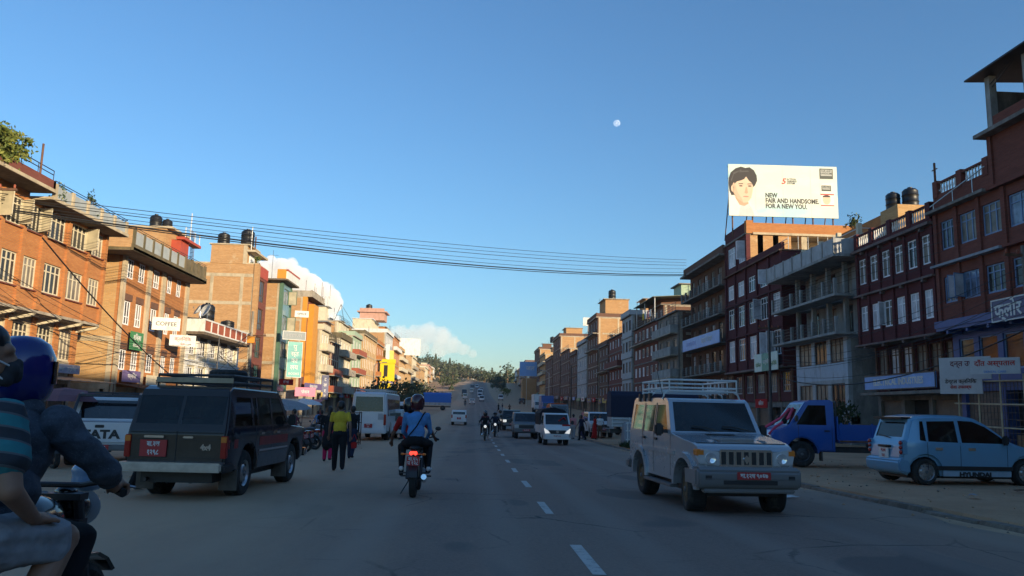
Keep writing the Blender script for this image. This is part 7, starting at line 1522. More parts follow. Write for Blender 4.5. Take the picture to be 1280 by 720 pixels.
def riders_on(bike_loc, rz, specs, lean=0):
    for (label, x0, hz, ln, arm, fx, fz, mats, sleeve, yaw, hm, vox) in specs:
        c, hd = rider_caps(x0, hz, ln, arm, fx, fz, None, sleeve, yaw, hel=hm is not None)
        dy = 0.; c0, s0 = math.cos(rz), math.sin(rz)
        t = thing('person', label, 'person', (bike_loc[0]-s0*dy, bike_loc[1]+c0*dy, bike_loc[2]), rz); o = grow('body', c, mats, vox, t)
        if 'red T-shirt' in label: t.rotation_euler.x = -R(6)
        if hm: helmet(t, tuple(hd+Vector((0, 0, .025))), yaw, hm)
    return t
mat('bike_black', (.014, .014, .016), .2, coat=.5); mat('bike_red', (.25, .015, .015), .2, coat=.5); mat('bike_blue', (.25, .38, .55), .2, coat=.5); mat('bike_grey', (.12, .12, .13), .3, coat=.4); mat('tail_on', (.9, .05, .03), .3, emit=1.6)
# ---------------------------------------------------------------- motorcycles and people in the picture
# the pair riding ahead
P1 = (-1.03, 15.22, gz(15)); motorbike('black motorcycle with lit red tail lamp riding ahead on the empty lane', P1, R(90), 'bike_black', tail=True)
riders_on(P1, R(90), [('motorcyclist in a red T-shirt steering ahead of the blue-jacketed passenger', -.12, .93, .10, (.30, .40, 1.0), .06, .34, ['skin_dark', 'hair', 'cloth_red', 'cloth_black', 'cloth_black'], 'short', 0, 'helmet_black', .022),
    ('motorcycle passenger in a light blue jacket with a dark shoulder strap', -.50, .98, .05, (-.12, .17, 1.02), -.42, .44, ['skin_dark', 'hair', 'cloth_blue', 'cloth_black', 'cloth_white'], 'long', 0, 'helmet_maroon', .02)])
mb = MB(); mb.tube([(-.62, -.14, 1.48), (-.66, -.02, 1.25), (-.62, .14, 1.05)], .012, 6); mb.tube([(-.62, -.14, 1.48), (-.45, -.15, 1.50)], .012, 6); o = mb.build('shoulder_bag_strap', 'cloth_black', loc=P1, rot=(0, 0, R(90))); tag(o, 'thin black bag strap across the blue jacket', 'strap')
# oncoming motorcyclists
for (x, y, l, lb, hm, sh, two) in ((.75, 50.6, 'oncoming dark motorcycle carrying two people near the centre line', 'oncoming motorcyclist in dark jacket near the centre line', 'helmet_black', 'cloth_black', True), (1.55, 57.5, 'second oncoming motorcycle with a bright headlamp', 'rider of the second oncoming motorcycle', 'helmet_grey', 'cloth_navy', False), (2.4, 72, 'farther oncoming motorcycle beside the off-roader', 'rider of the farther oncoming motorcycle', 'helmet_black', 'cloth_grey', False), (-2.2, 205, 'tiny far motorcycle on the upward slope', 'rider of the tiny far motorcycle', 'helmet_black', 'cloth_black', False)):
    loc = (x, y, gz(y)); motorbike(l, loc, R(-90), 'bike_black', lamp=y < 100, voxel=.04)
    sp = [(lb, -.12, .93, .10, (.30, .40, 1.0), .06, .34, ['skin_dark', 'hair', sh, 'cloth_black', 'cloth_black'], 'long', 0, hm, .035)]
    if two: sp.append(('passenger looking over the shoulder of the oncoming motorcyclist', -.50, 1.02, .02, (-.12, .17, 1.02), -.42, .44, ['skin_dark', 'hair', 'cloth_maroon', 'cloth_navy', 'cloth_black'], 'long', 0, 'helmet_black', .035))
    riders_on(loc, R(-90), sp)
# pedestrians
person('man in a yellow T-shirt and black trousers walking with a red bag', (-3.42, 21.0, gz(21)), R(100), 'cloth_yellow', 'cloth_black', h=1.76, stride=.16, arm=.10, voxel=.018)
mb = MB(); mb.prism([(-.06, 0), (.06, 0), (.08, .13), (.03, .16), (-.03, .16), (-.08, .13)], 'Y', -.03, .03); mb.tube([(-.06, 0, .22), (0, 0, .36), (.06, 0, .22)], .008, 5); o = mb.build('shopping_bag', 'cloth_red', loc=(-3.05, 21.05, gz(21)+.58)); tag(o, 'small red carrier bag held by the man in yellow', 'bag')
person('woman in a long black tunic and pink trousers walking away', (-4.45, 25.2, gz(25)), R(92), 'cloth_black', 'cloth_rose', h=1.66, stride=.06, arm=.06, dress=.55, long=True, sleeve='long', voxel=.022)
person('man in a black jacket beyond the yellow-shirted man', (-4.0, 27.0, gz(27)), R(85), 'cloth_black', 'cloth_navy', h=1.72, stride=.2, sleeve='long')
person('person in dark trousers and shoes beside the dark estate car', (-6.0, 15.0, gz(15)), R(60), 'cloth_navy', 'cloth_black', h=1.68, stride=.1, sleeve='long', voxel=.022)
for i, (x, y, sh, tr, lb, dr) in enumerate(((7.95, 52.6, 'cloth_red', 'cloth_red', 'woman in a long red dress standing by the covered cars', .25), (6.9, 55.5, 'cloth_pink', 'cloth_grey', 'person in a pink shirt behind the canvas-hooded mini truck', None), (7.3, 54.0, 'cloth_navy', 'cloth_black', 'person in dark clothes between pink shirt and purple coat', None), (7.5, 56.0, 'cloth_purple', 'cloth_purple', 'person in a purple coat beside the woman in red', .45), (8.6, 54.5, 'cloth_white', 'cloth_brown', 'person in a white shirt behind the woman in red', None),
        (4.6, 150, 'cloth_black', 'cloth_black', 'far pedestrian in black crossing near the kerb', None), (5.4, 152, 'cloth_navy', 'cloth_grey', 'far pedestrian in navy crossing near the kerb', None), (6.6, 148, 'cloth_brown', 'cloth_black', 'far pedestrian in brown at the kerb', None),
        (-7.2, 33, 'cloth_maroon', 'cloth_navy', 'shopper in maroon among the parked motorcycles', None), (-8.4, 36.5, 'cloth_white', 'cloth_black', 'shopper in white by the market umbrellas', None), (-6.4, 40, 'cloth_green', 'cloth_brown', 'shopper in green before the parked minibus', None), (-12.5, 28, 'cloth_red', 'cloth_navy', 'stallholder in red under the maroon umbrella', None), (-8.0, 43, 'cloth_black', 'cloth_black', 'shopper in black beside the metal trolley', None), (-9.5, 50, 'cloth_blue', 'cloth_navy', 'shopper in blue by the stall awnings', None), (-10.5, 56, 'cloth_maroon', 'cloth_black', 'shopper in maroon near the white stall umbrella', None), (-8.6, 66, 'cloth_white', 'cloth_navy', 'walker in white beyond the taller van', None), (-9.8, 78, 'cloth_red', 'cloth_black', 'walker in red before the tall brick house', None), (-12, 88, 'cloth_yellow', 'cloth_brown', 'walker in yellow before the green clad house', .5), (-10, 97, 'cloth_navy', 'cloth_navy', 'walker in navy before the orange strip house', None), (10.5, 75, 'cloth_green', 'cloth_black', 'walker in green before the pillared balconies', None), (11.5, 84, 'cloth_pink', 'cloth_pink', 'walker in pink before the blue banner', .4), (14.5, 38, 'cloth_brown', 'cloth_black', 'man in brown near the blue shop board', None), (17, 33, 'cloth_grey', 'cloth_navy', 'man in grey near the scaffold poles', None))):
    person(lb, (x, y, gz(y)+(.12 if x > 7.7 else 0)), R(i*67 % 360), sh, tr, h=1.58+.02*(i*7 % 9), stride=.12+.02*(i % 4), dress=dr, long=dr is not None, sleeve='long' if i % 2 else 'short', voxel=.03 if y < 60 else .05)
# parked motorcycles in a leaning rank by the left roadside
base = motorbike('dusty black motorcycle at the near end of the rank along the left roadside', (-6.35, 19.4, gz(19.4)), R(150), 'bike_black', group='motorcycles parked along the left roadside', lean=-.16, voxel=.035)
paints = ['bike_red', 'bike_blue', 'bike_grey', 'bike_black']
rb = random.Random(12)
for i, (x, y) in enumerate([(-6.5, 20.6), (-6.7, 21.9), (-6.9, 25.2), (-6.6, 26.5), (-6.9, 27.8), (-7.1, 29.0), (-6.8, 30.3), (-7.0, 31.6), (-7.1, 34.0), (-7.3, 35.4), (-7.0, 38.5), (-10.5, 20.5), (-11.8, 21.2)]):
    c = copy_tree(base); c.location = (x, y, gz(y)); c.rotation_euler = (-.16+rb.uniform(-.05, .05), 0, R(150+rb.uniform(-14, 14)))
    pm = M[paints[i % 4]]; c['label'] = ['red tanked motorcycle', 'pale blue motorcycle', 'grey motorcycle', 'black motorcycle'][i % 4]+' in the leaning rank along the left roadside'
    for ch in c.children:
        if ch.name.split('.')[0] in ('fuel_tank', 'tail_cowl', 'front_fender', 'headlamp_shell'):
            ch.material_slots[0].link = 'OBJECT'; ch.material_slots[0].material = pm

# ---------------------------------------------------------------- the two riders close on the left
LB = (-2.03, 3.62, gz(3.6)); LR = R(88)
motorbike('black motorcycle with blue white headlamp cowl carrying two men close by', LB, LR, 'bike_black', cowl='bike_blue', voxel=.012, mirrors=False).scale = (1.03,)*3
def close_riders():
    # steering man: blue helmet, denim jacket, dark trousers
    t = thing('person', 'motorcyclist in a blue helmet and worn denim jacket gripping the handlebar', 'person', LB, LR)
    hx = -.10
    ch = Vector((hx+.10, 0, 1.20)); nk = Vector((hx+.15, 0, 1.40))
    c = head_caps((hx+.17, 0, 1.53), R(-38), 0, 0, 1, True) + [(tuple(nk), (hx+.16, 0, 1.47), .058, .055, 0)]
    wr = {}; jac = [('e', (hx+.10, 0, 1.22), (.14, .205, .19), 0), ('e', (hx+.05, 0, 1.05), (.145, .185, .17), 0), ('e', (hx+.02, 0, .93), (.15, .19, .10), 0), ((nk.x-.02, .07, 1.385), (nk.x-.02, -.07, 1.385), .055, .055, 0), ((nk.x+.03, .05, 1.42), (nk.x+.03, -.05, 1.42), .045, .045, 0)]
    for sg in (1, -1):
        sh = Vector((hx+.13, sg*.205, 1.33)); el = Vector((.14, sg*.38, 1.13)); w = Vector((.29, sg*.355, 1.045)); wr[sg] = w
        jac += [(tuple(sh), tuple(el), .074, .056, 0), (tuple(el), tuple(el.lerp(w, .30)), .056, .05, 0)]
        c += [(tuple(el), tuple(w), .04, .028, 0)]
        # fingers wrapped over the grip
        k = 1.0; gx = Vector((.345, sg*.345, 1.035)); ax = Vector((.06, -sg*.09, .025)).normalized()
        c += [(tuple(w), tuple(gx+Vector((-.01, 0, .025))), .03, .034, 0)]
        for j in range(4):
            b = gx+ax*(j-1.5)*.023+Vector((.0, 0, .03)); q = b+Vector((.04, sg*.012, -.008)); e = q+Vector((.006, 0, -.036)); f = e+Vector((-.026, 0, -.012))
            c += [(tuple(b), tuple(q), .0105, .010, 0), (tuple(q), tuple(e), .010, .0092, 0), (tuple(e), tuple(f), .0092, .008, 0)]
        b = gx-ax*.03*sg*0+Vector((-.03, -sg*.03, .0)); c += [(tuple(w+Vector((0, -sg*.02, 0))), tuple(b), .013, .012, 0), (tuple(b), tuple(b+Vector((.03, -sg*.012, -.022))), .011, .009, 0)]
    c += [((hx+.10, 0, 1.22), tuple(nk), .10, .06, 0), ((hx+.02, 0, .95), (hx+.10, 0, 1.22), .10, .10, 0)]
    for sg in (1, -1): c += [((hx+.10, 0, 1.28), (hx+.12, sg*.19, 1.33), .05, .045, 0), ((hx+.12, sg*.19, 1.33), (.14, sg*.38, 1.13), .042, .038, 0)]
    grow('body', c, ['skin', 'hair'], .008, t, 2)
    jo = wrinkle(grow('denim_jacket', jac, ['denim'], .008, t, 2), .017, 6.5)
    for sg in (1, -1): mb = MB(); e_ = Vector((.14, sg*.38, 1.13)).lerp(Vector((.29, sg*.355, 1.045)), .36); d_ = (Vector((.29, sg*.355, 1.045))-Vector((.14, sg*.38, 1.13))).normalized(); mb.cyl(tuple(e_-d_*.02), tuple(e_+d_*.02), .058, .055, 16); mb.build('cuff', 'denim', t, smooth=40, bevel=.004)
    for z in (1.0, 1.17):
        pass
    cf = MB(); 
    tr = []
    for sg in (1, -1):
        kn = Vector((hx+.42, sg*.20, .80)); an = Vector((hx+.14, sg*.22, .42)); tr += [((hx+.02, sg*.1, .88), tuple(kn), .10, .075, 0), (tuple(kn), tuple(an), .07, .06, 0)]
    wrinkle(grow('trousers', tr+[('e', (hx, 0, .88), (.15, .185, .11), 0)], ['cloth_black'], .012, t), .008, 7, 2)
    for sg in (1, -1): grow('shoe', [((hx+.10, sg*.22, .37), (hx+.30, sg*.235, .355), .05, .042, 0)], ['cloth_black'], .014, t)
    h = helmet(t, (hx+.165, 0, 1.555), R(-12), 'helmet_blue', k=1.02)
    # passenger: hair, mask, striped knit, grey shorts
    t = thing('person', 'passenger with black hair, face mask, striped teal T-shirt and grey shorts', 'person', (LB[0]+.04, LB[1]+.03, LB[2]), LR)
    hx = -.50; yw = R(-62)
    hd = (hx+.13, -.06, 1.60)
    c = head_caps(hd, yw, 0, 0, 1) + [((hx+.06, -.02, 1.44), (hx+.11, -.05, 1.55), .06, .055, 0)]
    ca, sa = math.cos(yw), math.sin(yw)
    def H(x, y, z): return (hd[0]+x*ca-y*sa, hd[1]+x*sa+y*ca, hd[2]+z)
    sh = [('e', (hx+.04, 0, 1.24), (.135, .20, .19), 0), ('e', (hx+.02, 0, 1.06), (.135, .175, .17), 0), ('e', (hx, 0, .95), (.145, .18, .10), 0), ((hx+.05, .08, 1.41), (hx+.05, -.08, 1.41), .058, .058, 0)]
    so = []
    for sg in (1, -1):
        s0 = Vector((hx+.05, sg*.20, 1.365)); el = Vector((hx-.02, sg*.30, 1.10)); w = Vector((hx+.20, sg*.27, .975)) if sg < 0 else Vector((hx+.2, .2, 1.0))
        sh += [(tuple(s0), tuple(s0.lerp(el, .62)), .075, .074, 0)]
        c += [(tuple(s0.lerp(el, .4)), tuple(el), .052, .044, 0), (tuple(el), tuple(w), .044, .029, 0)]
        # hand spread on the thigh, fingers a little bent
        d = Vector((.9, -.12*sg, -.22)).normalized(); s_ = Vector((.1*sg, 1, 0)).normalized(); p = w+d*.085
        c += [(tuple(w), tuple(p), .026, .034, 0)]
        for j, L in enumerate((.068, .078, .074, .056)):
            b = p+s_*(j-1.5)*.022*(-sg); q = b+d*L*.55+Vector((0, 0, .006)); e = q+d*L*.45+Vector((0, 0, -.024)); c += [(tuple(b), tuple(q), .0108, .010, 0), (tuple(q), tuple(e), .010, .008, 0)]
        b = w+d*.04+s_*sg*.035; q = b+d*.035+s_*sg*.026; c += [(tuple(b), tuple(q), .0125, .0115, 0), (tuple(q), tuple(q+d*.03), .0112, .009, 0)]
        kn = Vector((hx+.44, sg*.27, .86)); an = Vector((hx+.12, sg*.27, .50)); hp = Vector((hx+.02, sg*.10, .90))
        so += [(tuple(hp), tuple(hp.lerp(kn, .80)), .115, .10, 0)]
        c += [(tuple(hp.lerp(kn, .6)), tuple(kn), .08, .066, 0), (tuple(kn), tuple(kn.lerp(an, .45)), .062, .062, 0), (tuple(kn.lerp(an, .45)), tuple(an), .062, .043, 0), (tuple(an), (an.x+.16, an.y+sg*.02, an.z-.07), .045, .035, 0)]
    c += [((hx+.04, 0, 1.24), (hx+.06, -.02, 1.44), .10, .06, 0), ((hx, 0, .93), (hx+.04, 0, 1.24), .10, .10, 0)]
    for sg in (1, -1): c += [((hx+.04, 0, 1.3), (hx+.05, sg*.19, 1.355), .05, .045, 0), ((hx+.05, sg*.19, 1.355), (hx-.0, sg*.27, 1.2), .045, .045, 0), ((hx, 0, .92), (hx+.25, sg*.19, .88), .08, .08, 0)]
    grow('body', c, ['skin', 'hair'], .008, t, 2)
    wrinkle(grow('striped_shirt', sh, ['striped_knit'], .008, t, 2), .012, 6.5, 5); wrinkle(grow('shorts', so+[('e', (hx, 0, .90), (.155, .19, .11), 0)], ['cloth_grey'], .008, t, 2), .018, 6.5, 9)
    grow('face_mask', [(H(.088, .03, -.045), H(.088, -.03, -.045), .032, .032, 0), (H(.07, .04, -.085), H(.07, -.04, -.085), .03, .03, 0), (H(.105, 0, -.02), H(.10, 0, -.07), .022, .03, 0)], ['mask_cloth'], .008, t, 3)
    mb = MB()
    for s in (1, -1): mb.tube([H(.08, s*.055, -.03), H(.02, s*.088, .0), H(-.015, s*.1, .02)], .004, 5); mb.tube([H(.07, s*.06, -.09), H(.02, s*.085, -.05), H(-.015, s*.1, -.01)], .004, 5)
    mb.build('mask_strap', 'cloth_white', t)
close_riders()

# the jeep's driver and a passenger behind the windscreen
def seated(label, car, x, y, z, shirt):
    c = head_caps((.02, 0, .66), 0, 0, 0, 1) + [((.0, 0, .52), (.01, 0, .6), .055, .05, 0), ('e', (0, 0, .36), (.12, .19, .2), 2), ('e', (0, 0, .16), (.13, .17, .16), 2), ('e', (.04, 0, .04), (.16, .18, .1), 3)]
    for sg in (1, -1): c += [((0, sg*.19, .46), (.12, sg*.24, .24), .055, .045, 2), ((.12, sg*.24, .24), (.36, sg*.14, .34), .042, .03, 0), ((.06, sg*.1, .03), (.45, sg*.12, .05), .09, .07, 3), ((.45, sg*.12, .05), (.5, sg*.12, -.3), .065, .05, 3)] + hand((.36, sg*.14, .34), (.6, -sg*.2, .1), sg, 0, 1.0, .9)
    w = car.matrix_world if False else Matrix.Translation(car.location) @ car.rotation_euler.to_matrix().to_4x4() @ Matrix.Diagonal((*car.scale, 1)); p = w @ Vector((x, y, z))
    t = thing('person', label, 'person', tuple(p), car.rotation_euler.z); grow('body', c, ['skin_dark', 'hair', shirt, 'cloth_navy'], .022, t)
_j = bpy.data.objects['jeep']
seated('driver in a pale shirt behind the windscreen of the silver jeep', _j, -.1, -.36, .94, 'cloth_grey'); seated('front passenger in maroon inside the silver jeep', _j, -.1, .36, .94, 'cloth_maroon')
mat('cloth_umb', (.19, .085, .10), .9, var=.15)
# ---------------------------------------------------------------- cables, poles, stalls, plants, far hill
def sag_line(a, b, sag, n=14):
    a, b = Vector(a), Vector(b); return [tuple(a.lerp(b, i/n)-Vector((0, 0, sag*4*(i/n)*(1-i/n)))) for i in range(n+1)]
def cable(label, a, b, sag, r, group):
    pts = sag_line(a, b, sag); o = Vector(pts[0]); mb = MB(); mb.tube([tuple(Vector(p)-o) for p in pts], r, 5); ob = mb.build('overhead_cable', 'wire', loc=tuple(o)); tag(ob, label, 'cable', group)
rc = random.Random(21)
G1 = 'cables spanning the road high up'
for i, (zl, zr, yl, r) in enumerate(((10.62, 18.5, 36.3, .018), (10.48, 18.2, 36.5, .016), (10.38, 17.9, 36.5, .02), (10.22, 17.5, 36.6, .015), (10.1, 17.1, 36.7, .018), (9.98, 16.85, 36.7, .045), (9.9, 16.75, 36.7, .03))):
    cable('thick sagging bundle of cable across the road' if r > .04 else 'thin black cable strung high across the road', (-21.9, yl, zl+.05), (23.3, 86.6+i*.05, zr), .55+.06*i, r, G1)
for i in range(11):      # tangle along the left fronts
    z0 = rc.uniform(5.0, 7.4); z1 = rc.uniform(3.6, 6.6); cable('slack service wire strung along the left house fronts', (-20.4+rc.uniform(-.3, .3), 33.5, z0), (-20.3+rc.uniform(-.2, .2), 64.0+rc.uniform(-.1, .1), z1), rc.uniform(.5, 1.6), rc.choice((.009, .009, .014)), 'service wires along the left fronts')
for i in range(10):
    cable('service wire from the thin post to the transformer pole', (-20.3, 64.0, rc.uniform(3.4, 6.4)), (-20.3, 73.0, rc.uniform(4.2, 8.2)), rc.uniform(.2, .8), .014, 'service wires between the left poles')
cable('thick dark cable drooping past the brick gable', (-18.5, 34, 8.2), (-19.6, 58.0, 1.9), .5, .035, 'drooping cables on the left'); cable('second dark cable drooping towards the stalls', (-20.2, 64.0, 5.2), (-19.8, 90.0, 3.0), 1.0, .03, 'drooping cables on the left')
for i in range(9): cable('slack wire strung along the shaded house fronts', (22.3, 57.6, 4.2+i*.28), (22.4, 31.0, 5.2+i*.32), rc.uniform(.5, 1.4), .014 if i else .035, 'wires along the shaded fronts')
for i in range(5): cable('black wire crossing the shaded upper windows', (23.25, 95.0, 11.4+i*.4), (23.6, 38.2, 9.4+i*.5), rc.uniform(.3, .9), .014, 'wires across the shaded upper windows')
def pole(label, x, y, h, r=.14, bars=(), m='concrete', trans=False):
    t = thing('utility_pole', label, 'pole', (x, y, gz(y)-.1)); mb = MB(); mb.cyl((0,0,0), (0,0,h), r, r*.65, 10); mb.build('shaft', m, t, smooth=50)
    for z, L in bars:
        mb = MB(); mb.box(-L/2, L/2, -.05, .05, z-.05, z+.05); b = mb.build('cross_arm', 'rust', t)
        for k in range(4):
            q = MB(); q.lathe([(0, 0), (.03, 0), (.06, .05), (.04, .09), (.055, .13), (.02, .18), (0, .18)], n=8); q.build('insulator', 'paint_redpanel', b, smooth=50, loc=(-L/2+.1+k*(L-.2)/3, 0, z+.05))
    if trans:
        q = MB(); rr = random.Random(2)
        for k in range(26):
            c = Vector((rr.uniform(-.25, .25), rr.uniform(-.2, .2), rr.uniform(4.0, 5.4))); R_ = rr.uniform(.25, .5); a0 = rr.uniform(0, 6)
            q.tube([(c.x+R_*math.cos(a0+a), c.y+.15*math.sin(a0*2+a), c.z+R_*math.sin(a0+a)) for a in np.linspace(0, 5.2, 10)], .018, 4)
        q.build('cable_coil', 'wire', t)['kind'] = 'stuff'
        q = MB(); q.box(-.32, .32, -.25, .1, 7.3, 7.9); q.build('junction_box', 'paint_orange', t, bevel=.03)
    return t
pole('concrete utility pole with orange box and tangled cable coil before the tall brick house', -20.3, 73.0, 10.2, .17, ((8.0, 2.6), (7.2, .9)), trans=True)
pole('thin dark post in front of the low white house', -20.3, 64.0, 7.2, .07, (), 'steel_dark'); pole('wooden pole at the near end of the orange brick house', -20.5, 33.5, 11.4, .13, ((10.6, 2.0),), 'wood'); pole('dark pole before the dark maroon brick house', 21.6, 57.6, 9.0, .12, ((8.4, 1.6),), 'steel_dark'); pole('dark pole before the brown block scaffold', 22.3, 31.0, 9.0, .12, ((8.6, 1.6),), 'concrete_dark'); pole('slim pole on the pavement beside the far orange truck', 11.5, 95.0, 7.0, .08, (), 'steel_dark')
for i, (x, y, lb) in enumerate(((-16, 128, 'street lamp pole before the mossy house'), (-14, 178, 'street lamp pole before the yellow boards'), (14, 150, 'street lamp pole before the sunlit brick tower'), (14, 215, 'street lamp pole by the white framed brick house'))):
    t = thing('street_lamp', lb, 'street lamp', (x, y, gz(y))); mb = MB(); mb.cyl((0,0,0), (0,0,7.5), .09, .06, 8); s = -1 if x > 0 else 1; mb.tube([(0,0,7.5), (s*.6,0,7.9), (s*1.6,0,8.0)], .04, 6); mb.build('post', 'steel', t); mb = MB(); mb.box(s*1.3, s*2.0, -.12, .12, 7.95, 8.08); mb.build('lamp_head', 'plastic_grey', t, bevel=.02)
def parasol(label, x, y, top, r, m, tilt=0):
    t = thing('market_umbrella', label, 'umbrella', (x, y, gz(y))); t.rotation_euler = (tilt, 0, .3); mb = MB(); mb.cyl((0,0,0), (0,0,top), .022, n=8); mb.build('pole', 'steel_dark', t)
    n = 8
    for i in range(n):
        a, b = 2*math.pi*i/n, 2*math.pi*(i+1)/n; mb = MB(); rows = [(0.02, 0), (.45, -.07), (.8, -.2), (1.0, -.36)]
        for (f, d) in rows: 
            for q in (a, b): mb.v.append((r*f*math.cos(q), r*f*math.sin(q), top+d*r*.9))
        for j in range(3): mb.f.append([2*j, 2*j+2, 2*j+3, 2*j+1]); mb.m.append(0)
        me = mb.mesh('canopy_panel', [m], recalc=False); o = link('canopy_panel', me, t)
    for i in range(n):
        a = 2*math.pi*i/n; mb = MB(); mb.tube([(r*f*math.cos(a), r*f*math.sin(a), top+d*r*.9-.012) for f, d in rows], .008, 4); mb.build('rib', 'steel_dark', t)
    return t
parasol('large maroon umbrella over a roadside stall left of the pickup', -11.2, 22.6, 2.0, 1.15, 'cloth_umb'); parasol('dark grey stall umbrella behind the rank of motorcycles', -9.2, 34, 2.2, 1.3, 'cloth_purple'); parasol('beige stall umbrella beyond the rank of motorcycles', -9.0, 39, 2.1, 1.2, 'cloth_grey', .1); parasol('brown stall umbrella beside the beige one', -10.6, 41.5, 2.3, 1.4, 'cloth_brown'); parasol('red stall umbrella before the low white house', -13.5, 47, 2.4, 1.5, 'cloth_pinkred', -.1); parasol('white stall umbrella before the green clad house', -13, 62, 2.4, 1.5, 'cloth_white')
def stall(label, x, y, rz, m, roof=None, w=2.0):
    t = thing('market_stall', label, 'stall', (x, y, gz(y)), rz); rr = random.Random(int(x*9+y))
    mb = MB(); mb.box(-w/2, w/2, -.5, .5, .7, .76); mb.build('table_top', 'wood', t)
    for sx in (-1, 1):
        for sy in (-1, 1):
            mb = MB(); mb.box(sx*(w/2-.08)-.03, sx*(w/2-.08)+.03, sy*.42-.03, sy*.42+.03, 0, .7); mb.build('leg', 'wood', t)
    mb = MB()
    for i in range(60): mb.ball((rr.uniform(-w/2+.1, w/2-.1), rr.uniform(-.42, .42), .80+rr.uniform(0, .08)), rr.uniform(.04, .07), 6, 4)
    mb.build('produce', m, t)['kind'] = 'stuff'
    if roof:
        for sx in (-1, 1):
            for sy in (-1, 1):
                mb = MB(); mb.cyl((sx*w/2, sy*.6, 0), (sx*w/2, sy*.6, 2.2+.15*sy), .025, n=6); mb.build('post', 'wood_pale', t)
        mb = MB(); mb.hexa([(-w/2-.3, -.8, 2.0), (w/2+.3, -.8, 2.0), (w/2+.3, .8, 2.3), (-w/2-.3, .8, 2.3), (-w/2-.3, -.8, 2.03), (w/2+.3, -.8, 2.03), (w/2+.3, .8, 2.33), (-w/2-.3, .8, 2.33)]); mb.build('awning', roof, t)
for a in (('fruit stall with orange produce under the maroon umbrella', -11.6, 23.5, .2, 'paint_orange'), ('vegetable stall with green produce behind parked motorcycles', -9.4, 33.0, .5, 'leaf_b'), ('stall with red produce under blue tarpaulin', -11.5, 36.5, .3, 'paint_red', 'tarp_blue'), ('stall with yellow produce under an orange awning', -12.5, 43.5, .1, 'plaster_yellow', 'tarp_orange', 2.6), ('stall with dark goods under a beige awning', -13.5, 54, 0, 'cloth_brown', 'plaster_cream', 3.0), ('stall with pale goods under a pink awning', -15, 70, 0, 'plaster_cream', 'cloth_pink', 3.2)): stall(*a)
t = thing('metal_trolley', 'tall rusty metal rack trolley standing by the minibus', 'trolley', (-5.45, 37.5, gz(37.5)))
for sx in (-.25, .25):
    for sy in (-.3, .3):
        mb = MB(); mb.cyl((sx, sy, .1), (sx, sy, 1.6), .025, n=6); mb.build('upright', 'rust', t)
for z in (.2, .65, 1.1, 1.55):
    mb = MB(); mb.box(-.28, .28, -.33, .33, z-.015, z+.015); mb.build('shelf', 'rust', t)
mb = MB(); mb.prism([(-.8, 0), (.8, 0), (.1, 1.25), (-.1, 1.25)], 'X', -.6, .6); o = mb.build('white_tent', 'cloth_grey', loc=(8.9, 44.5, gz(44)+.12), bevel=.05); tag(o, 'small pointed grey canvas heap beside the navy tarpaulin truck', 'tent')
t = thing('pipe_barrier', 'pale pipe barrier before the navy tarpaulin truck', 'barrier', (9.6, 42.2, gz(42)+.12), .1)
for z in (.35, .8, 1.2):
    mb = MB(); mb.cyl((-1.6, 0, z), (1.6, 0, z), .035, n=6); mb.build('rail', 'rail_white', t)
for x in (-1.5, 0, 1.5):
    mb = MB(); mb.cyl((x, 0, 0), (x, 0, 1.25), .04, n=6); mb.build('post', 'rail_white', t)
# grass bank
def grass(name, label, x0, x1, y0, y1, n, h, seed):
    rr = random.Random(seed); mb = MB(); cx, cy = (x0+x1)/2, (y0+y1)/2
    for i in range(n):
        x, y = rr.uniform(x0, x1), rr.uniform(y0, y1); f = max(0, 1-((x-cx)/(x1-x0)*2)**2)*max(0, 1-((y-cy)/(y1-y0)*2)**2); z = gz(y)+.12+.35*f; L = h*rr.uniform(.4, 1.2); a = rr.uniform(0, 6.28); w = .02
        d = (math.cos(a)*L*.4, math.sin(a)*L*.4); mb.add([(x-w*math.sin(a), y+w*math.cos(a), z-.05), (x+w*math.sin(a), y-w*math.cos(a), z-.05), (x+d[0], y+d[1], z+L)], [(0, 1, 2)], rr.choice((0, 1)))
    me = mb.mesh(name, ['leaf_dark', 'leaf_mid'], recalc=False); o = link(name, me); tag(o, label, 'grass', kind='stuff')
    mb = MB(); nx, ny = 10, 12
    for j in range(ny+1):
        for i in range(nx+1):
            x, y = x0+(x1-x0)*i/nx, y0+(y1-y0)*j/ny; f = max(0, 1-((x-cx)/(x1-x0)*2)**2)*max(0, 1-((y-cy)/(y1-y0)*2)**2); mb.v.append((x, y, gz(y)+.08+.38*f))
    for j in range(ny):
        for i in range(nx): k = j*(nx+1)+i; mb.f.append([k, k+1, k+nx+2, k+nx+1]); mb.m.append(0)
    b = mb.mesh('bank', ['hill_soil'], recalc=False); o = link('earth_bank', b); tag(o, kind='structure')
grass('grass_tuft', 'dark grass growing on the low bank by the parked trucks', 7.9, 11.4, 33, 43.5, 9000, .28, 5)
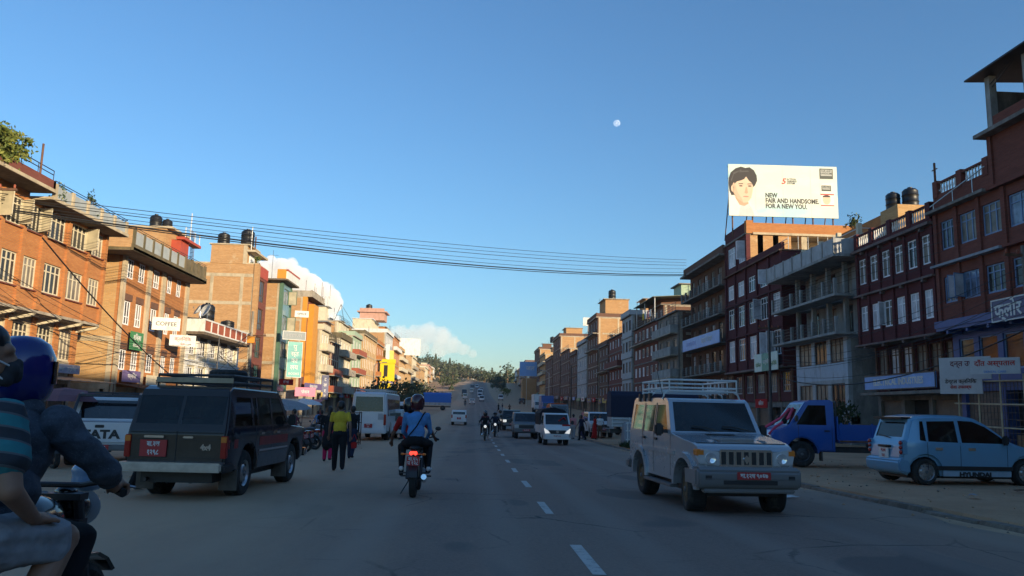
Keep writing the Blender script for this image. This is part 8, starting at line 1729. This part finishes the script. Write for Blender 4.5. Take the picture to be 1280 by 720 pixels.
def rubble():
    rr = random.Random(17); mb = MB()
    for i in range(900):
        side = rr.random()
        if side < .55: x, y, dz = rr.uniform(8.0, 14), rr.uniform(11, 34), .125
        elif side < .8: x, y, dz = rr.gauss(7.35, .25), rr.uniform(9, 40), .0
        else: x, y, dz = rr.uniform(-9, -4.5), rr.uniform(8, 40), .0
        r = abs(rr.gauss(0, .014))+.006; z = gz(y)+dz+r*.3
        vs_ = [(x+r*rr.uniform(.7, 1.3)*dx, y+r*rr.uniform(.7, 1.3)*dy, z+r*.7*rr.uniform(.6, 1.2)*dz_) for dx, dy, dz_ in ((1,0,0), (0,1,0), (-1,0,0), (0,-1,0), (0,0,1), (0,0,-1))]
        mb.add(vs_, [(0,1,4), (1,2,4), (2,3,4), (3,0,4), (1,0,5), (2,1,5), (3,2,5), (0,3,5)], rr.choice((0, 0, 0, 1)))
    me = mb.mesh('rubble', ['pavement', 'kerb_concrete'], recalc=False); o = link('rubble', me); tag(o, 'small stones and brick crumbs scattered along the kerb and verge', 'rubble', kind='stuff')
    for i, (x, y, z, m, lb) in enumerate(((6.2, 15.6, 0, 'cloth_white', 'crumpled pale paper lying on the road by the kerb'), (9.6, 15.2, .125, 'cloth_grey', 'grey plastic scrap on the pavement'), (12.2, 14.0, .125, 'plastic_black', 'dark plastic scrap on the pavement'), (11.5, 16.6, .125, 'cloth_brown', 'brown cardboard scrap behind the hatchback'), (9.0, 11.6, .125, 'plastic_black', 'black bag scrap at the pavement edge'))):
        mb = MB(); q = random.Random(i); mb.v = [(q.uniform(-.16, .16), q.uniform(-.1, .1), q.uniform(0, .06)) for _ in range(4)]; pts = [(-.16, -.07), (.0, -.1), (.15, -.05), (.12, .08), (-.02, .1), (-.14, .06)]; mb = MB(); mb.add([(a, b, .01+q.uniform(0, .05)) for a, b in pts]+[(0, 0, .07)], [(j, (j+1) % 6, 6) for j in range(6)]); o = mb.build('litter', m, loc=(x, y, gz(y)+z+.005), rot=(0, 0, i)); tag(o, lb, 'litter')
rubble()
# trees
def tree_mesh(mb, tb, x, y, z, h, w, n, rr, conifer=False, leaf=1.0):
    tb.cyl((x, y, z-.5), (x, y, z+h*.75), h*.022+.05, h*.008, 6)
    lobes = [(rr.gauss(0, .28)*w, rr.gauss(0, .28)*w, h*rr.uniform(.35, .92)) for _ in range(9)]
    if not conifer:
        for l in lobes[:5]: tb.cyl((x, y, z+h*.4), (x+l[0], y+l[1], z+l[2]), h*.012, .02, 4)
    for i in range(n):
        if conifer: t = rr.random()**.8; a = rr.uniform(0, 6.28); r = w*.5*(1-t)*rr.uniform(.3, 1.0)+.1; p = Vector((x+r*math.cos(a), y+r*math.sin(a), z+h*(.12+.88*t)))
        else: l = rr.choice(lobes); p = Vector((x+l[0]+rr.gauss(0, .17)*w, y+l[1]+rr.gauss(0, .17)*w, z+l[2]+rr.gauss(0, .09)*h))
        d = Vector((rr.gauss(0, 1), rr.gauss(0, 1), rr.gauss(0, .8))).normalized(); e = d.orthogonal().normalized(); q = d.cross(e); L = leaf*rr.uniform(.5, 1.2)
        mb.add([p-e*L, p+q*L*.6, p+e*L, p-q*L*.6], [(0, 1, 2, 3)], rr.choice((0, 0, 1)))
def tree(label, x, y, h, w, n, seed, conifer=False, leaf=.5, group=None, cols=('leaf_far', 'leaf_far2'), z=None):
    z = gz(y)+hill(x, y) if z is None else z
    t = thing('tree', label, 'tree', (x, y, z), 0, group); mb, tb = MB(), MB(); tree_mesh(mb, tb, 0, 0, 0, h, w, n, random.Random(seed), conifer, leaf)
    tb.build('trunk', 'wood', t); f = link('crown', mb.mesh('crown', list(cols), recalc=False), t); return t
rr = random.Random(33); mb, tb = MB(), MB()
for i in range(360):
    y = rr.uniform(520, 900); x = rr.uniform(-.115, .11)*y
    if abs(x-0) < 9 and y < 560: continue
    z = gz(y)+hill(x, y); tree_mesh(mb, mb if False else tb, x, y, z, rr.uniform(4, 13), rr.uniform(4, 9), 110, rr, rr.random() < .3, .95)
mb2 = mb; mb2.v += []; o0 = len(mb.v); mb.v += tb.v; mb.f += [[i+o0 for i in f] for f in tb.f]; mb.m += [2]*len(tb.f)
o = link('woodland', mb.mesh('woodland', ['leaf_far', 'leaf_far2', 'wood'], recalc=False)); tag(o, 'wooded green hillside rising beyond the end of the road', 'woodland', kind='stuff')
for i, (x, y, h, c) in enumerate(((-34, 690, 15, True), (-22, 700, 14, True), (-46, 640, 13, True), (8, 720, 11, False), (40, 640, 12, False), (52, 700, 13, True), (-14, 520, 9, False))):
    tree(['tall dark conifer on the left hill crest', 'slender conifer beside the tallest one on the crest', 'conifer above the last lit houses', 'round tree on the middle of the crest', 'broad tree by the pink hill house', 'conifer on the right hill shoulder', 'pale round tree where the road meets the hill', 'light green tree at the right bend of the road'][i], x, y, h, h*.55, 420, 50+i, c, .7)
for i, (x, y, h, w) in enumerate(((-11.5, 112, 4.5, 4), (-13.5, 122, 5.5, 5), (-12, 140, 5, 5), (-14, 165, 6, 6), (-12.5, 185, 5, 5), (13.5, 330, 4, 4), (-15, 230, 6, 6))):
    tree(['dusty roadside bush before the cream house', 'taller roadside tree before the brown house', 'olive roadside tree before the mossy house', 'roadside tree before the ochre block', 'small roadside tree before the yellow boards', 'light green tree at the right foot of the slope', 'roadside tree before the tan house'][i], x, y, h, w, 520, 80+i, False, .28, cols=('leaf_a', 'leaf_b') if i == 5 else ('leaf_far', 'leaf_far2'))
for i in range(16):
    sd = 1 if i % 2 else -1; y = 392+i*8; tree('roadside tree lining the slope below the '+('wooded hill on the pale verge' if sd < 0 else 'hill houses on the shaded verge'), sd*(11+2.5*(i % 3)), y, 3+(i*7 % 3), 3.2, 200, 140+i, i % 5 == 0, .5, 'trees lining the far slope')
# houses on the hill
def hill_house(label, x, y, w, d, h, m, roof='concrete', n=3):
    z = gz(y)+hill(x, y)-.5; t = thing('hill_house', label, 'house', (x, y, z)); mb = MB(); mb.box(-w/2, w/2, -d/2, d/2, -2, h); mb.build('wall', m, t); mb = MB(); mb.box(-w/2-.4, w/2+.4, -d/2-.4, d/2+.4, h, h+.3); mb.box(-w/2, w/2, -d/2, -d/2+.2, h+.3, h+1.0); mb.build('roof', roof, t)
    wm = MB(); wm.box(-.55, .55, -.06, .06, 0, 1.4); me = wm.mesh('window', ['pane']); 
    for k in range(int(h//3)):
        for i in range(n): link('window', me, t, (-w/2+w*(i+.5)/n, -d/2-.02, 1+k*3.0))
for a in (('pink hill house above the right end of the road', 44, 600, 11, 9, 9, 'plaster_pink'), ('peach hill house beside the pink one', 55, 610, 9, 9, 7, 'brick_ochre'), ('yellow green hill house left of the pink one', 33, 615, 8, 8, 6, 'plaster_yellow'), ('white hill house high on the crest', -2, 760, 9, 8, 7, 'plaster_white'), ('red roofed hill house by the right row', 66, 640, 14, 9, 8, 'brick_orange', 'paint_red'), ('cream hill house among trees on the left slope', -40, 560, 10, 8, 8, 'plaster_cream'), ('brick hill house above the last lit houses', -52, 600, 12, 9, 9, 'brick_lit'), ('tan hill house halfway up the left slope', -30, 590, 9, 8, 6, 'brick_ochre'), ('small white hill house by the road bend', -12, 620, 7, 7, 5, 'plaster_white')): hill_house(*a)
b_ = Bld('blue_board_house', 'small brick house with a large blue and white board on its roof', 1, 18, 300, 309, None); b_.floor(0, 8.0, 0, 'brick_lit', 'brick_lit', n=3, ww=1.4, sill=3, head=5.5, depth=7); b_.done()
sign('blue_board', 'large blue and white rooftop board near the end of the shaded row', 20.8, 299.5, gz(300)+11.5, 8.0, 5.4, R(-3), 'sign_sky', (('जल', 2.2, 0, .2, 'plaster_white'),), border='plaster_white')
# ---------------------------------------------------------------- moon and clouds, far outside
def _moon():
    m, nt, b = _nodes('moon_rock'); out = nt.nodes['Material Output']; nt.nodes.remove(b)
    d = nt.nodes.new('ShaderNodeBsdfDiffuse'); f = _noise(nt, _pos(nt, (.006,)*3), 1.0, 4); nt.links.new(_mix(nt, (.10, .105, .11), (.34, .34, .33), _ramp(nt, f, .4, .6)), d.inputs[0])
    tr = nt.nodes.new('ShaderNodeBsdfTransparent'); a = nt.nodes.new('ShaderNodeAddShader'); nt.links.new(d.outputs[0], a.inputs[0]); nt.links.new(tr.outputs[0], a.inputs[1]); nt.links.new(a.outputs[0], out.inputs[0])
_moon()
t = MB(); t.ball((0, 0, 0), 1.0, 32, 20); dm = Vector((.16421, .92255, .34920)); o = t.build('moon', 'moon_rock', smooth=60, loc=tuple(dm*40000)); o.scale = (165,)*3; tag(o, 'pale daytime moon high in the blue sky', 'moon')

def cloud(name, label, lobes, Y, seed, m, vox=1.15, puffs=420, flat=None):
    """lobes in thousandths of the distance: (x, z, r); real size follows from the distance"""
    k = Y/1000.; rr = random.Random(seed); mb = MB()
    for x, z, r in lobes: mb.ball((x, 0, z), (r, r*1.1, r*.92), 16, 10)
    for i in range(puffs):
        x, z, r = rr.choice(lobes); d = Vector((rr.gauss(0, 1), -abs(rr.gauss(0, .8)), rr.gauss(.25, 1))).normalized(); q = r*rr.uniform(.12, .30)
        p = (x+d.x*r*.95, d.y*r*1.02, z+d.z*r*.9)
        if flat is not None and p[2]-q < flat: continue
        mb.ball(p, q, 10, 7)
    me = remesh(mb, vox, 2, .5)
    from mathutils import noise as nz
    bm = bmesh.new(); bm.from_mesh(me); bm.normal_update()
    for v in bm.verts:
        a = nz.fractal(v.co*.16, 1.0, 2.1, 5)*1.6+nz.fractal(v.co*.7, 1.0, 2.0, 3)*.5
        v.co += v.normal*a
        if flat is not None and v.co.z < flat: v.co.z = flat+(v.co.z-flat)*.15
    bm.to_mesh(me); bm.free(); me.materials.append(M[m]); me.polygons.foreach_set('use_smooth', [True]*len(me.polygons))
    o = link(name, me, None, (0, Y, 0)); o.scale = (k,)*3; tag(o, label, 'cloud'); return o
def _cloud_mat():
    for n, c, dn in (('cloud_white', (1., .99, .97), .012), ('cloud_pale', (.95, .93, .92), .0028)):
        m, nt, b = _nodes(n); out = nt.nodes['Material Output']; nt.nodes.remove(b)
        vsn = nt.nodes.new('ShaderNodeVolumeScatter'); vsn.inputs['Color'].default_value = (*c, 1); vsn.inputs['Density'].default_value = dn; vsn.inputs['Anisotropy'].default_value = -.25; nt.links.new(vsn.outputs[0], out.inputs['Volume'])
_cloud_mat()
cloud('cumulus_cloud', 'tall white cumulus cloud billowing behind the lit houses', [(-262, 152, 30), (-240, 150, 30), (-216, 138, 30), (-195, 130, 22), (-182, 128, 15), (-255, 110, 42), (-215, 100, 38), (-192, 96, 24), (-186, 84, 22), (-172, 72, 14), (-152, 74, 14), (-230, 60, 40), (-280, 100, 40)], 7000, 3, 'cloud_white')
cloud('low_cloud', 'low pinkish grey cloud bank above the wooded hill', [(-108, 84, 15), (-94, 90, 13), (-76, 86, 16), (-60, 92, 15), (-44, 88, 15), (-30, 80, 12), (-15, 74, 8), (-3, 69, 6), (-70, 76, 14), (-45, 74, 12), (-120, 76, 14), (-138, 72, 12)], 11000, 7, 'cloud_pale', .8, 340, 64)

scene.cycles.volume_bounces = 4

# ---------------------------------------------------------------- evening haze over the whole street
mb = MB(); mb.box(-3050, 3050, -140, 3050, -30, 82); hz = mb.build('haze', []); tag(hz, kind='stuff')
hm = bpy.data.materials.new('haze_air'); hm.use_nodes = True; hn = hm.node_tree; hn.nodes.remove(hn.nodes['Principled BSDF'])
pv = hn.nodes.new('ShaderNodeVolumePrincipled'); pv.inputs['Color'].default_value = (.86, .90, .95, 1); pv.inputs['Density'].default_value = .00014; pv.inputs['Anisotropy'].default_value = .0
hn.links.new(pv.outputs[0], hn.nodes['Material Output'].inputs['Volume']); hz.data.materials.append(hm)
